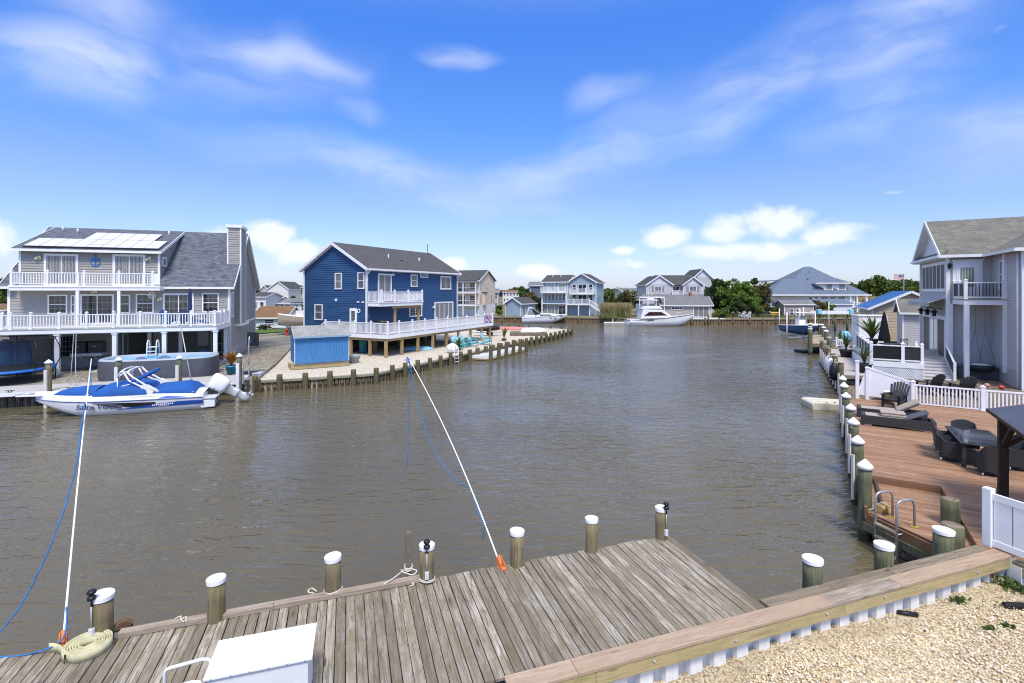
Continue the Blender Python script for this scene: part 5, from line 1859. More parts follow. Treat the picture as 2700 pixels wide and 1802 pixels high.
# windows of the long side
def bw(px0, px1, p0, p1, **kw):
    a, zt = BH.pick(px0, p0, 0); b, zb_ = BH.pick(px1, p1, 0)
    zb_ = kw.pop('zb', zb_)
    return window(front(0), a, b, zb_, zt, h, **kw)
zbal = BH.pick(1040, 785, 0)[1] * 0 + 5.22
bw(995.5, 1031, 721.5, 780, zb=zbal, split=2, cols=1, rows=1, trim=.13, pane=GLASSB, name='sliding_door')
bw(1082, 1099, 724, 757, cols=1, rows=2, trim=.09, pane=GLASSB, double=True)
bw(1107, 1127, 719.5, 733, cols=3, rows=2, trim=.08)
bw(1160.5, 1188, 728, 764, cols=3, rows=4, split=2, trim=.13)
bw(1078, 1111.5, 798.5, 834, cols=3, rows=4, split=2, trim=.12)
bw(1144.6, 1193.6, 797, 850, zb=z0b + .25, cols=1, rows=1, split=4, trim=.14, pane=GLASSC, name='sliding_door')
# gable windows
def gw(px0, px1, p0, p1, **kw):
    a, zt = BH.pickx(px0, p0, 0); b, zb_ = BH.pickx(px1, p1, 0)
    return window(sideL(0), min(a, b), max(a, b), zb_, zt, h, **kw)
gw(884.4, 902.3, 720.4, 763.2, cols=1, rows=2, trim=.09, pane=GLASSB, double=True)
gw(944, 962, 718.5, 762.2, cols=1, rows=2, trim=.09, pane=GLASSB, double=True)
gw(831, 852, 802.6, 844.5, cols=1, rows=2, trim=.09, pane=GLASSB, double=True)
a, zt = BH.pickx(923, 813, 0); b, _ = BH.pickx(942, 813, 0)
zd_ = 2.5
dr = MB(sideL(0)); dr.box(min(a, b), max(a, b), 0, .06, zd_, zt); dr = dr.build('door', WHITE, h)
c = (a + b) / 2
window(sideL(-.055), c - .3, c + .2, zd_ + 1.0, zt - .2, h, cols=3, rows=3, trim=.03, name='door_light')
a, z = BH.pickx(887, 791.5, 0)
MB(sideL(0)).box(a - .12, a + .12, 0, .08, z - .12, z + .12).build('wall_box', WHITE, h, bevel=.01)
for px, py in ((946, 797), (958.5, 797.5)):
    a, z = BH.pickx(px, py, 0)
    MB(sideL(0)).box(a - .1, a + .1, 0, .15, z - .06, z + .06).build('spot_lamp', WHITE, h, bevel=.02)
a, z = BH.pickx(947, 820.5, 0)
q = MB(sideL(0)); q.tube([(a + .16 * cos(t_), .06, z + .16 * sin(t_)) for t_ in [2 * pi * k / 12 for k in range(12)]], .04, 6, closed=True); q.build('lifebuoy', WHITE, h)
for px, py in ((1034, 725), (1141.5, 810.5)):
    x, z = BH.pick(px, py, 0)
    MB(front(0)).box(x - .1, x + .1, 0, .2, z - .1, z + .1).build('wall_lamp', WHITE, h, bevel=.03)
# balcony
by = -1.75
xa = -.02
xb = BH.pick(1115.5, 785, by)[0]
bal = MB().box(xa, xb, by, 0, 4.86, 5.20).build('balcony', WHITE, h)
MB().box(xa - .03, xb + .03, by - .05, 0, 5.16, 5.21).build('nosing', VINYL, bal)
xs = [xa + .06, BH.pick(1006, 760, by)[0], BH.pick(1042, 760, by)[0], BH.pick(1078, 760, by)[0], xb - .06]
rail(bal, [(x, by + .06, 5.2) for x in xs], .95, bal=.13, bw=.045, pw=.13)
rail(bal, [(xb - .06, by + .06, 5.2), (xb - .06, -.05, 5.2)], .95, posts=[], bal=.13, bw=.045)
rail(bal, [(xa + .06, by + .06, 5.2), (xa + .06, -.05, 5.2)], .95, posts=[], bal=.13, bw=.045)
zdk = 2.5
for px in (1041, 1103):
    x = BH.pick(px, 800, by + .3)[0]
    MB().box(x - .09, x + .09, by + .2, by + .38, zdk, 4.7).build('balcony_post', TREATED, h)
x0_, x1_ = BH.pick(1035, 797, by + .3)[0], xb - .1
MB().box(x0_, x1_, by + .2, by + .38, 4.62, 4.86).build('balcony_beam', TREATEDX, h)
# deck
dky = -3.0
ex0 = BH.loc(at(1018.3, 941, ZB))[0] - .15
xend = BH.pick(1299, 858, dky)[0]
dkm = M('deck_greyboards', (.46, .46, .47), .7, .06)
dks = MB().box(ex0, xend, dky, -.04, zdk - .05, zdk)
dks.box(ex0, -.06, -.04, 5.2, zdk - .05, zdk)
bd = dks.build('deck', dkm, h)
zr0 = 2.17
MB().box(ex0 - .05, xend + .05, dky - .06, dky - .01, zr0, zdk - .02).build('rim_board', WHITE, bd)
MB().box(ex0 - .06, ex0 - .01, dky - .06, 5.2, zr0, zdk - .02).build('rim_board', WHITE, bd)
MB().box(xend + .0, xend + .05, dky, 0, zr0, zdk - .02).build('rim_board', WHITE, bd)
MB().box(ex0 + .05, xend - .1, dky + .05, dky + .2, zr0 - .22, zr0 - .02).build('beam', TREATEDX, bd)
MB().box(ex0 + .05, ex0 + .2, dky + .2, 5.0, zr0 - .22, zr0 - .02).build('beam', TREATED, bd)
MB().box(ex0 + .2, xend - .1, dky + .2, 0, zr0 - .02, zdk - .06).build('joists', TREATEDX, bd)
pxs = [1013.5, 1052.5, 1087.5, 1120.5, 1151, 1180, 1206.5, 1231, 1255, 1278, 1299]
pts = [(BH.pick(p, 850, dky + .06)[0], dky + .06, zdk) for p in pxs]
pts[0] = (ex0 + .06, dky + .06, zdk)
rail(bd, pts, .98, bal=.13, bw=.045, pw=.12)
rail(bd, [(ex0 + .06, dky + .06, zdk), (ex0 + .06, -1.1, zdk), (ex0 + .06, .75, zdk), (ex0 + .06, 2.6, zdk), (ex0 + .06, 4.3, zdk)], .98, posts=[1, 2, 3, 4], bal=.13, bw=.045, pw=.12)
MB().bar((ex0 + .06, 4.3, zdk + .95), (ex0 - .3, 6.6, 1.6), .08).build('stair_rail', WHITE, bd)
MB().bar((ex0 + .0, 4.6, zdk), (ex0 - .3, 6.9, .75), .3, .06).build('stairs', TREATED, bd)
for px in (1018.3, 1060, 1102, 1141.5, 1177.6, 1209, 1241, 1270, 1292):
    x = BH.pick(px, 930, dky + .12)[0]
    MB().box(x - .11, x + .11, dky + .04, dky + .24, ZB - .3, zr0 - .2).build('deck_post', TREATED, bd)
for y in (-1.0, 1.2, 3.4):
    MB().box(ex0 + .05, ex0 + .25, y, y + .2, ZB - .3, zr0 - .2).build('deck_post', TREATED, bd)
for x in (1.5, 5.0, 9.0, 13.0):
    for y in (.4, 3.8, 7.2):
        MB().box(x - .15, x + .15, y - .15, y + .15, ZB - .3, z0b - .1).build('foundation_pile', CAPOLD, h)
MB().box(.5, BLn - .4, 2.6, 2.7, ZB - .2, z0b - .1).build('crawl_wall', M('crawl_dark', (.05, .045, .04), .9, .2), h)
# banner on the railing
BANM, bt, bb_ = principled('flag_banner')
vv = objcoord(bt, (1, 1, 1), False)
f1_ = noise(bt, vv, 5, 4); f2_ = noise(bt, vv, 9, 3)
cc = mixc(maprange(f1_, .46, .54, 0, 1, bt), (.02, .05, .30, 1), (.75, .75, .78, 1), bt)
cc = mixc(maprange(f2_, .52, .58, 0, 1, bt), cc, (.55, .03, .05, 1), bt)
bt.links.new(cc, bb_.inputs['Base Color'])
x0_, zt = BH.pick(1278.5, 836, dky - .07); x1_, zb_ = BH.pick(1297, 847, dky - .07)
bn = thing('banner', 'red white and blue patriotic banner hung on the deck railing of the dark blue house', 'banner', tuple(BH.w(0, 0, 0)), BH.a)
MB().box(x0_, x1_, dky - .03, dky - .015, zdk + .08, zdk + .94).build('cloth', BANM, bn)
# barbecue on the deck
gp_ = BH.w(BH.pick(1010, 845, -1.6)[0], -1.4, zdk)
bq = thing('barbecue', 'black barbecue grill on the deck under the balcony of the dark blue house', 'barbecue', tuple(gp_), BH.a)
MB().box(-.5, .5, -.28, .28, .12, .85).build('cabinet', BLACK, bq, bevel=.02)
MB().prism([(-.3, .86), (.3, .86), (.3, 1.05), (.2, 1.22), (-.15, 1.25), (-.3, 1.1)], -.55, .55, 'x').build('lid', BLACK, bq, bevel=.04)
MB().tube([(-.4, -.34, 1.05), (.4, -.34, 1.05)], .015, 6).build('handle', ALU, bq)
for sx in (-.42, .42):
    MB().box(sx - .05, sx + .05, -.2, .2, 0, .12).build('foot', RUBBER, bq)
MB().box(.56, .95, -.25, .25, .86, .89).build('side_shelf', GREYPL, bq)
# red sign like toy on the balcony floor
rt = thing('toy_box', 'small red box on the balcony floor of the dark blue house', 'box', tuple(BH.w(1.6, by + .45, 5.205)), BH.a)
MB().box(-.75, .75, -.15, .15, 0, .16).build('body', M('red_paint', (.5, .02, .03), .5, .1), rt, bevel=.02)

# ------------------------------------------------------------------ blue shed
s0, s1 = at(778, 975.5, ZB - .06), at(919, 964.8, ZB - .06)
SF = Fr(s0.x, s0.y, math.degrees(atan2(s1.y - s0.y, s1.x - s0.x)))
SWd = (s1 - s0).length
sh = SF.root('blue_shed', 'bright blue board shed with grey shingle roof standing on wooden skids', 'shed')
zs0, zs1 = .98, 2.98
SDp = 2.4
SB = M('blue_board', (.055, .20, .44), .6, .08, 1.5)
nb_ = 17
for k in range(nb_):
    a, b = SWd * k / nb_, SWd * (k + 1) / nb_ - .008
    MB().box(a, b, 0, .03, zs0, zs1).build('board', SB, sh)
MB().box(0, .03, .03, SDp, zs0, zs1).build('side_wall', SB, sh)
MB().prism([(0, zs1), (SDp, zs1), (SDp / 2, zs1 + .62)], .002, .03, 'x').build('gable', SB, sh)
MB().prism([(0, zs0), (SDp, zs0), (SDp, zs1), (SDp / 2, zs1 + .62), (0, zs1)], SWd - .03, SWd, 'x').build('side_wall', SB, sh)
MB().box(0, SWd, SDp - .03, SDp, zs0, zs1).build('back_wall', SB, sh)
for x in (-.04, SWd):
    MB().box(x, x + .04, -.03, .06, zs0, zs1 - .02).build('corner_board', WHITE, sh)
SHR = shingle('pale_shingle', [(.30, .31, .30), (.42, .43, .42), (.20, .21, .21)], 'x', .46, .14, .3)
m = MB()
m.slab([(-.15, -.2, zs1 - .05), (SWd + .15, -.2, zs1 - .05), (SWd + .15, SDp / 2, zs1 + .66), (-.15, SDp / 2, zs1 + .66)], .06)
m.slab([(-.15, SDp + .2, zs1 - .05), (SWd + .15, SDp + .2, zs1 - .05), (SWd + .15, SDp / 2, zs1 + .66), (-.15, SDp / 2, zs1 + .66)], .06)
m.build('roof', SHR, sh)
MB().box(-.15, SWd + .15, -.23, -.19, zs1 - .16, zs1 - .06).build('fascia', M('pale_blue_trim', (.25, .38, .52), .6, .05), sh)
for y in (-.15, .02):
    MB().box(-.28, SWd + .05, y, y + .13, zs0 - (.36 if y < 0 else .2), zs0 - (.18 if y < 0 else .01)).build('skid', WALE if y < 0 else CAPOLD, sh)
MB().box(-.28, -.1, -.1, 1.6, zs0 - .35, zs0 - .05).build('skid', WALE, sh)
# paddle board, planter, hydrant
pb = thing('yellow_board', 'yellow surfboard lying on the sand in front of the blue shed', 'surfboard', tuple(at(855, 968, ZB - .04)), SF.a - R(3))
m = MB(); m.prism([(1.3 * cos(a), .28 * sin(a)) for a in [2 * pi * k / 24 for k in range(24)]], 0, .07, 'z').build('deck', M('yellow_foam', (.70, .50, .12), .5, .12, 2), pb, bevel=.03)
MB().prism([(.9 * cos(a) * .5 - .3, .16 * sin(a)) for a in [2 * pi * k / 18 for k in range(18)]], .071, .075, 'z').build('stripe', M('white_stripe', (.75, .72, .6), .5, .1), pb)
pot = thing('planter', 'round grey planter tub beside the blue shed', 'planter', tuple(at(932.5, 957, ZB - .05)))
MB().lathe([(.36, 0), (.42, .25), (.44, .26), (.50, .5), (.52, .52), (.52, .58), (.46, .58), (.42, .4)], n=20).build('tub', M('planter_grey', (.30, .33, .34), .6, .1), pot)
MB().lathe([(.44, .48), (.01, .5)], n=14).build('soil', EARTH, pot)
hy = thing('fire_hydrant', 'red fire hydrant on the roadside verge', 'fire hydrant', tuple(at(757, 884.5, ZL)))
RED = M('hydrant_red', (.42, .02, .02), .5, .12)
MB().lathe([(.2, 0), (.2, .05), (.14, .07), (.14, .55), (.19, .57), (.19, .62), (.15, .72), (.07, .8), (.04, .82), (.04, .88)], n=14).build('barrel', RED, hy)
for a in (0, pi / 2, pi):
    MB().tube([(0, 0, .42), (.25 * cos(a), .25 * sin(a), .42)], .07, 10).build('nozzle', RED, hy)
# kerb timber between gravel and sand
kt = thing('edging_timber', 'grey timber edging between the gravel and the pale sand', 'edging', (0, 0, 0))
for k in range(5):
    a, b = kerb0.lerp(kerb1, k / 5), kerb0.lerp(kerb1, (k + .985) / 5)
    MB().bar(tuple(a), tuple(b), .22, .22).build('timber', CAPOLD, kt, bevel=.01)
GREYBOX = M('grey_bin', (.42, .45, .50), .5, .08)
gb = thing('utility_box', 'pale grey utility box at the corner of the sand by the left dock', 'box', tuple(at(678, 996, ZB - .05)), LD.a)
MB().box(-.25, .25, -.35, .35, 0, .28).build('box', GREYBOX, gb, bevel=.03)
MB().box(-.28, .28, -.38, .38, .28, .33).build('lid', GREYBOX, gb, bevel=.02)

# ------------------------------------------------------------------ bulkhead of the sandy point
sbk = thing('timber_bulkhead', 'weathered timber bulkhead with planks round the sandy point', 'bulkhead', (0, 0, 0))
CAPG = wood('bulkhead_cap', [(.20, .19, .12), (.32, .31, .22), (.40, .39, .29)], 'x', .85, .6, .3, (.18, .20, .10))
SPL = wood('bulkhead_plank', [(.10, .075, .035), (.21, .155, .075), (.27, .20, .11)], 'z', .8, .7, .5, (.06, .05, .03), .5, tide=.2)
spm = MB().box(-.085, .085, -.025, .025, -.6, ZB - .1).mesh('plank'); spm.materials.append(SPL)
spm2 = MB().box(-.16, .16, .0, .04, -.6, ZB - .1).mesh('back_plank'); spm2.materials.append(DARKPIL)
line = [Vector((p.x, p.y)) for p in BK] + [Vector(tip[:2])] + [Vector(p[:2]) for p in rear[:4]]
npl = 0
for i in range(len(line) - 1):
    a, b = line[i], line[i + 1]
    d = (b - a); L = d.length; d.normalize(); ang = atan2(d.y, d.x)
    q = MB().box(0, L + .03, -.12, .16, -.14, 0.0)
    q.build('cap', CAPG, sbk, (a.x, a.y, ZB), ang, bevel=.01)
    if i < len(BK):
        k = 0
        while k * .34 < L - .1:
            p = a + d * (k * .34 + .17)
            if npl < 290:
                put('plank', spm, sbk, (p.x, p.y, 0), ang)
                put('back_plank', spm2, sbk, (p.x, p.y, 0), ang)
            k += 1; npl += 1
G4 = 'pilings of the sandy point bulkhead'
pil_px = [(672, 991), (737, 988), (805, 984), (870, 979), (932, 975), (992, 971), (1034.5, 963.5), (1068.5, 957), (1101.5, 950), (1134, 944.5), (1161.5, 938), (1188, 932.3), (1214, 927.5), (1238.5, 922.5), (1259.5, 917.5), (1281, 913.5), (1300, 909.5), (1321, 905.5), (1340, 902), (1360, 898.5), (1378, 895.5), (1401, 889), (1415, 886.5), (1428, 884.5), (1440.5, 881), (1452.5, 878), (1464, 875.5), (1475.5, 873), (1486.5, 870), (1498, 867.5), (1508, 866)]
names = ['first', 'second', 'third', 'fourth', 'fifth', 'sixth', 'seventh', 'eighth', 'ninth', 'tenth', 'eleventh', 'twelfth', 'thirteenth', 'fourteenth', 'fifteenth', 'sixteenth', 'seventeenth', 'eighteenth', 'nineteenth', 'twentieth', 'twenty first', 'twenty second', 'twenty third', 'twenty fourth', 'twenty fifth', 'twenty sixth', 'twenty seventh', 'twenty eighth', 'twenty ninth', 'thirtieth', 'last']
pmesh = [wobble_post(.17, -.8, 1.0, seed=50 + k).mesh('post') for k in range(4)]
PILEB = wood('bulkhead_piling', [(.07, .055, .03), (.14, .115, .06), (.19, .16, .09)], 'z', .85, .8, .6, (.10, .10, .045), .4)
for q in pmesh:
    q.materials.append(PILEB)
for i, (px, pt) in enumerate(pil_px):
    # stand them just outside the cap line
    best = None
    ray = Vector(((px - CXP) / FPX, 1.0))
    for k in range(len(line) - 1):
        a, b = line[k], line[k + 1]
        d = b - a; nrm2 = Vector((d.y, -d.x)).normalized()
        a2 = a + nrm2 * .22; 
        den = ray.x * d.y - ray.y * d.x
        if abs(den) < 1e-9:
            continue
        t_ = (a2.x * d.y - a2.y * d.x) / den
        u_ = ((ray * t_) - a2).dot(d) / d.length_squared
        if -.02 <= u_ <= 1.02 and t_ > 0 and (best is None or t_ < best):
            best = t_
    if best is None:
        continue
    p = ray * best
    zt = HC - (pt - HYP) / FPX * best
    zt = min(max(zt, .8), 1.5)
    t = thing('bulkhead_piling', 'bare timber piling of the sandy point bulkhead, %s counting from the left dock' % names[i], 'piling', (p.x, p.y, zt - 1.0), random.Random(i).uniform(0, 6), G4)
    put('post', pmesh[i % 4], t, scale=(1 if i < 12 else 1.15,) * 2 + (1,))
for i in range(7):
    f = i / 6
    p = line[len(BK)].lerp(line[len(BK) + 3], .12 + f * .8)
    t = thing('bulkhead_piling', 'short piling on the far side of the sandy point, %s from the tip' % names[i], 'piling', (p.x, p.y + .25, .1), 0, G4)
    put('post', pmesh[i % 4], t)

# ------------------------------------------------------------------ finger dock
fd = thing('finger_dock', 'low white topped floating dock below the sandy point with tall pilings', 'dock', (0, 0, 0))
f0, f1, f2, f3 = at(1232, 938, .38), at(1290, 941, .38), at(1385, 917.5, .38), at(1365, 913, .38)
MB().slab([f0, f1, f2, f3], .1).build('deck', M('dock_pale', (.55, .56, .58), .6, .08, 2), fd)
fa = Vector(f1) - Vector(f0)
m = MB(); m.bar(f0 - Vector((0, 0, .12)), f1 - Vector((0, 0, .12)), .05, .16).bar(f1 - Vector((0, 0, .12)), f2 - Vector((0, 0, .12)), .05, .16)
m.build('edge', WHITE, fd)
m = MB(); m.bar(f0 - Vector((0, 0, .27)), f1 - Vector((0, 0, .27)), .08, .14).bar(f1 - Vector((0, 0, .27)), f2 - Vector((0, 0, .27)), .08, .14)
m.build('wale', TREATEDX, fd)
for i, (px, pt) in enumerate(((1292, 910), (1316, 905), (1336.5, 901.5), (1353.5, 897), (1369, 894.5), (1387.5, 892.5))):
    f = i / 5
    p = f1.lerp(f2, f * .99) + Vector((.15, -.15, 0))
    zt = HC - (pt - HYP) / FPX * p.y
    t = thing('dock_piling', 'tall piling at the outer edge of the floating dock, %s from the near end' % names[i], 'piling', (p.x, p.y, zt - 1.0), i * 1.3, 'pilings of the floating dock')
    put('post', pmesh[i % 4], t)
    
# ------------------------------------------------------------------ chairs and boats on the sand
TEAL = M('teal_plastic', (.05, .36, .42), .5, .12)
TEALP = M('pale_teal_plastic', (.30, .58, .66), .5, .1)
for i, (px, pb_, rz) in enumerate(((1205, 921, 40), (1225, 916, 65), (1246, 913.5, 75), (1281, 909, 75))):
    adirondack('adirondack_chair', ['teal slatted chair on the sand beside the small palm, nearest of four', 'teal slatted chair on the sand, second from the small palm', 'teal slatted chair on the sand, third from the small palm', 'teal slatted chair on the sand standing apart by a black grill'][i], tuple(at(px, pb_, ZB - .06)), R(rz), TEALP, TEAL, 'teal chairs on the sand', 1.2)
pot_plant('palm_plant', 'small palm in a low pot beside the teal chairs', tuple(at(1208, 924.5, ZB - .06)), .3, .25, M('pot_dark', (.08, .07, .06), .7, .1), PALM, 20, 1.3, 8, spread=.9, blade=.07)
pot_plant('palm_plant', 'small palm on the sand near the floating dock', tuple(at(1329, 899, ZB - .06)), .3, .25, MATS['pot_dark'], PALM, 18, 1.6, 9, spread=.8, blade=.08)
kw = thing('kayak', 'pale blue kayak lying upside down under the deck of the dark blue house', 'kayak', tuple(at(1098, 923.5, ZB - .05)), R(12))
R_ = []
for k in range(17):
    f = k / 16; u_ = (f - .5) * 2
    w_ = .42 * (1 - abs(u_) ** 3) + .02
    R_.append([(u_ * 1.75, w_ * cos(pi * j / 8), .34 * (1 - abs(u_) ** 4) * sin(pi * j / 8) + .02) for j in range(9)])
MB().sheet(R_, True).build('hull', M('pale_blue_plastic', (.22, .46, .66), .5, .08), kw)
blb = thing('buoy', 'white round mooring buoy bag lying on the sand by the bulkhead', 'buoy', tuple(at(1192, 931, ZB - .06)))
MB().lathe([(.05, 0), (.42, .12), (.55, .4), (.45, .7), (.15, .85), (.06, .9)], n=14).build('ball', WHITE, blb)
sl = thing('swim_ladder', 'white swim ladder over the sandy point bulkhead', 'ladder', tuple(at(1200, 939, ZB)), R(40))
for sx in (-.2, .2):
    MB().tube([(sx, .35, 0), (sx, .3, .75), (sx, .1, .9), (sx, -.2, .7), (sx, -.25, -.8)], .03, 8).build('side_rail', WHITE, sl)
for k in range(3):
    MB().box(-.2, .2, -.3, -.2, -.5 + k * .3, -.46 + k * .3).build('rung', WHITE, sl)
rw = thing('rowing_boat', 'white dinghy turned upside down on the sandy point', 'boat', tuple(at(1406, 877, ZB + .3)), R(4))
R_ = []
for k in range(13):
    f = k / 12; u_ = (f - .5) * 2
    w_ = .8 * (1 - max(0, u_) ** 3 * .8) + .02
    R_.append([(u_ * 1.65, w_ * cos(pi * j / 8), .62 * (1 - abs(u_) ** 6 * .7) * sin(pi * j / 8) ** .5) for j in range(9)])
MB().sheet(R_, True).build('hull', WHITE, rw)
for sx in (-1.2, 1.2):
    MB().box(sx - .1, sx + .1, -.7, .7, -.32, .02).build('chock', CAPOLD, rw)
cn = thing('canoe', 'red and white canoe lying on the sandy point near the rear bulkhead', 'canoe', tuple(at(1343, 869.5, ZB)), R(-2))
R_ = []
for k in range(15):
    u_ = (k / 14 - .5) * 2
    w_ = .4 * (1 - abs(u_) ** 2.5) + .02
    R_.append([(u_ * 2.6, w_ * cos(pi * j / 8), .42 * (1 - .3 * u_ * u_) * sin(pi * j / 8)) for j in range(9)])
MB().sheet(R_, True).build('hull', M('faded_red', (.62, .22, .18), .5, .15), cn)
pd_ = thing('raised_bed', 'stone edged planting bed on the sandy point in front of the white dinghy', 'planting bed', tuple(at(1395, 884.5, ZB - .06)), R(3))
MB().box(-2.4, 2.2, -.9, .8, 0, .45).build('wall', BROWNSTONE, pd_, bevel=.05)
MB().box(-2.2, 2.0, -.7, .6, .451, .50).build('soil', EARTH, pd_)
tlr = thing('boat_trailer', 'dark covered jet ski on its trailer beside the deck of the dark blue house', 'trailer', tuple(at(1285, 886, ZB - .05)), R(15))
MB().lathe([(.1, -1.7), (.5, -1.3), (.62, 0), (.5, 1.2), (.2, 1.6)], n=12, sx=.6).build('cover', M('black_cover', (.012, .012, .016), .7, .2, 2, bmp=.4, bscale=4), tlr, (0, 0, .95), (0, R(90), 0))
MB().bar((-2.3, 0, .4), (2.0, 0, .45), .08).build('frame', GALV, tlr)
for sy in (-.7, .7):
    MB().lathe([(.12, -.08), (.28, -.08), (.3, 0), (.28, .08), (.12, .08)], n=14).build('wheel', RUBBER, tlr, (.3, sy, .3), (R(90), 0, 0))
bb2 = thing('blue_barrel', 'teal plastic barrel standing under the deck near the blue shed', 'barrel', tuple(at(957, 930, ZB - .05)))
MB().lathe([(.3, 0), (.34, .1), (.34, 1.1), (.3, 1.2), (.1, 1.22)], n=14).build('drum', M('teal_drum', (.03, .22, .30), .5, .15), bb2)
bk = thing('bicycle', 'dark bicycle leaning behind the right end of the blue shed', 'bicycle', tuple(at(925, 931, ZB - .05)), R(80))
for sx in (-.5, .5):
    MB().tube([(sx + .32 * cos(a), 0, .34 + .32 * sin(a)) for a in [2 * pi * k / 18 for k in range(18)]], .02, 6, closed=True).build('wheel', DARKMET, bk)
MB().tube([(-.5, 0, .34), (-.1, 0, .34), (.4, 0, .85), (-.2, 0, .85), (-.1, 0, .34)], .018, 6).build('frame', M('blue_frame', (.03, .09, .3), .4, .1), bk)
MB().tube([(.5, 0, .34), (.38, 0, .95), (.38, -.25, 1.0)], .015, 6).build('fork', DARKMET, bk)
MB().box(-.35, -.1, -.06, .06, .92, .97).build('saddle', BLACK, bk)
MB().bar((-.2, 0, .85), (-.22, 0, .93), .03).build('seat_post', ALU, bk)
# ================================================================== far shore
def gable_block(h, x0, x1, y0, y1, z0, ze_, zr_, wall, roof, ridge='x', over=.35, lap=.2, trim=WHITE, faces='FRL', dep=.03):
    """a gabled block: ridge along local x or y; returns nothing, adds wall / roof / fascia parts"""
    if ridge == 'x':
        ym = (y0 + y1) / 2
        if 'F' in faces: siding(front(y0), [(x0, z0), (x1, z0), (x1, ze_), (x0, ze_)], lap, wall, h, dep=dep)
        for T, c, k in ((sideR(x1), 'R', x1), (sideL(x0), 'L', x0)):
            if c in faces: siding(T, [(y0, z0), (y1, z0), (y1, ze_), (ym, zr_ - .08), (y0, ze_)], lap, wall, h, dep=dep)
        m = MB()
        for yy in (y0 - over, y1 + over):
            m.slab([(x0 - over, yy, ze_), (x1 + over, yy, ze_), (x1 + over, ym, zr_ + .06), (x0 - over, ym, zr_ + .06)], .12)
        m.build('roof', roof, h)
        m = MB()
        for x in (x0 - over - .02, x1 + over + .02):
            for yy in (y0 - over, y1 + over):
                m.bar((x, yy, ze_ - .08), (x, ym, zr_ - .03), .05, .22)
        m.box(x0 - over, x1 + over, y0 - over - .08, y0 - over, ze_ - .16, ze_ + .01)
        m.build('fascia', trim, h)
    else:
        xm = (x0 + x1) / 2
        if 'F' in faces: siding(front(y0), [(x0, z0), (x1, z0), (x1, ze_), (xm, zr_ - .08), (x0, ze_)], lap, wall, h, dep=dep)
        for T, c in ((sideR(x1), 'R'), (sideL(x0), 'L')):
            if c in faces: siding(T, [(y0, z0), (y1, z0), (y1, ze_), (y0, ze_)], lap, wall, h, dep=dep)
        m = MB()
        for xx in (x0 - over, x1 + over):
            m.slab([(xx, y0 - over, ze_), (xx, y1 + over, ze_), (xm, y1 + over, zr_ + .06), (xm, y0 - over, zr_ + .06)], .12)
        m.build('roof', roof, h)
        m = MB()
        for xx in (x0 - over, x1 + over):
            m.bar((xx, y0 - over - .02, ze_ - .08), (xm, y0 - over - .02, zr_ - .03), .05, .24)
            m.box(xx - .05, xx + .05, y0 - over, y1 + over, ze_ - .15, ze_ + .01)
        m.build('fascia', trim, h)
    for x in (x0, x1):
        MB().box(x - .06, x + .06, y0 - .05, y0 + .05, z0, ze_ - .05).build('corner_board', trim, h)


CH_R = [(.07, .07, .072), (.10, .10, .103), (.08, .08, .082)]
RFX = shingle('far_charcoal_x', CH_R, 'x', .5, .2, .5)
RFY = shingle('far_charcoal_y', CH_R, 'y', .5, .2, .5)
RGX = shingle('far_grey_x', [(.17, .175, .18), (.22, .225, .23), (.15, .155, .16)], 'x', .45, .2, .5)
RBR = shingle('brown_x', [(.20, .115, .06), (.26, .15, .085), (.17, .10, .055)], 'x', .4, .2, .5)
RBL = shingle('blue_grey_x', [(.125, .16, .22), (.165, .205, .27), (.14, .18, .245)], 'x', .5, .2, .5)

# ---- tan house
C = Fr(-7.45, 102, -20)
TW = 9.0
TF = Fr(*C.w(-TW, 0)[:2], -20)
TAN = M('tan_siding', (.70, .57, .42), .7, .05, 1)
h = TF.root('tan_house', 'three storey tan house with stacked balconies behind the dark blue house', 'house')
gable_block(h, 0, TW, 1.6, 10.5, 3.4, 8.5, 10.75, TAN, RFX)
gz0 = 1.0
siding(front(1.8), [(0, gz0), (TW, gz0), (TW, 3.4), (0, 3.4)], .6, WHITE, h, 'ground_wall', .005)
siding(sideR(TW), [(1.6, gz0), (10.5, gz0), (10.5, 3.4), (1.6, 3.4)], .6, WHITE, h, 'ground_wall', .005)
for zf in (3.3, 5.95):
    b = MB().box(0, TW, 0, 1.6, zf - .25, zf).build('balcony', WHITE, h)
    rail(b, [(x, .06, zf) for x in (0.1, 3, 6, TW - .1)], .95, bal=.2, bw=.04, pw=.14, balmat=DARKMET)
    window(front(1.6), TW - 5.6, TW - 3.1, zf, zf + 2.1, h, split=2, cols=1, rows=1, trim=.12, name='sliding_door')
    window(front(1.6), TW - 7.3, TW - 6.2, zf + .6, zf + 2.1, h, double=True, cols=1, rows=2)
    window(front(1.6), TW - 2.2, TW - .8, zf + .6, zf + 2.1, h, double=True, cols=1, rows=2)
for x in (.1, 3, 6, TW - .15):
    MB().box(x - .1, x + .1, .02, .22, gz0 - .3, 8.2).build('porch_post', WHITE, h)
MB().box(-.3, TW + .3, -.2, 1.6, 8.2, 8.4).build('porch_ceiling', WHITE, h)
MB().slab([(-.35, -.35, 8.42), (TW + .35, -.35, 8.42), (TW + .35, 1.3, 9.3), (-.35, 1.3, 9.3)], .08).build('porch_roof', RFX, h)
for y0_, z_ in ((2.0, 6.8), (5.2, 6.8), (2.0, 4.0), (8.0, 4.0)):
    window(sideR(TW), y0_, y0_ + .8, z_, z_ + 1.4, h, double=True, cols=1, rows=2)
MB().box(TW, TW + .45, 3.4, 4.8, 3.2, 5.9).build('chimney_chase', TAN, h)
MB().slab([(TW - .1, 3.2, 6.0), (TW + .65, 3.2, 5.9), (TW + .65, 5.0, 5.9), (TW - .1, 5.0, 6.0)], .1).build('chase_roof', RFX, h)
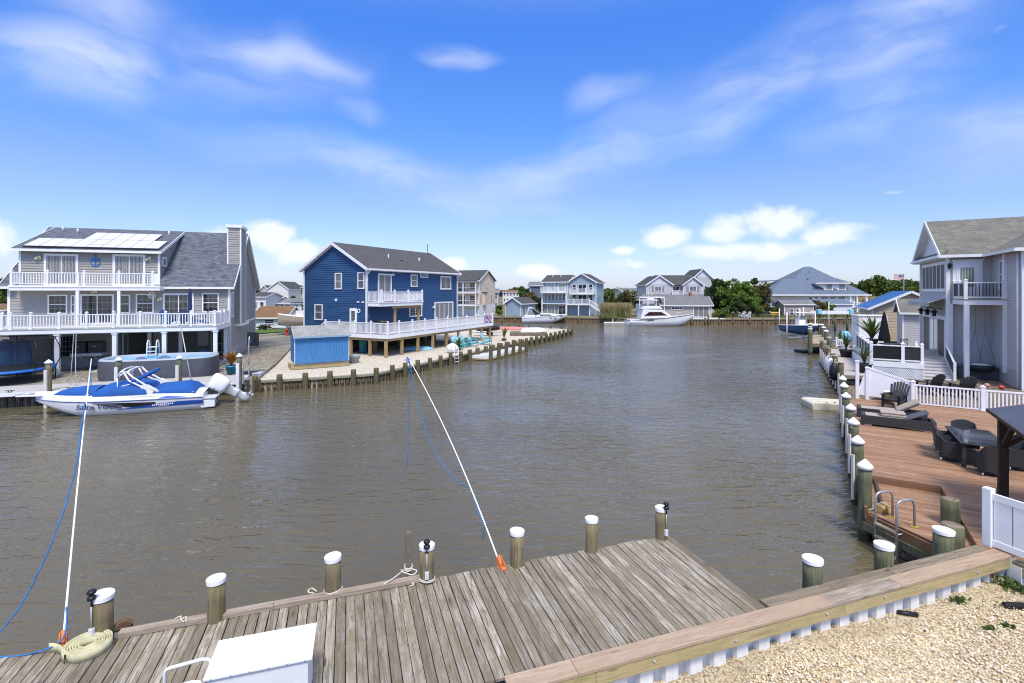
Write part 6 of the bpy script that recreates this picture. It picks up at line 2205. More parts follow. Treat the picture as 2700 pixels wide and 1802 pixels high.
MB().box(TW + .0, TW + .08, 9.4, 9.7, 1.6, 2.2).build('meter', GALV, h)

# ---- light blue garage
LB = M('light_blue_siding', (.32, .40, .45), .7, .04, 1)
c = (1373 - CXP) / FPX * 102
GF = Fr(*Fr(c, 102, -31).w(-3.7, 0)[:2], -31)
h = GF.root('blue_garage', 'small light blue gabled garage on the far shore', 'garage')
gable_block(h, 0, 3.7, 0, 6.4, 1.0, 3.55, 4.85, LB, RFY, 'y', .35)
window(sideR(3.7), .8, 1.7, 1.05, 3.1, h, cols=2, rows=3, name='door')
MB().tube([(3.78, 3.2, 1.0), (3.78, 3.2, 3.4)], .05, 6).build('downspout', WHITE, h)

# ---- light blue house
C = Fr(17.3, 103, -22.5)
HW = 11.6
HF = Fr(*C.w(-HW, 0)[:2], -22.5)
h = HF.root('light_blue_house', 'three storey light blue house with white balconies on the far shore', 'house')
xm = 5.4
gable_block(h, 0, xm + .2, .6, 8.6, 3.5, 8.2, 9.75, LB, RFX, 'x', .4)
gable_block(h, xm, HW, 1.2, 8.6, 1.0, 8.0, 9.95, LB, RFY, 'y', .4)
GREYC = M('grey_block', (.33, .32, .29), .8, .06)
siding(front(.9), [(0, 1.0), (xm, 1.0), (xm, 3.5), (0, 3.5)], .4, GREYC, h, 'ground_wall', .005)
MB().box(0, xm, .2, .6, 3.35, 3.6).build('band_board', WHITE, h)
for k in range(6):
    x = .3 + k * .82
    window(front(.6), x, x + .72, 4.2, 5.6, h, double=True, cols=1, rows=2, trim=.07, pane=GLASSB if k not in (1, 2) else GLASS)
b = MB().box(-.1, xm + .1, -.9, .6, 5.75, 6.0).build('balcony', WHITE, h)
rail(b, [(x, -.84, 6.0) for x in (0, 1.9, 3.7, xm)], .95, bal=.16, bw=.05, pw=.14)
for x in (1.0, 3.5):
    window(front(.6), x, x + 1.7, 6.0, 7.9, h, split=2, cols=1, rows=1, pane=GLASSG, name='sliding_door')
for x in (.9, 3.4):
    window(front(.9), x, x + 1.7, 1.0, 3.1, h, split=2, cols=1, rows=1, pane=GLASSG if x < 2 else GLASS, name='sliding_door')
for x in (0, xm):
    MB().box(x - .12, x + .12, -.2, .05, 1.0, 5.8).build('porch_post', WHITE, h)
for zf, xa_, xb_ in ((5.75, xm + .9, HW - .2), (3.5, xm + .1, HW - 1.0)):
    b = MB().box(xa_, xb_, -.4, 1.2, zf - .28, zf).build('balcony', WHITE, h)
    n_ = 3
    rail(b, [(xa_ + (xb_ - xa_) * k / n_, -.34, zf) for k in range(n_ + 1)], .95, bal=.16, bw=.05, pw=.14)
    window(front(1.2), xm + 2.3, xm + 4.2, zf, zf + 1.95, h, split=2, cols=1, rows=1, name='sliding_door')
    window(front(1.2), xm + 1.0, xm + 1.9, zf + .5, zf + 1.95, h, double=True, cols=1, rows=2)
    window(front(1.2), xm + 4.6, xm + 5.5, zf + .5, zf + 1.95, h, double=True, cols=1, rows=2)
for x in (xm + .2, xm + 2.8, HW - 1.0):
    MB().box(x - .1, x + .1, -.38, -.18, 1.0, 3.3).build('porch_post', WHITE, h)
st = MB(); st.bar((HW - 1.0, -.3, 3.4), (HW + 1.4, -.3, 1.9), .9, .25); st.bar((HW - 1.0, -.75, 4.35), (HW + 1.4, -.75, 2.85), .07); st.bar((HW - 1.0, .15, 4.35), (HW + 1.4, .15, 2.85), .07)
for k in range(12):
    f = k / 11; st.bar((HW - 1 + 2.4 * f, -.75, 3.5 - 1.5 * f), (HW - 1 + 2.4 * f, -.75, 4.3 - 1.5 * f), .05)
st.box(HW + 1.3, HW + 2.0, -.8, .2, 1.7, 1.95)
st.build('stairs', WHITE, h)
for x, y in ((1.4, 3.2), (3.2, 3.4)):
    MB().lathe([(.07, 0), (.07, .6)], n=8).build('roof_vent', WHITE, h, (x, y, 9.1))

# ---- dark blue house behind it, and other far houses as plain gabled houses with windows
def simple_house(px0, px1, Y, ybase, yeave, yridge, wall, roof, label, ridge='x', dep=8.0, win=(2, 1), ang=0.0, name='far_house', pane=GLASS, group='houses beyond the far shore', door=False):
    x0, x1 = (px0 - CXP) / FPX * Y, (px1 - CXP) / FPX * Y
    zb_, ze_, zr_ = [HC - (q - HYP) / FPX * Y for q in (ybase, yeave, yridge)]
    f = Fr(x0, Y, ang)
    h = f.root(name, label, 'house', group)
    w = (x1 - x0) / max(.5, cos(R(ang)))
    gable_block(h, 0, w, 0, dep, min(zb_, 1.0) - .3, ze_, zr_, wall, roof, ridge, .35, .3)
    nx, nz = win
    H_ = (ze_ - 1.2) / max(1, nz)
    for i in range(nx):
        for j in range(nz):
            cx = w * (i + .5) / nx; ww = min(.7, w / nx * .3)
            zc = ze_ - H_ * (nz - j) + H_ * .3
            if zc < zb_ - 1.5: continue
            window(front(0), cx - ww, cx + ww, zc, zc + min(1.5, H_ * .55), h, double=True, cols=1, rows=2, trim=.1, pane=pane)
    return h


CREAMW = M('cream_siding', (.60, .57, .47), .7, .05, 1)
PALEW = M('pale_siding', (.68, .67, .63), .7, .04, 1)
SLATEB = M('slate_blue_siding', (.12, .16, .21), .7, .05, 1)
GREYW = M('far_grey_siding', (.46, .44, .43), .7, .04, 1)
simple_house(1398, 1432, 128, 792, 753.5, 743, SLATEB, RGX, 'slate blue house peeking out left of the light blue house', win=(2, 1))
simple_house(1326, 1368, 210, 786, 770.5, 765.5, PALEW, RBR, 'distant white apartment house with brown roof right of the tan house', win=(5, 2), dep=12)
simple_house(1303, 1313, 125, 812, 770, 762, GREYW, RGX, 'narrow grey house sliver behind the right edge of the tan house', win=(1, 2), dep=10)
simple_house(1590, 1632, 230, 792, 779, 775, PALEW, RGX, 'low distant white building right of the light blue house', win=(4, 1), dep=12)
simple_house(1640, 1703, 150, 790, 768, 760.5, GREYW, RGX, 'grey roofed house partly behind the brown shrubs left of the grey gabled house', win=(3, 1), dep=10)
# group left, between the two near houses
simple_house(707, 760, 160, 786, 763, 742.5, PALEW, RFY, 'distant cream house with front gable and round vent between the near houses', 'y', 12, (4, 1))
simple_house(688, 706, 175, 786, 765, 753, GREYW, RFY, 'distant narrow grey gabled house left of the cream gable', 'y', 12, (2, 2))
simple_house(769, 802, 170, 790, 759, 756, CREAMW, RGX, 'distant flat topped cream house beside the dark blue house', win=(2, 2))
simple_house(702, 754, 115, 818, 799.5, 788, CREAMW, RGX, 'low cream house with grey green roof above the brown roof', win=(3, 1))
simple_house(748, 812, 105, 824, 799, 789, PALEW, RGX, 'low pale house with light grey roof beside the dark blue house', win=(3, 1))
simple_house(664, 700, 110, 806, 783, 772, PALEW, RFX, 'white house with dark roof beside the gable of the grey house', win=(2, 1))
simple_house(744, 815, 92, 858, 842, 829.5, PALEW, RBR, 'low house with reddish brown roof behind the trailered boat', win=(2, 1))
simple_house(-60, 8, 70, 840, 818, 804, CREAMW, RBR, 'low cream house at the left frame edge behind the grey house', win=(2, 1))
h = simple_house(668, 747, 68.5, 870, 838, 811, M('white_siding', (.70, .70, .68), .6, .04, 1), RBR, 'white bungalow with brown roof behind the road and lawn', win=(1, 1), dep=7.5, ang=8, door=False)

# ---- boat on a trailer by the bungalow
def hull_mesh(L, B, shr, keelf, chine=.25, bowpow=2.2, n=13, transom=.92):
    """hull with the bow at +x, stern at 0"""
    rows = []
    for k in range(n):
        s = k / (n - 1)
        b = B / 2 * (transom + (1 - transom) * min(1, s * 3)) * (1 - max(0, (s - .45) / .55) ** bowpow)
        b = max(b, .01)
        zs, zk = shr(s), keelf(s)
        zc = zk + (zs - zk) * chine
        l = [(s * L, -b, zs), (s * L, -b * .96, zk + (zs - zk) * .66), (s * L, -b * .86, zc), (s * L, 0, zk)]
        rows.append(l + [(p[0], -p[1], p[2]) for p in reversed(l[:-1])])
    m = MB(); m.sheet(rows, True)
    w = len(rows[0])
    m.f.append(tuple(range(w))); m.sm.append(False)
    return m, rows


bt_ = thing('trailer_boat', 'beige boat with black canopy on a trailer beside the white bungalow', 'boat', tuple(at(868, 884, ZL)), R(176))
m, rows = hull_mesh(6.5, 2.3, lambda s: 2.2 + .35 * s * s, lambda s: 1.0 + .9 * max(0, s - .6) ** 1.6)
m.build('hull', M('beige_hull', (.50, .42, .33), .35, .06, coat=.3), bt_)
MB().sheet([[r[0], (r[0][0], 0, r[0][2] + .08), r[-1]] for r in rows], True).build('deck', WHITE, bt_)
MB().tube([r[0] for r in rows], .04, 6).build('gunwale', DARKMET, bt_)
for x in (2.2, 3.8):
    for y in (-.85, .85):
        MB().tube([(x, y, 2.3), (x + .1, y * .9, 3.9)], .03, 6).build('canopy_pole', ALU, bt_)
MB().box(1.7, 4.4, -1, 1, 3.88, 3.98).build('canopy', BLACK, bt_, bevel=.04)
MB().prism([(2.6, 2.3), (4.2, 2.3), (3.8, 3.0), (2.7, 3.0)], -.6, .6, 'y').build('console', WHITE, bt_)
MB().bar((-.5, 0, .62), (7.2, 0, .75), .12).build('trailer_frame', DARKMET, bt_)
for x in (1.6, 2.5):
    for y in (-1.0, 1.0):
        MB().lathe([(.1, -.1), (.33, -.1), (.36, 0), (.33, .1), (.1, .1)], n=14).build('wheel', RUBBER, bt_, (x, y, .36), (R(90), 0, 0))

# ---- grey gabled house and its cottage
GY = 112
def fx(px, Y=GY): return (px - CXP) / FPX * Y
def fz(py, Y=GY): return HC - (py - HYP) / FPX * Y
gf = Fr(fx(1704), GY, 0)
h = gf.root('grey_gabled_house', 'large grey house with three white gables behind the sport fishing yacht', 'house')
LG = M('light_grey_siding', (.50, .485, .48), .7, .04, 1)
def gx(px, d=0.0): return (px - 1350) / FPX * (GY + d) - fx(1704)
gable_block(h, gx(1705), gx(1772), 0, 9, 3.5, fz(752), fz(727), LG, RFY, 'y', .35)
gable_block(h, gx(1802), gx(1852), 0, 9, 3.5, fz(752), fz(731), LG, RFY, 'y', .35)
gable_block(h, gx(1812, 4), gx(1893, 4), 4, 12, 3.5, fz(750), fz(707.5), LG, RFY, 'y', .4)
siding(front(1.2), [(gx(1772), 3.5), (gx(1802), 3.5), (gx(1802), fz(752)), (gx(1772), fz(752))], .25, LG, h)
m = MB(); a0, a1 = gx(1745), gx(1850)
m.slab([(a0, .5, fz(752)), (a1, .5, fz(752)), (a1, 6, fz(724)), (a0, 6, fz(724))], .1); m.build('roof', RFX, h)
m = MB(); m.slab([(gx(1690), -1.5, fz(782)), (gx(1880), -1.5, fz(782)), (gx(1880), 0.1, fz(776)), (gx(1690), .1, fz(776))], .1); m.build('skirt_roof', RGX, h)
MB().box(gx(1692), gx(1880), -1.2, 2, 1.0, fz(782)).build('lower_wall', LG, h)
for px in (1735, 1827):
    a, b = gx(px - 10), gx(px + 10)
    window(front(0), a, b, fz(769), fz(754.5), h, split=2, cols=1, rows=3, trim=.14, pane=GLASSB)
    for x in (a - .55, b + .1):
        MB(front(0)).box(x, x + .42, 0, .05, fz(770), fz(755)).build('shutter', M('grey_shutter', (.25, .25, .27), .6, .05), h)
    q = MB(front(0)); cxm = (a + b) / 2
    q.prism([(cxm - 2.3, fz(752) + .12), (cxm + 2.3, fz(752) + .12), (cxm, fz(729))], 0.022, .05, 'y') if False else None
GP = M('white_gable', (.66, .65, .67), .6, .03)
for (p0, p1, pe, pr_, yy) in ((1708, 1769, 751, 729.5, 0), (1805, 1849, 751, 733.5, 0), (1826, 1879, 731, 711, 4)):
    a, b = gx(p0, yy), gx(p1, yy)
    MB(front(yy)).add([(a, .04, fz(pe)), (b, .04, fz(pe)), ((a + b) / 2, .04, fz(pr_))], [(0, 1, 2)]).build('gable_panel', GP, h)
window(front(1.2), gx(1777), gx(1796), fz(768), fz(755), h, split=2, cols=1, rows=2, trim=.12)
b = MB().box(gx(1770), gx(1801), -.5, 1.2, fz(781), fz(778.5)).build('balcony', WHITE, h)
rail(b, [(gx(1771), -.4, fz(778.5)), (gx(1786), -.4, fz(778.5)), (gx(1800), -.4, fz(778.5))], .95, bal=.18, bw=.05, pw=.14)
window(front(4), gx(1857, 4), gx(1863, 4), fz(767), fz(753), h, double=True, cols=1, rows=2)
CY = 98
cf = Fr(fx(1744, CY), CY, -6)
h = cf.root('cottage', 'low beige cottage with grey shingle roof and sliding doors behind the yacht bow', 'cottage')
cw_ = fx(1870, CY) - fx(1744, CY)
BEIG = M('beige_siding', (.47, .40, .34), .7, .05, 1)
gable_block(h, 0, cw_, 0, 6, 1.0, fz(805.5, CY), fz(783, CY), BEIG, RGX, 'x', .4)
def cx_(px): return fx(px, CY) - fx(1744, CY)
window(front(0), cx_(1769), cx_(1799), fz(817.5, CY), fz(809, CY), h, split=4, cols=1, rows=1, trim=.12)
window(front(0), cx_(1824), cx_(1866), 1.02, fz(807, CY), h, split=3, cols=1, rows=1, trim=.16, pane=GLASSC, name='sliding_door')
MB().box(cx_(1826), cx_(1832), 3.1, 3.9, fz(781, CY), fz(772, CY)).build('chimney', M('brick_red', (.28, .10, .06), .8, .12, 6), h)
s_ = MB(); s_.slab([(cx_(1751), 1.0, fz(799, CY) + .12), (cx_(1757), 1.0, fz(799, CY) + .12), (cx_(1759), 2.0, fz(794, CY) + .14), (cx_(1753), 2.0, fz(794, CY) + .14)], .05); s_.build('skylight', WHITE, h)
pg = thing('pergola', 'white flat pergola beside the cottage behind the yacht tower', 'pergola', (fx(1682, 99), 99, 1.0))
pw0 = fx(1746, 99) - fx(1682, 99)
MB().box(0, pw0, -1.5, 2, fz(786, 99) - 1.0, fz(783, 99) - 1.0).build('roof', WHITE, pg)
for k in range(4):
    MB().box(k * pw0 / 3 - .08, k * pw0 / 3 + .08, -1.4, -1.24, 0, fz(786, 99) - 1.0).build('post', WHITE, pg)
MB().box(0, pw0, 1.6, 1.7, 0, 2.6).build('screen', WHITE, pg)

# ---- hip roofed house
HY_ = 122
f0_ = (2030 - 1350) / FPX * HY_
hf = Fr(f0_, HY_, 0)
h = hf.root('hip_roof_house', 'white house with broad blue grey hipped roof and dormers on the far shore', 'house')
def qx(px, d=0): return (px - 1350) / FPX * (HY_ + d) - f0_
def qz(py, d=0): return HC - (py - HYP) / FPX * (HY_ + d)
WS = M('white_far_siding', (.72, .72, .72), .6, .03, 1)
xe0, xe1 = qx(2062), qx(2293)
zee = qz(777)
siding(front(1.0), [(qx(2027), .8), (qx(2262), .8), (qx(2262), zee), (qx(2027), zee)], .25, WS, h)
siding(sideL(qx(2027)), [(1.0, .8), (16, .8), (16, zee), (1.0, zee)], .25, WS, h)
pk0, pk1, pky = qx(2121, 9), qx(2138, 9), 9.0
zpk = qz(703.7, 9)
m = MB()
m.slab([(xe0, 0, zee), (xe1, 0, zee), (pk1, pky, zpk), (pk0, pky, zpk)], .15)
m.slab([(xe1, 0, zee), (xe1, 18, zee), (pk1, pky, zpk)], .15)
m.slab([(xe0, 0, zee), (xe0, 18, zee), (pk0, pky, zpk)], .15)
m.build('roof', RBL, h)
m = MB()
xl0 = qx(2024); r0_, r1_ = qx(2066, 5), qx(2130, 5)
zl = qz(735, 5)
m.slab([(xl0, -.6, zee - .02), (qx(2138, -.6), -.6, zee - .02), (r1_ - 1.0, 5, zl), (r0_, 5, zl)], .15)
m.slab([(xl0, -.6, zee - .02), (xl0, 12, zee - .02), (r0_, 5, zl)], .15)
m.slab([(qx(2138, -.6), -.6, zee - .02), (qx(2200), 5, zl - 1), (r1_ - 1.0, 5, zl)], .15)
m.slab([(qx(2024, 6), 5.5, qz(742, 5)), (qx(2060, 6), 5.5, qz(738, 5)), (qx(2060), 14, qz(738)), (qx(2024), 14, qz(742))], .1)
m.build('wing_roof', RBL, h)
MB().box(xl0, xe1, -.75, -.6, zee - .28, zee).build('gutter', WHITE, h)
# dormer
m = MB(); d0, d1 = qx(2148, 1.2), qx(2240, 1.2)
m.slab([(d0, .7, qz(747, 1)), (d1, .7, qz(747, 1)), (qx(2205, 7), 7.2, qz(733, 7)), (qx(2170, 7), 7.2, qz(733, 7))], .2); m.build('dormer_roof', RBL, h)
MB().box(d0, d1, .62, .72, qz(748.5, 1), qz(746, 1)).build('dormer_fascia', WHITE, h)
for a, b in ((2176, 2199), (2210, 2233)):
    MB().box(qx(a, 1), qx(b, 1), 1.3, 5, qz(767, 1), qz(747.5, 1)).build('dormer', WS, h)
    window(front(1.3), qx(a + 3, 1), qx(b - 3, 1), qz(765, 1), qz(749, 1), h, split=2, cols=1, rows=2, trim=.1, pane=GLASSB)
MB().prism([(qx(2153, 1), qz(748, 1)), (qx(2178, 1), qz(748, 1)), (qx(2178, 1), qz(764, 1))], 1.32, 5, 'y').build('dormer_cheek', WS, h)
MB().prism([(qx(2199, 1), qz(748, 1)), (qx(2212, 1), qz(748, 1)), (qx(2212, 1), qz(764, 1)), (qx(2199, 1), qz(760, 1))], 1.34, 5, 'y').build('dormer_cheek', WS, h)
window(front(1.0), qx(2040), qx(2049), qz(810), qz(794), h, double=True, cols=1, rows=2)
for a, b in ((2138, 2148), (2152, 2164), (2171, 2190), (2193, 2212), (2215, 2236)):
    window(front(1.0), qx(a), qx(b), qz(800), qz(782), h, cols=1, rows=2, trim=.12, pane=GLASSB)
for px in (2240, 2258, 2283):
    MB().box(qx(px) - .18, qx(px) + .18, -.4, -.05, .8, zee - .1).build('porch_post', WHITE, h)
b = MB().box(qx(2243), qx(2293), -.5, 4, qz(812), qz(809)).build('porch', WHITE, h)
rail(b, [(qx(2246), -.4, qz(809)), (qx(2262), -.4, qz(809)), (qx(2283), -.4, qz(809)), (qx(2293), -.4, qz(809))], 1.0, bal=.22, bw=.06, pw=.18)
for px, py, dd_ in ((2133.5, 719.5, 7), (2130, 737.5, 4.6)):
    MB().lathe([(.12, 0), (.12, .8)], n=8).build('roof_vent', DARKMET, h, (qx(px, dd_), dd_, qz(py, dd_) - .5))
# boathouse sheds in front
S1 = 97.5
sf = Fr((2068 - 1350) / FPX * S1, S1, 0)
h = sf.root('waterside_shed', 'small weathered beige shed with grey roof on the far bulkhead', 'shed')
w_ = (2144 - 2068) / FPX * S1
gable_block(h, 0, w_, 0, 3.5, 1.0, fz(803, S1), fz(792.5, S1), M('weathered_beige', (.36, .31, .27), .8, .08, 2), RGX, 'x', .25)
for a, b in ((.18, .38), (.40, .62)):
    window(front(0), w_ * (a + .0), w_ * (b - .06), 1.3, 2.7, h, cols=2, rows=2, trim=.1)
MB(front(0)).box(w_ * .62, w_ * .92, 0, .05, 1.0, 3.0).build('double_door', M('door_brown', (.40, .34, .30), .7, .06), h)
S2 = 102
sf = Fr((2168 - 1350) / FPX * S2, S2, 0)
h = sf.root('boathouse', 'low white boathouse with blue grey roof in front of the hip roofed house', 'boathouse')
w_ = (2246 - 2168) / FPX * S2
gable_block(h, 0, w_, 0, 5, 1.0, fz(802, S2), fz(789.5, S2), WS, RBL, 'x', .3)

# ---- far bulkhead
fb = thing('far_bulkhead', 'brown timber bulkhead along the whole far shore', 'bulkhead', (0, 0, 0))
FBC = wood('far_cap', [(.16, .13, .08), (.26, .22, .15), (.34, .30, .22)], 'x', .85, .5)
FPL = wood('far_plank', [(.14, .09, .05), (.26, .17, .095), (.33, .23, .14)], 'z', .8, .7, .4, (.05, .04, .025), .6)
fpm = MB().box(-.2, .2, -.03, .03, -.5, .9).mesh('plank'); fpm.materials.append(FPL)
q = MB()
cnt = 0
for i in range(len(FB) - 2):
    a, b = Vector(FB[i]), Vector(FB[i + 1])
    d = b - a; L = d.length; d.normalize(); ang = atan2(d.y, d.x)
    MB().box(0, L + .02, -.25, .2, -.16, .02).build('cap', FBC, fb, (a.x, a.y, 1.02), ang)
    MB().box(0, L + .02, -.03, .0, -.9, -.15).build('back_sheet', DARKPIL, fb, (a.x, a.y, 1.02), ang)
    k = 0
    while k * .52 < L:
        p = a + d * (k * .52 + .25)
        if abs(p.x / p.y * FPX) < 1300 and cnt < 230:
            put('plank', fpm, fb, (p.x + d.y * .08, p.y - d.x * .08, 0), ang); cnt += 1
        k += 1
    for k in range(int(L / 2.6)):
        p = a + d * (k * 2.6)
        MB().lathe([(.16, -.6), (.15, 1.25)], n=9).build('piling', PILEB, fb, (p.x + d.y * .22, p.y - d.x * .22, 0))

# ---- cruiser and yacht
ck = thing('cabin_cruiser', 'white cabin cruiser moored in front of the light blue house', 'boat', tuple(at(1375.5, 852, 0)), R(2))
CL = 117 / FPX * 95.5
m, rows = hull_mesh(CL, 2.7, lambda s: .95 + .55 * s, lambda s: -.3 + 1.45 * max(0, (s - .62) / .38) ** 1.5, .35, 2.4)
m.build('hull', GEL, ck)
MB().sheet([[r[0], (r[0][0], r[0][1] * .6, r[0][2] + .12), (r[0][0], 0, r[0][2] + .2), (r[0][0], -r[0][1] * .6, r[0][2] + .12), r[-1]] for r in rows], True).build('deck', GEL, ck)
MB().tube([r[0] for r in rows], .04, 6).build('rub_rail', GREYG, ck)
R_ = []
for s, hgt in ((.30, .05), (.36, .5), (.5, .58), (.66, .45), (.85, .15), (.93, 0)):
    R_.append([(s * CL, -1.05 * (1 - .5 * max(0, s - .5)) * cos(pi * j / 8), 1.1 + .5 * s + hgt * sin(pi * j / 8) ** .6) for j in range(9)])
MB().sheet(R_, True).build('cabin', GEL, ck)
MB().prism([(.27 * CL, 1.75), (.42 * CL, 1.75), (.33 * CL, 2.75), (.22 * CL, 2.85)], -.95, .95, 'y').build('windscreen', GLASS, ck)
for y in (-.97, .97):
    MB().tube([(.10 * CL, y, 1.3), (.17 * CL, y, 2.95), (.24 * CL, y, 2.95), (.42 * CL, y, 1.75)], .05, 6).build('arch', GEL, ck)
MB().box(.05 * CL, .30 * CL, -1.2, 1.2, .9, 1.55).build('cockpit', GEL, ck, bevel=.1)
MB().prism([(.40 * CL, 1.50), (.70 * CL, 1.62), (.62 * CL, 1.72), (.42 * CL, 1.70)], -1.12, -1.02, 'y').build('side_window', BLKG, ck)
for s in (.62, .72):
    MB().box(s * CL, s * CL + .5, -1.36 + .9 * max(0, s - .55), -1.2 + .9 * max(0, s - .55), 1.02, 1.08).build('porthole', BLKG, ck)

yk = thing('yacht', 'white sport fishing yacht with flybridge moored in front of the cottage', 'yacht', tuple(at(1651, 858.5, 0)), R(-1.5))
YL = 176 / FPX * 88.5
m, rows = hull_mesh(YL, 4.0, lambda s: 1.05 + 1.05 * s ** 1.5, lambda s: -.5 + 1.9 * max(0, (s - .72) / .28) ** 1.5, .3, 2.6, transom=.9)
m.build('hull', GEL, yk)
MB().sheet([[r[0], (r[0][0], 0, r[0][2] + .1), r[-1]] for r in rows], True).build('deck', GEL, yk)
MB().tube([(r[0][0], r[0][1] - .02, r[0][2] - .03) for r in rows], .05, 6).build('rub_rail', DARKMET, yk)
MB().box(0, YL * .9, -2.0, 2.0, -.12, .06).build('boot_stripe', BLKG, yk) if False else None
sxy = lambda px: (px - 1651) / FPX * 87.5
syz = lambda py: HC - (py - HYP) / FPX * 86.5
MB().prism([(sxy(1684), syz(842)), (sxy(1770), syz(838)), (sxy(1742), syz(818)), (sxy(1690), syz(817))], -1.7, 1.7, 'y').build('deckhouse', GEL, yk, bevel=.12)
MB().prism([(sxy(1693), syz(834)), (sxy(1753), syz(832.5)), (sxy(1737), syz(823.5)), (sxy(1706), syz(823.5))], -1.74, -1.70, 'y').build('side_window', M('smoked_glass', (.05, .02, .02), .08, .2, coat=.8), yk)
MB().prism([(sxy(1686), syz(817)), (sxy(1744), syz(817)), (sxy(1734), syz(808)), (sxy(1692), syz(809))], -1.5, 1.5, 'y').build('flybridge', GEL, yk, bevel=.15)
MB().box(sxy(1690), sxy(1742), -1.52, 1.52, syz(817.6), syz(816.4)).build('bridge_trim', DARKMET, yk)
for px in (1689, 1707, 1721):
    for y in (-1.2, 1.2):
        MB().tube([(sxy(px), y, syz(812)), (sxy(px) + .05, y * .9, syz(793))], .04, 6).build('hardtop_post', ALU, yk)
MB().box(sxy(1680), sxy(1733), -1.3, 1.3, syz(793.5), syz(791.5)).build('hardtop', GEL, yk, bevel=.05)
for y in (-1.0, 1.0):
    MB().tube([(sxy(1713), y, syz(792)), (sxy(1715), y * 1.4, syz(772))], .03, 6).build('antenna', WHITE, yk)
MB().box(sxy(1708), sxy(1723), -.5, .5, syz(791), syz(787)).build('radar', WHITE, yk, bevel=.08)
MB().box(sxy(1655), sxy(1692), -1.9, 1.9, .6, 1.15).build('cockpit', GEL, yk, bevel=.05)
MB().box(sxy(1700), sxy(1717), -2.02, -1.97, syz(846.2), syz(844.5)).build('hull_vent', DARKMET, yk)
for k in range(9):
    MB().tube([(sxy(1772 + k * 5), -1.3 + .12 * k, syz(838) + k * .05), (sxy(1772 + k * 5), -1.3 + .12 * k, syz(838) + .7 + k * .05)], .02, 5).build('stanchion', ALU, yk)
MB().tube([(sxy(1772), -1.3, syz(838) + .7), (sxy(1812), -.35, syz(838) + 1.1)], .02, 5).build('bow_rail', ALU, yk)

# ---- boat lift with blue boat, small docks
lf = thing('lift_boat', 'blue covered boat on white lift posts beside the yacht stern', 'boat lift', tuple(at(1634, 852, 0)), 0)
for x, y in ((-1.6, -1.2), (.8, -1.2), (-1.6, 1.6), (.8, 1.6)):
    MB().lathe([(.1, -.5), (.1, 2.3)], n=8).build('lift_post', WHITE, lf, (x, y, 0))
MB().lathe([(.1, -2.0), (.45, -1.5), (.55, 0), (.45, 1.4), (.1, 1.9)], n=12, sx=.5).build('boat', M('sky_blue_cover', (.05, .28, .62), .5, .1), lf, (-.2, .3, 1.75), (0, R(90), 0))
MB().box(-3.4, .6, -1.9, -1.3, .0, .28).build('float', WHITE, lf, bevel=.06)
fd2 = thing('far_dock', 'white edged dock at the yacht bow below the cottage', 'dock', tuple(at(1838, 856, 0)), R(2))
MB().box(-1.5, 5.0, -.6, 2.5, .95, 1.12).build('deck', M('far_dock_deck', (.5, .5, .5), .7, .06), fd2)
MB().box(-1.5, 5.0, -.65, -.6, .8, 1.12).build('edge', WHITE, fd2)
for x in (-1.3, 1.8):
    MB().lathe([(.16, -.6), (.15, 1.9)], n=9).build('piling', PILEB, fd2, (x, -.75, 0))

# ---- center console boat on a lift
bq_ = at(2076.5, 882, .25)
cc_ = thing('console_boat', 'blue and white centre console boat seen bow on, hanging on a lift', 'boat', (bq_.x, bq_.y, 0), R(-88))
m, rows = hull_mesh(6.2, 2.75, lambda s: 1.55 + .35 * s, lambda s: .42 + .9 * max(0, (s - .6) / .4) ** 1.6, .35, 2.2)
m.build('hull', M('royal_blue_hull', (.02, .09, .22), .25, .06, coat=.4), cc_)
MB().sheet([[(r[0][0], r[0][1] * 1.03, r[0][2]), (r[0][0], r[0][1] * .8, r[0][2] + .06), (r[0][0], 0, r[0][2] + .02), (r[0][0], -r[0][1] * .8, r[0][2] + .06), (r[0][0], -r[0][1] * 1.03, r[0][2])] for r in rows], True).build('deck', GEL, cc_)
MB().tube([(r[0][0], r[0][1] * 1.03, r[0][2]) for r in rows] + [(r[-1][0], r[-1][1] * 1.03, r[-1][2]) for r in reversed(rows)], .06, 6).build('gunwale', GEL, cc_)
MB().box(2.4, 3.3, -.45, .45, 1.6, 2.55).build('console', GEL, cc_, bevel=.08)
MB().box(3.3, 3.36, -.4, .4, 2.5, 3.0).build('windscreen', GLASSB, cc_)
for x in (2.2, 3.2):
    for y in (-.6, .6):
        MB().tube([(x, y, 1.6), (x, y * .9, 3.35)], .03, 6).build('top_post', ALU, cc_)
MB().box(1.7, 3.6, -.85, .85, 3.35, 3.42).build('t_top', WHITE, cc_, bevel=.03)
lf2 = thing('boat_lift', 'aluminium boat lift cradle and white guide posts under the centre console boat', 'boat lift', (bq_.x, bq_.y, 0), R(-88))
for x in (1.0, 4.4):
    MB().bar((x, -2.6, .22), (x, 2.6, .22), .1).build('cradle_beam', GALV, lf2)
    for sy in (-1, 1):
        MB().bar((x, sy * .9, .25), (x, sy * .55, .75), .08).build('bunk_bracket', GALV, lf2)
for y in (-1.9, 1.9):
    MB().lathe([(.07, -.5), (.07, 3.4)], n=8).build('guide_post', WHITE, lf2, (3.0, y, 0))
MB().lathe([(.07, -.5), (.07, 4.0)], n=8).build('guide_post', WHITE, lf2, (1.0, 1.6, 0))
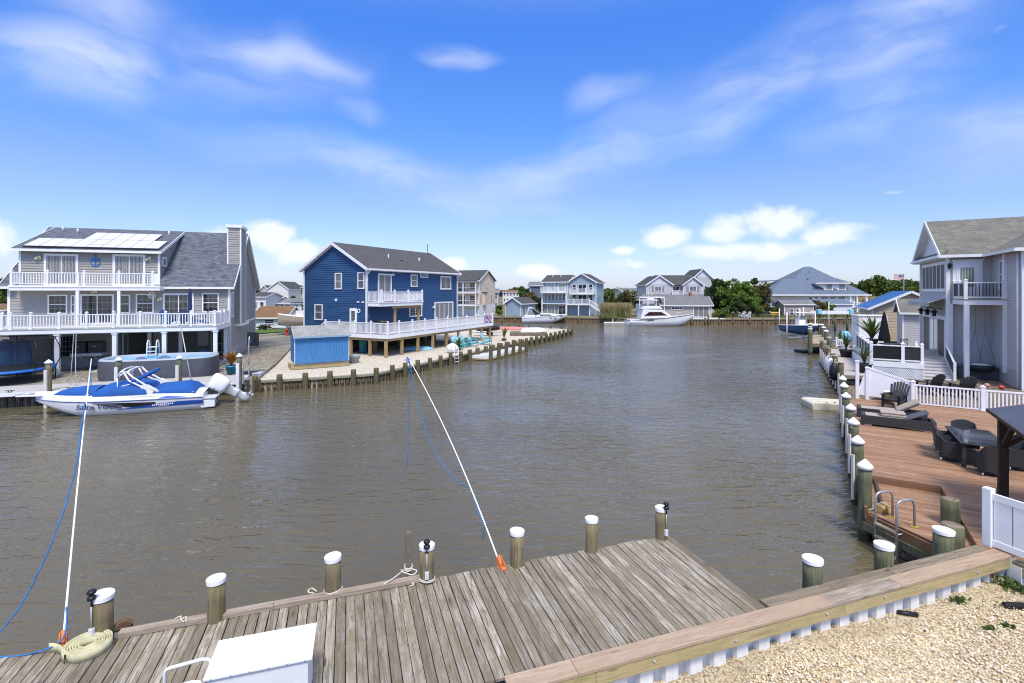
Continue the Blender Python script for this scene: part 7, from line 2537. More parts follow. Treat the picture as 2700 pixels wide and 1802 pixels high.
# white frame lift
fl = at(2160, 838, 1.0)
lf3 = thing('beam_lift', 'white beamed boat lift frame with blue motor housings near the boathouse', 'boat lift', (fl.x * .8, fl.y * .8, 0), 0)
YY = fl.y * .8
wfr = lambda px: (px - 1350) / FPX * YY - fl.x * .8
zfr = lambda py: HC - (py - HYP) / FPX * YY
MB().box(wfr(2162), wfr(2240), -.1, .1, zfr(829), zfr(821.5)).build('beam', WHITE, lf3)
MB().box(wfr(2162), wfr(2240), 2.5, 2.7, zfr(829), zfr(821.5)).build('beam', WHITE, lf3)
for px in (2159, 2243):
    MB().box(wfr(px) - .3, wfr(px) + .3, -.35, .35, zfr(829), zfr(816)).build('motor_housing', M('aqua_motor', (.25, .55, .62), .5, .1), lf3, bevel=.06)
for px in (2164, 2206, 2238):
    MB().lathe([(.17, -.6), (.15, zfr(822))], n=9).build('piling', PILEG, lf3, (wfr(px), .35, 0))
MB().lathe([(.06, -.5), (.06, zfr(797))], n=8).build('guide_post', WHITE, lf3, (wfr(2179), -.6, 0))
for i, px in enumerate((2055, 2107)):
    p = atY(px, 830, 91)
    t = thing('guide_pole', ['slim white pole standing in the water left of the centre console boat', 'slim white pole standing in the water behind the centre console boat'][i], 'pole', (p.x, p.y, 0), 0, 'white guide poles near the far shore')
    MB().lathe([(.08, -.5), (.08, 3.0)], n=8).build('pole', WHITE, t)
fp = thing('float_dock', 'narrow white floating dock along the far bulkhead below the beige shed', 'dock', tuple(at(2018, 852, 0)), R(1))
MB().box(0, 9, -.7, .7, .02, .3).build('float', WHITE, fp, bevel=.05)

# ---- flag
fpx, fY = 2383, 130
bz = atY(2383, 760, fY)
fg = thing('flagpole', 'white flagpole flying the American flag in front of the wood', 'flagpole', (bz.x, bz.y, 1.0))
zt = HC - (722 - HYP) / FPX * fY - 1.0
MB().lathe([(.14, 0), (.09, zt), (.13, zt + .05), (.02, zt + .3)], n=10).build('pole', WHITE, fg)
FLG = M('flag_white', (.75, .74, .74), .8, .03)
FR_, FBL = M('flag_red', (.45, .03, .05), .8, .05), M('flag_blue', (.03, .05, .18), .8, .05)
fw, fh = 2.6, 1.3
wave = lambda x: .12 * sin(x * 3.0)
for k in range(13):
    z0_, z1_ = zt - .2 - fh * (k + 1) / 13, zt - .2 - fh * k / 13
    xs = [-.12 - fw * j / 12 for j in range(13)]
    MB().sheet([[(x, wave(x), z0_ + .05 * sin(x * 2)) for x in xs], [(x, wave(x), z1_ + .05 * sin(x * 2)) for x in xs]], False).build('stripe', FR_ if k % 2 == 0 else FLG, fg)
xs = [-.12 - fw * .42 * j / 6 for j in range(7)]
MB().sheet([[(x, wave(x) - .015, zt - .2 - fh * .54 + .05 * sin(x * 2)) for x in xs], [(x, wave(x) - .015, zt - .2 + .05 * sin(x * 2)) for x in xs]], False).build('canton', FBL, fg)
st = MB()
for i in range(5):
    for j in range(6):
        x = -.2 - fw * .40 * j / 6; z = zt - .28 - fh * .48 * i / 5
        st.box(x - .03, x + .03, wave(x) - .035, wave(x) - .02, z - .03 + .05 * sin(x * 2), z + .03 + .05 * sin(x * 2))
st.build('stars', FLG, fg, kind='stuff')

# ================================================================== vegetation
LEAF1 = foliage('leaf_bright', [(.08, .14, .022), (.15, .24, .04), (.24, .33, .07)], .6, .3, .5)
LEAF2 = foliage('leaf_dark', [(.03, .06, .018), (.055, .09, .025), (.10, .13, .04)], .6, .25, .5)
LEAF3 = foliage('leaf_olive', [(.08, .085, .03), (.15, .14, .05), (.21, .17, .06)], .6, .25, .5)
BARK = wood('bark', [(.05, .04, .03), (.10, .08, .06), (.14, .12, .09)], 'z', .9, 1)


def tree(px, ybase, ytop, Y, wpx, label, leaf, seed, kind='round', zb=1.0, dens=1.0, leafsize=.3, group='trees on the far shore', cat='tree'):
    r = np.random.default_rng(seed)
    x = (px - CXP) / FPX * Y
    H_ = max(.7, HC - (ytop - HYP) / FPX * Y - zb)
    Wd = wpx / FPX * Y / 2
    t = thing('tree', label, cat, (x, Y, zb), 0, group)
    nb = int(26 * dens * max(1, Wd / 2.5))
    cs, tr_ = [], MB()
    tr_.tube([(0, 0, -.2), (.08, .05, H_ * .35), (-.05, .1, H_ * .7)], [.04 * H_ * .5 + .05, .03 * H_ * .5 + .04, .02], 7)
    for k in range(nb):
        a = r.uniform(0, 2 * pi)
        if kind == 'cone':
            f = r.uniform(.05, 1.0); rr = Wd * (1.02 - f) * r.uniform(.3, 1.0)
        else:
            f = r.uniform(.22, 1.0); rr = Wd * sqrt(max(.05, 1 - ((f - .55) / .5) ** 2)) * r.uniform(.35, 1.0)
        c = np.array([rr * cos(a), rr * sin(a) * .9, f * H_ * .94])
        tr_.tube([(0, 0, c[2] * .55), tuple(c * .6 + np.array([0, 0, c[2] * .3])), tuple(c)], [.05, .03, .01], 5)
        sz = (.16 * H_ if kind != 'cone' else .10 * H_) * r.uniform(.6, 1.1)
        n = int(60 * dens * (sz / .9) ** 1.5) + 30
        d = r.normal(size=(n, 3)); d /= np.linalg.norm(d, axis=1)[:, None]
        rad = sz * r.uniform(.45, 1.05, (n, 1))
        cs.append(c + d * rad * np.array([1, 1, .72]))
    tr_.build('trunk', BARK, t)
    put('crown', leafcards(r, np.concatenate(cs), leafsize, 'crown', leaf, 1.5), t)
    return t


tree(1898, 838, 737, 103, 62, 'dark juniper tree right beside the grey gabled house', LEAF2, 1, 'round', leafsize=.34)
tree(1925, 838, 740, 101, 74, 'large bright green tree in the clump right of the cottage', LEAF1, 2, leafsize=.34)
tree(1960, 838, 742, 102, 72, 'bright green rounded tree in the middle of the clump right of the cottage', LEAF1, 3, leafsize=.34)
tree(1990, 838, 730, 104, 44, 'tall pointed cedar rising out of the clump left of the hip roofed house', LEAF2, 4, 'cone', leafsize=.3)
tree(2012, 838, 748, 101, 46, 'olive green tree at the right end of the clump', LEAF3, 5, leafsize=.32)
tree(1940, 838, 775, 98.5, 66, 'low dark shrub in front of the green tree clump', LEAF2, 6, leafsize=.28)
tree(1985, 838, 782, 98.5, 60, 'low green shrub below the pointed cedar', LEAF1, 7, leafsize=.28)
tree(2045, 838, 812, 100, 40, 'low green bush in front of the white wall of the hip roofed house', LEAF1, 8, leafsize=.25)
tree(2158, 838, 794, 98.5, 42, 'rounded olive bush between the beige shed and the boathouse', LEAF3, 9, leafsize=.26)
tree(2182, 838, 797, 99.5, 34, 'rounded green bush beside the boathouse wall', LEAF1, 10, leafsize=.26)
tree(1662, 838, 764, 104, 44, 'brownish conifer shrub right of the reeds', LEAF3, 11, leafsize=.3)
tree(1640, 838, 772, 106, 40, 'dark brown shrub behind the reeds', LEAF3, 12, leafsize=.3)
tree(1375, 838, 749, 120, 34, 'small green conifer between the garage and the slate blue house', LEAF1, 13, 'cone', leafsize=.34)
tree(1398, 838, 772, 115, 40, 'golden leaved bush behind the blue garage', LEAF3, 14, leafsize=.3)
tree(1422, 838, 782, 110, 26, 'thin golden tree left of the light blue house', LEAF3, 15, leafsize=.26)
tree(1318, 838, 806, 103, 22, 'green bush between the tan house and the garage', LEAF1, 16, leafsize=.25)
tree(1905, 838, 812, 96, 50, 'yellow green bush on the bulkhead below the tree clump', LEAF1, 17, leafsize=.24)
tree(2, 820, 735, 75, 40, 'green tree at the left frame edge behind the grey house', LEAF1, 18, leafsize=.3)
tree(773, 790, 781, 125, 14, 'small dark bush between the distant houses', LEAF2, 19, leafsize=.2)
tree(767, 885, 866, 72, 26, 'dark shrub beside the bungalow and the red hydrant', LEAF2, 20, zb=.85, leafsize=.16)
tree(700, 880, 862, 68, 40, 'low shrubs along the wall of the white bungalow', LEAF2, 21, zb=.85, leafsize=.13)


# far woods: one mass of crowns
def wood_mass(name, label, px0, px1, Y0, Y1, prof, n, leaf, size, seed, zb=.8):
    r = np.random.default_rng(seed)
    cs = []
    for k in range(n):
        Y = r.uniform(Y0, Y1); px = r.uniform(px0, px1)
        x = (px - CXP) / FPX * Y
        top = (HC - (prof(px) - HYP) / FPX * Y0) * r.uniform(.72, 1.0) - zb
        rad = max(1.2, top * .24) * r.uniform(.7, 1.2)
        m_ = int(230)
        d = r.normal(size=(m_, 3)); d /= np.linalg.norm(d, axis=1)[:, None]
        zc = r.uniform(.25, .82, (m_, 1)) * top
        c = np.array([x, Y, zb]) + np.concatenate([d[:, :2] * rad * r.uniform(.5, 1.05, (m_, 1)) * np.sqrt(np.clip(1.15 - (zc / top - .4) ** 2 * 2.2, .15, 1)), zc + d[:, 2:] * rad * .5], 1)
        cs.append(c)
    o = put(name, leafcards(r, np.concatenate(cs), size, name, leaf, 1.4), kind='stuff')
    tag(o, label, 'trees')
    return o


def pr1(px):
    return 735 - 16 * math.exp(-((px - 2340) / 60) ** 2) + 6 * sin(px * .07) + 8 * max(0, (2240 - px) / 80)


wood_mass('far_wood', 'dense green wood on the right behind the hip roofed house', 2150, 2640, 240, 330, pr1, 300, foliage('wood_leaf', [(.05, .085, .018), (.11, .15, .03), (.17, .20, .05)], .7, .2, .12), 1.25, 21)
wood_mass('far_wood', 'low line of distant trees along the left and middle horizon', 560, 2160, 420, 640, lambda px: 757 + 4 * sin(px * .021) + 3 * sin(px * .11), 420, foliage('distant_leaf', [(.05, .07, .04), (.09, .11, .06), (.12, .14, .08)], .8, .1, .05), 2.2, 22)
wood_mass('far_wood', 'green trees behind the grey gabled house and its shrubs', 1590, 2040, 170, 230, lambda px: 752 + 5 * sin(px * .05), 130, MATS['wood_leaf'], 1.0, 23)


def reeds(name, label, px0, px1, Y0, Y1, zb, hgt, n, cols, seed, wid=.05):
    r = np.random.default_rng(seed)
    Y = r.uniform(Y0, Y1, n); px = r.uniform(px0, px1, n)
    x = (px - CXP) / FPX * Y
    hh = hgt * r.uniform(.6, 1.05, n)
    dxy = r.normal(0, .16, (n, 2)) * hh[:, None]
    w = wid * r.uniform(.6, 1.4, n)
    b = np.stack([x, Y, np.full(n, zb)], 1)
    top = b + np.concatenate([dxy, hh[:, None]], 1)
    mid = b + np.concatenate([dxy * .3, hh[:, None] * .6], 1)
    e = np.zeros((n, 3)); e[:, 0] = w
    V = np.stack([b - e, b + e, mid + e * .9, top, mid - e * .9], 1).reshape(-1, 3)
    F = np.arange(n * 5).reshape(n, 5)
    m, t, bs = principled(name + '_blade')
    c = N('ShaderNodeTexCoord', t); s = N('ShaderNodeSeparateXYZ', t); t.links.new(c.outputs['Object'], s.inputs[0])
    f = maprange(s.outputs[2], zb, zb + hgt, 0, 1, t, False)
    nn = noise(t, objcoord(t, (1, 1, 1), False), 1.1, 3)
    cc2 = mixc(mathn('ADD', f, mathn('MULTIPLY', mathn('SUBTRACT', nn, .5, t), .8, t), t), (*cols[0], 1), (*cols[1], 1), t)
    t.links.new(cc2, bs.inputs['Base Color']); bs.inputs['Roughness'].default_value = .8
    o = put(name, npmesh(name, V, F, m), kind='stuff')
    return tag(o, label, 'reeds')


reeds('reeds', 'tall green and tan reeds on the bank right of the light blue house', 1585, 1662, 94.5, 104, 1.0, 2.9, 5200, [(.09, .12, .03), (.34, .26, .12)], 31)
reeds('marsh_grass', 'tan marsh reeds between the hip roofed house and the wood', 2235, 2470, 175, 215, .8, 3.3, 9000, [(.24, .20, .09), (.38, .27, .14)], 32, .12)
reeds('bank_grass', 'rough grass along the foot of the far bulkhead gardens', 1850, 2260, 97, 103, 1.0, .8, 5000, [(.08, .11, .03), (.20, .20, .07)], 33, .04)
# white chairs and clutter on the far lawn
for i, (px, py) in enumerate(((1957, 838), (1972, 839))):
    p = at(px, py, 1.0)
    adirondack('lawn_chair', ['white reclining garden chair on the far bulkhead, left one', 'white reclining garden chair on the far bulkhead, right one'][i], tuple(p), R(200), WHITE, WHITE, 'white chairs on the far shore', 1.25)
kr = thing('kayak_rack', 'yellow kayaks on a rack by the far bulkhead', 'kayak rack', tuple(at(2041, 836.5, 1.0)))
for z in (.5, .85):
    MB().lathe([(.05, -1.8), (.28, -1.0), (.32, 0), (.28, 1.0), (.05, 1.8)], n=10, sx=.6).build('kayak', M('kayak_yellow', (.68, .42, .10), .5, .1), kr, (0, 0, z), (0, R(90), 0))
for x in (-1, 1):
    MB().box(x - .04, x + .04, -.3, .3, 0, 1.1).build('rack_post', CAPOLD, kr)
bt2 = thing('garden_bench', 'dark storage bench left of the yellow kayaks on the far shore', 'bench', tuple(at(2014, 837, 1.0)))
MB().box(-1.5, 1.5, -.4, .4, .35, .45).build('seat', DARKMET, bt2)
MB().box(-1.5, 1.5, .35, .42, .45, 1.1).build('backrest', DARKMET, bt2)
for x in (-1.4, 1.4):
    MB().box(x - .06, x + .06, -.38, .38, 0, .35).build('leg', DARKMET, bt2)
# ================================================================== right neighbour: brown deck
ZU, ZLo = .95, .80
DKB = wood('brown_deck_board', [(.22, .11, .062), (.37, .205, .118), (.47, .30, .195)], 'y', .75, .95, .38, (.44, .34, .26), .6, knots=False)
dk = DK.root('brown_deck', 'large reddish brown plank deck along the water on the right', 'deck')
random.seed(5)
STEPX, STEPY = 2.45, -1.82


def rstart(w):
    a = -.06 if w >= 0 else -.06 + w * 1.05
    if w < -1.4:
        a = min(a, -2.12 - (-1.4 - w) * 1.21)
    return a


w = -4.4
pit = .142
while w < 14.75:
    g = pit - random.uniform(.004, .008)
    hh = random.uniform(-.003, .003)
    ys = rstart(w)
    segs = []
    if w < STEPX:
        if ys > STEPY:
            segs.append((ys, STEPY, ZLo))
        segs.append((min(ys, STEPY - .01), -9.6, ZU))
    else:
        segs.append((ys, -9.6, ZU))
    for (a, b, z) in segs:
        if a - b < .15:
            continue
        cut = b + (a - b) * random.uniform(.25, .7) if a - b > 5 else None
        for (p, q) in (((a, cut + .004), (cut, b)) if cut else ((a, b),)):
            sk = (rstart(w + pit) - rstart(w)) / 2 if p == ys and w < 0 else 0
            me = MB().prism([(-g / 2, q - p), (g / 2, q - p), (g / 2, sk), (-g / 2, -sk)], -.035, hh, 'z').mesh('board'); me.materials.append(DKB)
            put('board', me, dk, (w + pit / 2, p, z))
    w += pit
RISER = M('riser_brown', (.22, .12, .06), .7, .1, 1.5)
MB().box(STEPX - .03, STEPX - .005, STEPY, -.04, ZLo + .002, ZU - .002).build('riser', RISER, dk)
MB().box(-2.2, STEPX - .03, STEPY - .03, STEPY - .004, ZLo + .002, ZU - .002).build('riser', RISER, dk)
e0, e1 = (0, -.03), (-1.4, -1.5)
MB().bar((e0[0] + .05, e0[1], ZLo - .15), (e1[0], e1[1], ZLo - .15), .05, .22).build('fascia', RISER, dk)
MB().bar((e0[0] + .1, e0[1] + .05, ZLo - .36), (e1[0] - .5, e1[1] - .45, ZLo - .36), .1, .18).build('wale', PILEG, dk)
MB().box(0, 14.7, -.05, .0, ZU - .3, ZU - .04).build('fascia', RISER, dk)
MB().box(0, 14.7, -.42, -.36, -.7, ZU - .04).build('sheet_wall', DARKPIL, dk)
MB().box(14.7, 14.76, -9.6, -.05, ZU - .3, ZU - .002).build('fascia', RISER, dk)
G5 = 'cone capped pilings along the brown deck'
nm = ['nearest', 'second', 'third', 'fourth', 'fifth', 'sixth', 'farthest']
for i, (px, py) in enumerate(((2281, 1233.7), (2261.4, 1167.4), (2250.6, 1117.6), (2243, 1079.5), (2231, 1048), (2225.5, 1020.6), (2221.9, 1001.6))):
    p = at(px, py, 1.79)
    t = thing('deck_piling', 'green piling with white cone cap along the brown deck, %s of seven' % nm[i], 'piling', (p.x, p.y, 0), i * 1.1, G5)
    wobble_post(.145, -.9, 1.80, seed=70 + i).build('post', PILEG, t)
    cap_cone(.172, .24).build('cap', CAPW, t, (0, 0, 1.77))
    if i:
        rubboard(.09, R(190), CREAM, 1.45, .15)(t, .145, 1.8)
    MB().box(-.03, .03, .12, .17, 1.66, 1.74).build('cap_bracket', GALV, t)
MB().box(-.03, .03, -.02, .02, 0, .01)
# dock ladder
lb = at(2380, 1377, ZLo)
ed = Vector((.245, -.97, 0)).normalized()
la = atan2(ed.y, ed.x)
ldr = thing('dock_ladder', 'grey tube dock ladder with two hoops at the edge of the brown deck', 'ladder', tuple(lb), la)
TUBE = M('grey_tube', (.40, .40, .41), .4, .06, metal=.5)
for sx in (-.25, .25):
    P = [(sx, .02, 0), (sx, .02, .50), (sx, -.03, .60), (sx, -.10, .635), (sx, -.38, .635), (sx, -.46, .60), (sx, -.50, .50), (sx, -.50, -1.0)]
    MB().tube(P, .027, 10).build('hoop', TUBE, ldr)
    MB().box(sx - .06, sx + .06, -.06, .1, 0, .012).build('flange', M('rust_yellow', (.45, .32, .06), .6, .3, 20), ldr)
    MB().tube([(sx, -.5, -.12), (sx, -.2, -.12)], .018, 8).build('standoff', TUBE, ldr)
for k in range(4):
    MB().box(-.25, .25, -.55, -.46, -.10 - k * .29, -.06 - k * .29).build('rung', M('rung_tan', (.36, .30, .2), .6, .12), ldr)
bm = thing('dock_bumper', 'pair of tan foam bumpers lying by the dock ladder', 'bumper', tuple(at(2318, 1352, ZLo)), la)
BT = M('tan_foam', (.46, .30, .12), .7, .15, 8)
MB().box(-.1, .1, -.06, .06, 0.002, .2).build('bumper', BT, bm, (0, 0, 0), (0, R(12), R(20)), bevel=.025)
MB().box(-.1, .1, -.06, .06, 0.002, .2).build('bumper', BT, bm, (.06, .16, 0), (0, R(-8), R(-10)), bevel=.025)
rope([(-.1, -.05, .03), (0, .06, .24), (.08, .12, .2), (-.15, -.2, .02)], .012, 'cord', ROPE, bm)

# loungers
WICK = M('dark_wicker', (.035, .036, .040), .6, .25, 40, bmp=.6, bscale=160)
CUSH = M('taupe_cushion', (.38, .32, .27), .9, .06, 3)
def lounger(px, py, label, raised, seed):
    p = at(px, py, ZU)
    t = thing('sun_lounger', label, 'sun lounger', tuple(p), DK.a - pi / 2, 'sun loungers on the brown deck')
    m = MB()
    m.box(0, 2.25, 0, .05, .06, .40).box(0, 2.25, .70, .75, .06, .40).box(0, .1, .05, .70, .06, .40).box(2.13, 2.25, .05, .70, .06, .40)
    m.build('frame', WICK, t, bevel=.008)
    MB().box(.1, 1.35, .05, .70, .26, .30).build('bed', WICK, t)
    for x in (.2, 2.0):
        for y in (.08, .67):
            MB().box(x - .12, x + .12, y - .03, y + .03, 0, .06).build('foot', ALU, t)
    ang = R(32 if raised else 27)
    bk_ = MB(lambda x, y, z: (1.36 + x * cos(ang) - z * sin(ang), y, .33 + x * sin(ang) + z * cos(ang)))
    bk_.box(0, .78, .06, .69, 0, .04); bk_.build('backrest', M('lounger_grey', (.09, .095, .11), .6, .1), t)
    MB().box(.12, 1.36, .07, .68, .31, .40).build('cushion', CUSH, t, bevel=.03)
    if raised:
        c = MB(bk_.T); c.box(.0, .82, .06, .69, .045, .14); c.build('back_cushion', CUSH, t, bevel=.03)
    else:
        MB().box(.62, 1.40, .10, .66, .41, .50).build('folded_cushion', CUSH, t, bevel=.03)
        MB().box(.60, 1.38, .11, .65, .505, .585).build('folded_cushion', CUSH, t, bevel=.03)
    return t
lounger(2272.5, 1121, 'nearer black wicker sun lounger with folded cushion on the brown deck', False, 1)
lounger(2261.7, 1100.5, 'farther black wicker sun lounger with raised cushioned back on the brown deck', True, 2)
# dining set
tc_ = Vector((14.40, 15.32, ZU))
tb = thing('dining_table', 'black glass topped dining table on the brown deck', 'table', tuple(tc_), DK.a)
MB().box(-1.1, 1.1, -.55, .55, .70, .735).build('table_frame', WICK, tb, bevel=.006)
MB().box(-1.02, 1.02, -.47, .47, .736, .742).build('glass_top', M('black_glass', (.02, .022, .026), .06, .2, 2, spec=.6, coat=.6), tb)
for x in (-.98, .98):
    for y in (-.45, .45):
        MB().box(x - .05, x + .05, y - .05, y + .05, 0, .70).build('leg', WICK, tb)
def tubchair(loc, rot, label):
    t = thing('wicker_chair', label, 'chair', loc, rot, 'wicker chairs round the dining table')
    # front faces +y
    m = MB()
    R_ = []
    for k in range(13):
        a = k / 12
        # path: front left -> back -> front right
        if a < .33: x, y = -.31, .28 - (a / .33) * .55
        elif a > .67: x, y = .31, -.27 + ((a - .67) / .33) * .55
        else: x, y = -.31 + (a - .33) / .34 * .62, -.29
        zt_ = .64 if (a < .25 or a > .75) else .64 + .28 * sin(pi * (a - .25) / .5) ** .7
        fl = 1.0 + .06 * (zt_ - .6)
        R_.append([(x * .92, y * .92, .10 + .05 * sin(a * pi * 6) ** 2), (x, y, .45), (x * fl * 1.04, y * fl * (1.12 if y < -.2 else 1.0), zt_)])
    m.sheet(R_, True)
    m.sheet([[(p[0] * .9, p[1] * .9 + .0, p[2]) for p in r] for r in R_], True)
    m.sheet([[r[2], (r[2][0] * .9, r[2][1] * .9, r[2][2])] for r in R_], True)
    m.build('shell', WICK, t)
    MB().box(-.28, .28, -.26, .29, .34, .43).build('seat', WICK, t, bevel=.02)
    MB().box(-.30, .30, .26, .30, .12, .34).build('apron', WICK, t)
    for x in (-.27, .27):
        for y in (-.24, .26):
            MB().lathe([(.018, 0), (.022, .1)], n=8).build('foot', ALU, t, (x, y, 0))
    return t
c0 = tubchair(tuple(tc_ + Vector(DK.ex.to_3d()) * 1.25 - Vector(DK.ey.to_3d()) * .0), DK.a + pi / 2, 'wicker chair at the far end of the dining table')
ex3, ey3 = DK.ex.to_3d(), DK.ey.to_3d()
dup(c0, tuple(tc_ - ex3 * 1.42 - ey3 * .05), DK.a - pi / 2 + R(8), 'wicker chair at the near end of the dining table')
dup(c0, tuple(tc_ + ey3 * .62 + ex3 * .42), DK.a + pi, 'wicker chair on the water side of the table, farther one')
dup(c0, tuple(tc_ + ey3 * .66 - ex3 * .42), DK.a + pi - R(6), 'wicker chair on the water side of the table, nearer one')
dup(c0, tuple(tc_ - ey3 * .80 + ex3 * .42), DK.a, 'wicker chair on the inland side of the table, farther one')
dup(c0, tuple(tc_ - ey3 * .84 - ex3 * .40), DK.a + R(6), 'wicker chair on the inland side of the table, half hidden by the post')
# gazebo corner
gp0 = DK.loc((12.25, 12.3))
gz_ = thing('gazebo', 'dark brown timber gazebo post carrying a grey metal roof corner', 'gazebo', (DK.o.x, DK.o.y, 0), DK.a)
DBR = wood('dark_stained_timber', [(.03, .018, .012), (.06, .035, .022), (.085, .05, .032)], 'z', .7, .5)
tipl = DK.loc((12.12, 12.58))
for (a, b) in ((0, 0), (0, -3.0), (-3.2, 0), (-3.2, -3.0)):
    MB().box(gp0[0] + a - .09, gp0[0] + a + .09, gp0[1] + b - .09, gp0[1] + b + .09, ZU + .005, 3.05).build('post', DBR, gz_, bevel=.01)
zr1 = 3.2
MB().box(gp0[0] - 3.3, gp0[0] + .09, gp0[1] - .06, gp0[1] + .06, 2.95, 3.14).build('beam', DBR, gz_)
MB().box(gp0[0] - .06, gp0[0] + .06, gp0[1] - 3.1, gp0[1] + .09, 2.951, 3.139).build('beam', DBR, gz_)
MB().bar((gp0[0], gp0[1] - .05, 2.35), (gp0[0], gp0[1] - .75, 2.97), .1).build('brace', DBR, gz_)
MB().bar((gp0[0] - .05, gp0[1], 2.35), (gp0[0] - .75, gp0[1], 2.97), .1).build('brace', DBR, gz_)
X0, X1, Y0, Y1 = tipl[0], tipl[0] - 3.9, tipl[1], tipl[1] - 3.7
pkx = ((X0 + X1) / 2, (Y0 + Y1) / 2, zr1 + 1.0)
GRM = M('grey_metal_roof', (.11, .11, .125), .45, .08, metal=.3)
for (a, b) in (((X0, Y0), (X1, Y0)), ((X1, Y0), (X1, Y1)), ((X1, Y1), (X0, Y1)), ((X0, Y1), (X0, Y0))):
    MB().slab([(a[0], a[1], zr1), (b[0], b[1], zr1), pkx], .03).build('roof_panel', GRM, gz_)
m = MB(); m.bar((X0, Y0, zr1 - .03), (X1, Y0, zr1 - .03), .05, .07).bar((X0, Y0, zr1 - .03), (X0, Y1, zr1 - .03), .05, .07)
m.build('roof_edge', DBR, gz_)
MB().lathe([(.05, -.03), (.06, 0), (.05, .03)], n=10).build('solar_light', M('solar_yellow', (.45, .36, .03), .4, .1), gz_, (gp0[0] + .02, gp0[1] - .55, 2.9), (R(90), 0, 0))

# white balustrade at the far deck edge
fw_ = thing('white_balustrade', 'white picket balustrade at the far edge of the brown deck', 'fence', (DK.o.x, DK.o.y, 0), DK.a)
rail(fw_, [(14.55, -2.75, ZU), (14.55, -5.15, ZU), (14.55, -7.55, ZU), (14.55, -9.9, ZU)], .92, bal=.125, bw=.055, pw=.15, mode='each', mat=VINYL, top=.1, gap=.03)
# sloped privacy fence
pv_ = thing('privacy_fence', 'white solid vinyl fence stepping down to the white balustrade', 'fence', (DK.o.x, DK.o.y, 0), DK.a)
q0 = DK.loc(at(2304, 1052, ZU)); q1 = (14.6, -2.72)
MB().prism([(-.6, 1.15), (q1[1], ZU + .08), (q1[1], ZU + 1.0), (-1.0, 2.55)], 14.62, 14.66, 'x').build('panel', VINYL, pv_)
for y, z1_ in ((-.62, 2.75), (-1.02, 2.45)):
    MB().box(14.57, 14.72, y - .075, y + .075, ZU - .9, z1_).build('post', VINYL, pv_, bevel=.01)
    MB().box(14.55, 14.74, y - .095, y + .095, z1_, z1_ + .05).build('post_cap', VINYL, pv_)
MB().bar((14.64, -.95, 2.5), (14.64, q1[1] + .05, ZU + 1.0), .07, .09).build('top_rail', VINYL, pv_)
tw = thing('wood_piling', 'short capped wooden piling behind the privacy fence foot', 'piling', tuple(DK.w(14.0, -1.75, 0)))
wobble_post(.17, -.6, 1.5, seed=91).build('post', PILE, tw)
cap_flat(.185).build('cap', CAPW, tw, (0, 0, 1.45))
adirondack('adirondack_chair', 'dark grey slatted chair on the brown deck beside the balustrade', tuple(at(2362, 1078, ZU)), R(-60), M('charcoal_plastic', (.05, .05, .053), .5, .1), BLACK, 'dark slatted chairs on the right', 1.12)
adirondack('adirondack_chair', 'dark slatted chair behind the white balustrade, left one', tuple(at(2455, 1042, ZR)), R(8) + pi, MATS['charcoal_plastic'], BLACK, 'dark slatted chairs on the right', 1.1)
adirondack('adirondack_chair', 'dark slatted chair behind the white balustrade, right one', tuple(at(2540, 1050, ZR)), R(-12) + pi, MATS['charcoal_plastic'], BLACK, 'dark slatted chairs on the right', 1.1)
fr = thing('fire_ring', 'low dark fire ring between the two slatted chairs', 'fire pit', tuple(at(2498, 1030, ZR)))
MB().lathe([(.5, 0), (.52, .28), (.42, .28), (.40, .05)], n=18).build('ring', DARKMET, fr)
for i, (px, py) in enumerate(((2602, 1022), (2640, 1027))):
    t = thing('toy', ['small pink toy on the gravel right of the slatted chairs', 'small red toy on the gravel near the house wall'][i], 'toy', tuple(at(px, py, ZR)))
    MB().lathe([(.03, 0), (.13, .06), (.14, .13), (.06, .22)], n=9).build('body', M('toy_red%d' % i, (.55, .05 + .2 * (1 - i), .05 + .16 * (1 - i)), .5, .1), t)
jf_ = at(2163, 1078, 0)
jd = thing('floating_platform', 'cream moulded jet ski platform floating beside the brown deck', 'floating dock', (jf_.x - .1, jf_.y + .35, 0), R(-8))
CR = M('cream_plastic', (.62, .57, .45), .55, .05, 2, dirt=.1)
MB().prism([(-.35, -.08), (1.7, -.08), (1.7, .30), (-.25, .40), (-.4, .30)], -.65, .75, 'y').build('float', CR, jd, bevel=.06)
MB().box(-.15, 1.6, -.2, .3, .36, .42).build('track', CR, jd, (0, 0, -.03), (0, R(2), 0), bevel=.03)
for k in range(4):
    MB().lathe([(.05, 0), (.05, .02)], n=8).build('roller_hole', BLACK, jd, (.0 + k * .4, -.45, .37))

# ================================================================== right house
RH = Fr(27.4, 31.0, -30)
RS = M('mauve_grey_siding', (.50, .48, .475), .65, .04, 1)
SHG = [(.17, .165, .14), (.25, .24, .21), (.12, .12, .12)]
RR = shingle('weathered_shingle_x', SHG, 'x', .53, .15, .3)
RRY = shingle('weathered_shingle_y', SHG, 'y', .53, .15, .3)
h = RH.root('right_house', 'grey sided two storey house with white gable, balcony and porch at the right edge', 'house')
GD, XB, YW = 7.6, 2.04, -4.9
zeR, zrR = 8.44, 11.05
zf1, zf2 = 1.95, 5.72
siding(sideL(0), [(0, 1.0), (GD, 1.0), (GD, zeR), (0, zeR)], .17, RS, h, dep=.028)
siding(front(0), [(0, 1.0), (XB, 1.0), (XB, zeR), (0, zeR)], .17, RS, h, dep=.028)
siding(sideL(XB), [(YW, 1.9), (0, 1.9), (0, zeR), (YW, zeR)], .17, RS, h, dep=.028)
MB().box(XB - .02, XB + .1, YW, 0, .7, 1.9).build('foundation', M('grey_stucco', (.42, .42, .42), .9, .05, 2), h)
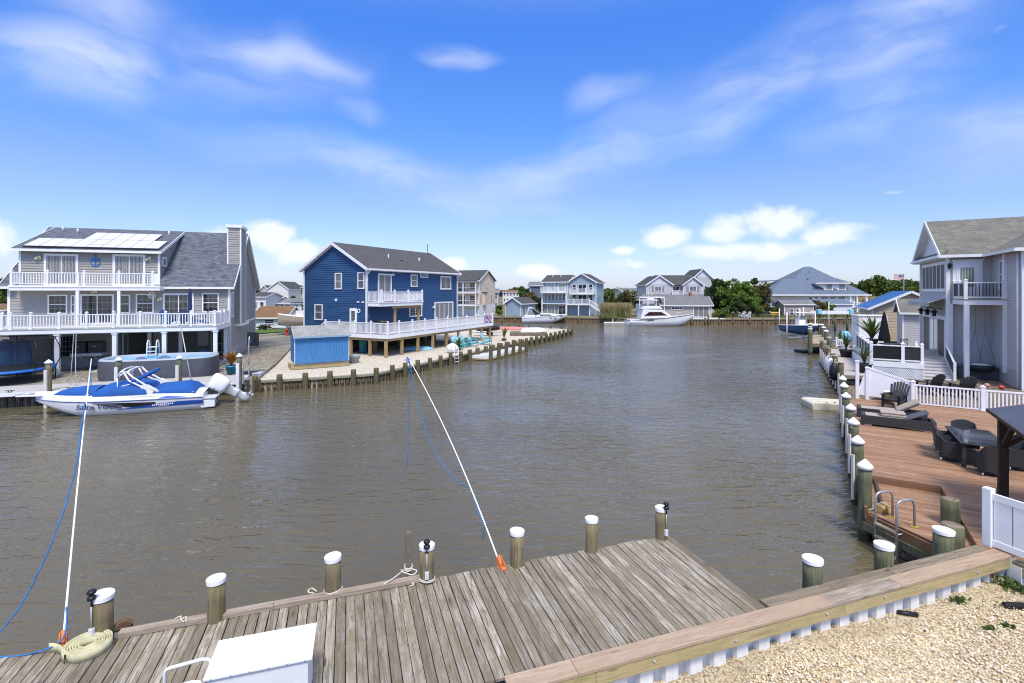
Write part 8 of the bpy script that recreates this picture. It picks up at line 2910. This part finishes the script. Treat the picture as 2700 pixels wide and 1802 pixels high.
siding(front(YW), [(XB, .9), (XB + 7, .9), (XB + 7, zeR), (XB, zeR)], .17, RS, h, dep=.028)
for x, y in ((0, 0), (XB, YW), (0, GD)):
    MB().box(x - .09, x + .09, y - .09, y + .09, 1.0, zeR - .1).build('corner_board', WHITE, h)
MB().tube([(XB - .12, YW + .35, .95), (XB - .12, YW + .35, zeR - .2)], .06, 8).build('downspout', WHITE, h)
ym = GD / 2
m = MB()
m.slab([(-.45, -.4, zeR), (XB + 8, -.4, zeR), (XB + 8, ym, zrR), (-.45, ym, zrR)], .14)
m.slab([(-.45, GD + .4, zeR), (XB + 8, GD + .4, zeR), (XB + 8, ym, zrR), (-.45, ym, zrR)], .14)
m.build('roof', RR, h)
m = MB(); xw = XB + 3.6
m.slab([(XB - .4, YW - .4, zeR - .01), (XB - .4, .6, zeR - .01), (xw, 3.2, zrR - .3), (xw, YW + 1.8, zrR - .3)], .14)
m.slab([(XB - .4, YW - .4, zeR - .01), (XB + 8, YW - .4, zeR - .01), (xw + 1, YW + 1.8, zrR - .3), (xw, YW + 1.8, zrR - .3)], .14)
m.build('wing_roof', RRY, h)
m = MB()
m.box(-.5, XB - .38, -.52, -.4, zeR - .16, zeR + .01)
m.box(XB - .52, XB - .4, YW - .5, -.4, zeR - .161, zeR + .009)
m.box(XB - .5, XB + 8, YW - .52, YW - .4, zeR - .16, zeR + .01)
m.box(-.58, -.46, -.5, GD + .5, zeR - .159, zeR + .008)
m.build('gutter', WHITE, h)
m = MB()
for yy in (-.4, GD + .4):
    m.bar((-.47, yy, zeR - .06), (-.47, ym, zrR - .06), .05, .24)
m.slab([(-.45, -.38, zeR - .16), (.0, -.38, zeR - .16), (0, ym, zrR - .18), (-.45, ym, zrR - .18)], .02)
m.slab([(-.45, GD + .38, zeR - .16), (.0, GD + .38, zeR - .16), (0, ym, zrR - .18), (-.45, ym, zrR - .18)], .02)
m.build('rake_trim', WHITE, h)
MB(sideL(0)).add([(-.1, .03, zeR + .25), (GD + .1, .03, zeR + .25), (ym, .03, zrR - .16)], [(0, 1, 2)]).build('gable_panel', M('white_gable_board', (.74, .74, .76), .5, .03), h)
m = MB(); m.slab([(-.46, -.4, zeR), (-.46, GD + .4, zeR), (.02, GD + .1, zeR + .34), (.02, -.1, zeR + .34)], .04); m.build('pent_roof', RRY, h)
MB().box(-.46, 0, -.4, GD + .4, zeR - .2, zeR - .17).build('soffit', WHITE, h)
# openings of the canal side
f = MB(sideL(0)); y0_, y1_ = .35, 7.0
f.box(y0_, y1_, 0, .07, 7.92, 8.12).box(y0_, y1_, 0, .08, 6.16, 6.36).box(y0_, y0_ + .12, 0, .069, 6.36, 7.92).box(y1_ - .12, y1_, 0, .069, 6.36, 7.92)
f = f.build('window', WHITE, h)
pn = 6
for k in range(pn):
    a = y0_ + .12 + (y1_ - y0_ - .24) * k / pn; b = y0_ + .12 + (y1_ - y0_ - .24) * (k + 1) / pn
    MB(sideL(0)).box(a + .05, b - .05, 0, .045, 6.36, 7.92).build('pane', SCREEN, f)
    if k:
        MB(sideL(0)).box(a - .05, a + .05, 0, .06, 6.36, 7.92).build('mullion', WHITE, f)
    MB(sideL(0)).box(a + .05, b - .05, .045, .055, 7.13, 7.16).build('sash_bar', GREYPL, f)
f = MB(sideL(0)); y0_, y1_ = .4, 6.6
f.box(y0_, y1_, 0, .08, 4.35, 4.6).box(y0_, y0_ + .14, 0, .079, zf1, 4.35).box(y1_ - .14, y1_, 0, .079, zf1, 4.35).box(2.3, 2.42, 0, .07, zf1, 4.35).box(4.6, 4.72, 0, .07, zf1, 4.35).box(3.45, 3.52, 0, .06, zf1, 4.35)
f = f.build('sliding_door', WHITE, h)
for a, b, mt in ((.54, 2.3, BLACK), (2.42, 3.45, GLASSB), (3.52, 4.6, GLASSG), (4.72, 6.46, BLACK)):
    MB(sideL(0)).box(a, b, 0, .045, zf1 + .05, 4.35).build('door_panel', mt, f)
aw, at_, ab = principled('awning_stripe')
ws = N('ShaderNodeTexWave', at_); ws.bands_direction = 'Y'; ws.inputs['Scale'].default_value = 1.0
at_.links.new(objcoord(at_, (1, 1, 1), False), ws.inputs['Vector'])
at_.links.new(mixc(maprange(ws.outputs['Fac'], .45, .55, 0, 1, at_), (.75, .75, .75, 1), (.02, .02, .02, 1), at_), ab.inputs['Base Color'])
m = MB(); m.slab([(-.05, .2, 5.75), (-.05, 6.8, 5.75), (-.9, 6.8, 5.45), (-.9, .2, 5.45)], .03)
R_ = [[(-.9, .2 + 6.6 * k / 60, 5.45), (-.91, .2 + 6.6 * k / 60, 5.22 - .06 * abs(sin(k * pi / 5)))] for k in range(61)]
m.sheet(R_, False)
m.build('awning', aw, h)
for k in range(3):
    q = MB(sideL(0)); y = 1.4 + k * 2.0
    q.tube([(y, 0, 5.0), (y, .25, 5.1), (y, .4, 4.95)], .03, 6).lathe([(.04, 0), (.2, -.1), (.2, -.15)], (y, .4, 4.95), 12).lathe([(.1, -.4), (.1, -.15)], (y, .4, 4.95), 10)
    q.build('gooseneck_lamp', BLACK, h)
# balcony
by0, bx0_ = -2.6, .2
b = MB().box(bx0_, XB - .03, by0, -.02, 5.4, zf2).build('balcony', WHITE, h)
MB().box(bx0_ - .03, XB - .03, by0 - .04, -.02, zf2 - .03, zf2 + .012).build('nosing', M('deck_brown_edge', (.25, .2, .17), .7, .1), b)
rail(b, [(bx0_ + .08, by0 + .08, zf2 + .01), (XB - .12, by0 + .08, zf2 + .01)], .98, bal=.14, bw=.032, pw=.15, balmat=BLACK)
rail(b, [(bx0_ + .08, by0 + .08, zf2 + .01), (bx0_ + .08, -1.3, zf2 + .01), (bx0_ + .08, -.1, zf2 + .01)], .98, posts=[1, 2], bal=.14, bw=.022, pw=.12, panel=M('dark_screen', (.03, .03, .032), .5, .1))
MB().box(bx0_ + .02, bx0_ + .24, by0 + .02, by0 + .24, ZR - .1, 5.4).build('porch_post', WHITE, h)
MB().box(XB - .16, XB - .0, by0 - .02, by0 + .2, 1.6, zeR - .15).build('porch_post', WHITE, h)
MB().box(-.02, .2, -.25, -.02, ZR - .1, 5.4).build('porch_post', WHITE, h)
d = MB(front(0)); d.box(.22, 1.62, 0, .09, zf2, 8.05).box(.16, 1.68, 0, .13, 8.05, 8.15)
d = d.build('door_frame', WHITE, h)
MB(front(0)).box(.40, 1.44, .09, .11, zf2 + .02, 7.85).build('door_leaf', VINYL, d)
MB(front(0)).box(.58, 1.22, .11, .125, zf2 + .75, 7.65).build('pane', GLASSG, d)
MB(front(0)).tube([(.47, .14, zf2 + 1.0), (.60, .14, zf2 + 1.0)], .02, 6).build('handle', DARKMET, d)
MB(front(0)).lathe([(.03, .2), (.1, .12), (.1, .05), (.08, -.12), (.03, -.16)], (.06, .16, 7.75), 8).build('wall_lantern', BLACK, h)
window(sideL(XB), -2.15, -1.55, zf2 + .6, 8.0, h, cols=1, rows=2, trim=.1, double=True)
# porch: deck box and hanging swing
wp = RH.w(1.05, -.75, ZR)
bxx = thing('storage_bench', 'grey resin storage bench under the balcony of the right house', 'storage bench', tuple(wp), RH.a)
MB().box(-.85, .95, -.55, .55, 0, .62).build('body', M('resin_grey', (.13, .135, .15), .6, .08), bxx, bevel=.03)
MB().box(-.9, 1.0, -.6, .6, .62, .72).build('lid', GREYPL, bxx, bevel=.03)
sw = thing('hanging_swing', 'round dark hanging swing seat with white cushion under the balcony', 'swing', tuple(RH.w(1.15, -1.55, ZR + .45)), RH.a)
MB().lathe([(.25, 0), (.5, .05), (.62, .2), (.64, .42), (.58, .42), (.52, .22), (.3, .1)], n=20, sy=.8).build('basket', WICK, sw)
MB().lathe([(.1, .2), (.5, .3), (.55, .4), (.2, .46)], n=18, sy=.8).build('cushion', M('white_cushion', (.72, .72, .70), .9, .03), sw)
for sx in (-.22, .22):
    m = MB(); m.tube([(sx, 0, 2.4), (sx, 0, 4.0)], .008, 5)
    for q in (-.5, .5):
        m.tube([(sx, 0, 2.4), (sx * 1.4 + q * .9, q * .55, .42)], .008, 5)
    m.build('suspension_rope', DARKMET, sw)
# raised deck with black panels
ZRD = 1.95
rd = thing('raised_deck', 'raised white deck with black screened railing and lattice skirt beside the right house', 'deck', (RH.o.x, RH.o.y, 0), RH.a)
a0, a1, f0_ = -4.35, -1.8, -3.5
MB().box(a0, -.05, -1.2, 6.5, ZRD - .06, ZRD).build('floor', M('raised_floor', (.40, .36, .33), .7, .08), rd)
MB().box(a0, a1, f0_, -1.2, ZRD - .061, ZRD - .001).build('floor', MATS['raised_floor'], rd)
MB().box(a0 - .03, a1 + .03, f0_ - .05, f0_, ZRD - .32, ZRD - .0).build('rim_board', WHITE, rd)
MB().box(a0 - .05, a0 - .0, f0_ - .05, 6.5, ZRD - .32, ZRD).build('rim_board', WHITE, rd)
lt = MB()
for k in range(-10, 36):
    for s_ in (-1, 1):
        xk = a0 + k * .1
        x0c, x1c = xk, xk + .75 * s_
        pts = []
        z0c, z1c = ZR, ZRD - .32
        lo, hi = a0, a1
        t0, t1 = 0., 1.
        dx_ = (z1c - z0c) * s_
        xa_, xb_ = xk, xk + dx_
        if max(xa_, xb_) < lo or min(xa_, xb_) > hi: continue
        ts = [0, 1]
        for lim in (lo, hi):
            if (xa_ - lim) * (xb_ - lim) < 0: ts.append((lim - xa_) / (xb_ - xa_))
        ts = sorted(t for t in ts if lo - 1e-6 <= xa_ + (xb_ - xa_) * t <= hi + 1e-6)
        if len(ts) < 2: continue
        A = (xa_ + (xb_ - xa_) * ts[0], f0_ - .02 - (.006 if s_ > 0 else 0), z0c + (z1c - z0c) * ts[0]); B = (xa_ + (xb_ - xa_) * ts[-1], A[1], z0c + (z1c - z0c) * ts[-1])
        lt.bar(A, B, .035, .006, (0, 1, 0))
lt.build('lattice', WHITE, rd, kind='stuff')
MB().box(a0, a1, f0_ + .05, f0_ + .08, ZR, ZRD - .32).build('skirt_back', BLACK, rd)
rail(rd, [(a0 + .07, f0_ + .07, ZRD), (a1 - .95, f0_ + .07, ZRD)], 1.0, pw=.16, mat=VINYL, panel=BLACK, top=.11)
rail(rd, [(a1 - .95, f0_ + .07, ZRD), (a1 - .05, f0_ + .07, ZRD)], 1.0, pw=.14, mat=VINYL, panel=MATS['dark_screen'], top=.11)
rail(rd, [(a0 + .07, f0_ + .07, ZRD)] + [(a0 + .07, f0_ + 1.6 * k, ZRD) for k in range(1, 6)], 1.0, posts=[1, 2, 3, 4, 5], pw=.14, mat=VINYL, panel=BLACK, top=.1)
sr = thing('deck_stairs', 'white stairs with handrails from the raised deck down to the gravel', 'stairs', (RH.o.x, RH.o.y, 0), RH.a)
sx0, sx1 = -1.72, -.35
for k in range(6):
    z = ZR + (ZRD - ZR) * (k + 1) / 6; y = -3.0 + k * .30
    MB().box(sx0, sx1, y, y + .32, z - .03, z).build('tread', M('tread_mauve', (.42, .36, .35), .7, .06), sr)
    MB().box(sx0, sx1, y + .02, y + .04, z - .158, z - .032).build('riser', WHITE, sr)
for x in (sx0 - .04, sx1 + .04):
    MB().bar((x, -3.05, ZR + .1), (x, -1.2, ZRD + .0), .05, .28).build('stringer', WHITE, sr)
    MB().bar((x, -3.0, ZR + 1.0), (x, -1.15, ZRD + .95), .09, .06).build('handrail', WHITE, sr)
    MB().box(x - .06, x + .06, -3.1, -2.98, ZR, ZR + 1.1).build('newel', WHITE, sr)
    MB().box(x - .06, x + .06, -1.25, -1.12, ZRD, ZRD + 1.1).build('newel', WHITE, sr)
    MB().bar((x, -3.0, ZR + .55), (x, -1.15, ZRD + .5), .03, .5).build('infill', BLACK, sr)

# ================================================================== grey dock and the plots beyond
gd = thing('grey_dock', 'grey composite dock with potted palms beyond the brown deck', 'dock', (0, 0, 0))
n0, n1, n2, n3 = at(2224, 988.6, 1.2), at(2302, 991.6, 1.2), at(2215, 921, 1.2), at(2172, 921, 1.2)
COMP2 = M('grey_composite', (.46, .42, .40), .8, .05, 2, rnd=.12)
NB = 62
for k in range(NB):
    f, g = k / NB, (k + .94) / NB
    MB().slab([n0.lerp(n3, f), n1.lerp(n2, f), n1.lerp(n2, g), n0.lerp(n3, g)], .04).build('board', COMP2, gd)
MB().bar(n0 - Vector((0, 0, .13)), n1 - Vector((0, 0, .13)), .06, .2).build('fascia', CAPOLD, gd)
MB().bar(n0 - Vector((0, 0, .13)), n3 - Vector((0, 0, .13)), .06, .18).build('fascia', CAPOLD, gd)
MB().bar(n0 + Vector((.2, .4, -.45)), n1 + Vector((0, .3, -.65)), .05, .2).build('brace', CAPOLD, gd)
MB().bar(n1 - Vector((0, 0, 1.6)), n1 - Vector((0, 0, .05)), .25).build('post', PILEG, gd)
MB().bar(n1.lerp(n2, .05) + Vector((.12, 0, .22)), n1.lerp(n2, .98) + Vector((.12, 0, .22)), .08, .55).build('white_skirt', WHITE, gd)
G6 = 'pilings along the grey dock'
for i in range(10):
    f = i / 9
    p = n0.lerp(n3, f) + Vector((-.22, -.1, 0))
    t = thing('dock_piling', 'bare grey piling edging the grey dock, %s from the brown deck' % names[i], 'piling', (p.x, p.y, 0), i, G6)
    wobble_post(.15, -.9, 1.95 - .25 * (i % 3 == 1), seed=100 + i, n=10).build('post', PILE, t)
    MB().box(-.16, .16, -.16, .16, 0, .03).build('cap', M('grey_cap', (.45, .42, .38), .8, .1), t, (0, 0, 1.94 - .25 * (i % 3 == 1)))
    rubboard(.1, R(190), CREAM, 1.3, .1)(t, .15, 1.9)
FEN = M('fender_white', (.74, .73, .70), .5, .06)
for i, f in enumerate((.10, .26, .36)):
    p = n0.lerp(n3, f) + Vector((-.45, -.05, 0))
    t = thing('fender', ['black and white boat fender hanging at the near end of the grey dock', 'white boat fender hanging in the middle of the grey dock', 'white boat fender hanging farther along the grey dock'][i], 'fender', (p.x, p.y, .75), 0, 'fenders of the grey dock')
    MB().lathe([(.05, 1.0), (.12, .92), (.24, .75), (.27, .35), (.22, 0), (.08, -.12)], n=14).build('body', BLACK if i == 0 else FEN, t)
    MB().tube([(0, 0, .95), (.15, .1, 1.2)], .015, 5).build('line', ROPE, t)
POTB = M('black_pot', (.02, .021, .023), .6, .15)
pot_plant('palm_pot', 'black pot with leaning palm at the near end of the grey dock', tuple(at(2279, 983, 1.2)), .42, .55, POTB, PALM, 30, 1.5, 41, 'potted palms on the grey dock', .55, 'potted palm', .045)
pot_plant('palm_pot', 'black pot with palm in the middle of the grey dock', tuple(at(2231, 942, 1.2)), .45, .55, POTB, PALM, 30, 1.6, 42, 'potted palms on the grey dock', .55, 'potted palm', .05)
pot_plant('palm_pot', 'white planter with small palm at the far end of the grey dock', tuple(at(2215, 910, 1.2)), .5, .4, M('white_pot', (.7, .7, .7), .6, .05), PALM, 14, 1.2, 43, 'potted palms on the grey dock', .4, 'potted palm', .05)
pot_plant('yucca', 'large spiky yucca on the raised deck beside the closed black parasol', tuple(atY(2299, 912, 36)), .4, .5, POTB, PALM, 70, 2.2, 44, None, .85, 'potted plant', .05)
pa = thing('parasol', 'closed black parasol on the raised deck beside the white cabinet', 'parasol', (*atY(2331.5, 905, 34.5)[:2], ZRD))
MB().lathe([(.34, .75), (.36, .95), (.25, 1.6), (.12, 2.5), (.03, 2.8)], n=8, smooth=False).build('canopy', M('black_cloth', (.01, .01, .011), .95, .1), pa)
MB().tube([(0, 0, 0), (0, 0, 2.9)], .025, 8).build('pole', DARKMET, pa)
MB().lathe([(.3, 0), (.3, .06), (.05, .1)], n=12).build('base', DARKMET, pa)
ot = thing('patio_table', 'dark patio table with chairs behind the black screened railing', 'table', (*atY(2345, 905, 33)[:2], ZRD))
MB().lathe([(.6, .7), (.62, .74), (.02, .75)], n=18).build('table_top', DARKMET, ot)
MB().lathe([(.3, 0), (.05, .05), (.05, .7)], n=10).build('pedestal', DARKMET, ot)
for i, (px, yy, rz) in enumerate(((2312, 33.5, 70), (2375, 32.5, -70))):
    t = thing('patio_chair', ['dark metal patio chair left of the patio table', 'dark metal patio chair right of the patio table'][i], 'chair', (*atY(px, 905, yy)[:2], ZRD), R(rz), 'dark patio chairs on the raised deck')
    MB().box(-.25, .25, -.25, .25, .42, .46).build('seat', DARKMET, t)
    bbm = MB()
    for k in range(6):
        bbm.bar((-.23 + k * .092, .25, .46), (-.23 + k * .092, .33, 1.05), .02)
    bbm.bar((-.25, .33, 1.06), (.25, .33, 1.06), .04); bbm.build('backrest', DARKMET, t)
    for x in (-.22, .22):
        for y in (-.22, .22):
            MB().bar((x, y, 0), (x, y, .42), .03).build('leg', DARKMET, t)
# tan house with blue roof, grey shed, white cabinet
TY = 52
tf = Fr((2300 - 1350) / FPX * 52, 52, -28)
h = tf.root('blue_roof_house', 'tan cottage with bright blue roof behind the raised deck', 'house')
BRF = M('blue_metal_roof', (.015, .10, .30), .5, .08, 1)
gable_block(h, 0, 6.4, 0, 8.5, 1.0, 4.35, 6.15, M('tan_lap', (.55, .44, .30), .65, .05, 1), BRF, 'y', .45, .16)
window(front(0), .5, 1.3, 2.0, 3.6, h, double=True, cols=1, rows=2)
gs = Fr((2381 - 1350) / FPX * 46, 46, -30)
h = gs.root('grey_shed', 'grey sided lean to shed between the blue roofed cottage and the right house', 'shed')
gable_block(h, 0, 4.5, 0, 3.0, 1.0, 4.2, 5.4, RS, RR, 'x', .3, .16)
window(front(0), 1.6, 2.5, 1.9, 3.9, h, double=True, cols=1, rows=2, trim=.16)
wb = at(2294, 888, 1.3)
WBY = 44
cb_ = thing('white_cabinet', 'tall white storage cabinet with double doors on the plot beyond the grey dock', 'cabinet', ((2264 - 1350) / FPX * WBY, WBY, 1.0), R(-8))
ww = (2325 - 2264) / FPX * WBY
MB().box(0, ww, 0, 1.2, 0, 2.95).build('body', VINYL, cb_, bevel=.03)
for k in (0, 1):
    MB().box(.1 + k * ww * .48, .08 + (k + 1) * ww * .46, -.02, 0, .25, 2.6).build('door', VINYL, cb_)
MB().box(ww * .48, ww * .56, -.05, -.02, 2.0, 2.08).build('handle', BLACK, cb_)
MB().box(-.08, ww + .08, -.08, 1.28, 2.95, 3.05).build('lid', VINYL, cb_, bevel=.02)
pf = thing('white_rail_fence', 'low white rail fence beyond the grey dock', 'fence', ((2205 - 1350) / FPX * 45, 45, 1.1), R(2))
rail(pf, [(0, 0, 0), (1.1, 0, 0), (2.0, 0, 0)], .7, bal=.16, bw=.05, pw=.12)
bsh = thing('pale_blue_cover', 'pale blue covered grill on the far plot behind the grey dock', 'cover', (*atY(2229, 880, 50)[:2], 1.0))
MB().lathe([(.5, .3), (.5, .7), (.35, 1.0), (.2, 1.15)], n=10, smooth=False).build('cover', M('pale_blue_tarp', (.2, .45, .58), .6, .12, 3), bsh)
MB().box(-.8, .8, -.5, .5, 0, .3).build('stand', CAPOLD, bsh)
# plank walkway with green pilings
wk_ = thing('plank_walkway', 'short weathered plank walkway with tall green pilings beyond the grey dock', 'dock', (0, 0, 0))
v0, v1, v2, v3 = at(2136, 906, 1.1), at(2186, 907, 1.1), at(2167, 883, 1.1), at(2137, 883, 1.1)
WBD = wood('walkway_board', [(.30, .22, .15), (.42, .33, .24), (.48, .40, .31)], 'x', .85, .5)
for k in range(16):
    f, g = k / 16, (k + .92) / 16
    MB().slab([v0.lerp(v3, f), v1.lerp(v2, f), v1.lerp(v2, g), v0.lerp(v3, g)], .05).build('board', WBD, wk_)
MB().bar(v0 - Vector((0, 0, .2)), v1 - Vector((0, 0, .2)), .1, .25).build('fascia', CAPOLD, wk_)
for i, (p, zt) in enumerate(((v0, 2.5), (v0.lerp(v3, .12), 2.6), (v1, 1.7), (v1.lerp(v2, .35), 2.0), (v1.lerp(v2, .7), 2.1), (v2, 2.2), (v3, 2.3))):
    t = thing('walkway_piling', 'green piling of the short plank walkway, %s counting round from its near left corner' % names[i], 'piling', (p.x, p.y, 0), i, 'pilings of the plank walkway')
    wobble_post(.2, -.9, zt, seed=130 + i, n=10).build('post', PILEG, t)
    cap_cone(.23, .22).build('cap', CAPW, t, (0, 0, zt - .02)) if i > 2 else cap_flat(.2).build('cap', FEN, t, (0, 0, zt - .02))
bnch = thing('dock_bench', 'white topped fish cleaning table at the end of the plank walkway', 'table', (*atY(2143, 868, 64)[:2], 1.0), 0)
MB().box(-.9, .9, -.4, .4, .85, .95).build('table_top', WHITE, bnch)
for x in (-.7, .7):
    MB().box(x - .08, x + .08, -.3, .3, 0, .85).build('leg', CAPOLD, bnch)
fj = thing('floating_jetty', 'black floating jetty pieces in the water beside the grey dock pilings', 'floating dock', tuple(at(2128, 930, 0)), R(10))
MB().box(-1.0, .9, -.6, .6, .02, .3).build('float', BLACK, fj, bevel=.05)
MB().box(.95, 2.6, -.5, .9, .02, .42).build('float', BLACK, fj, bevel=.05)
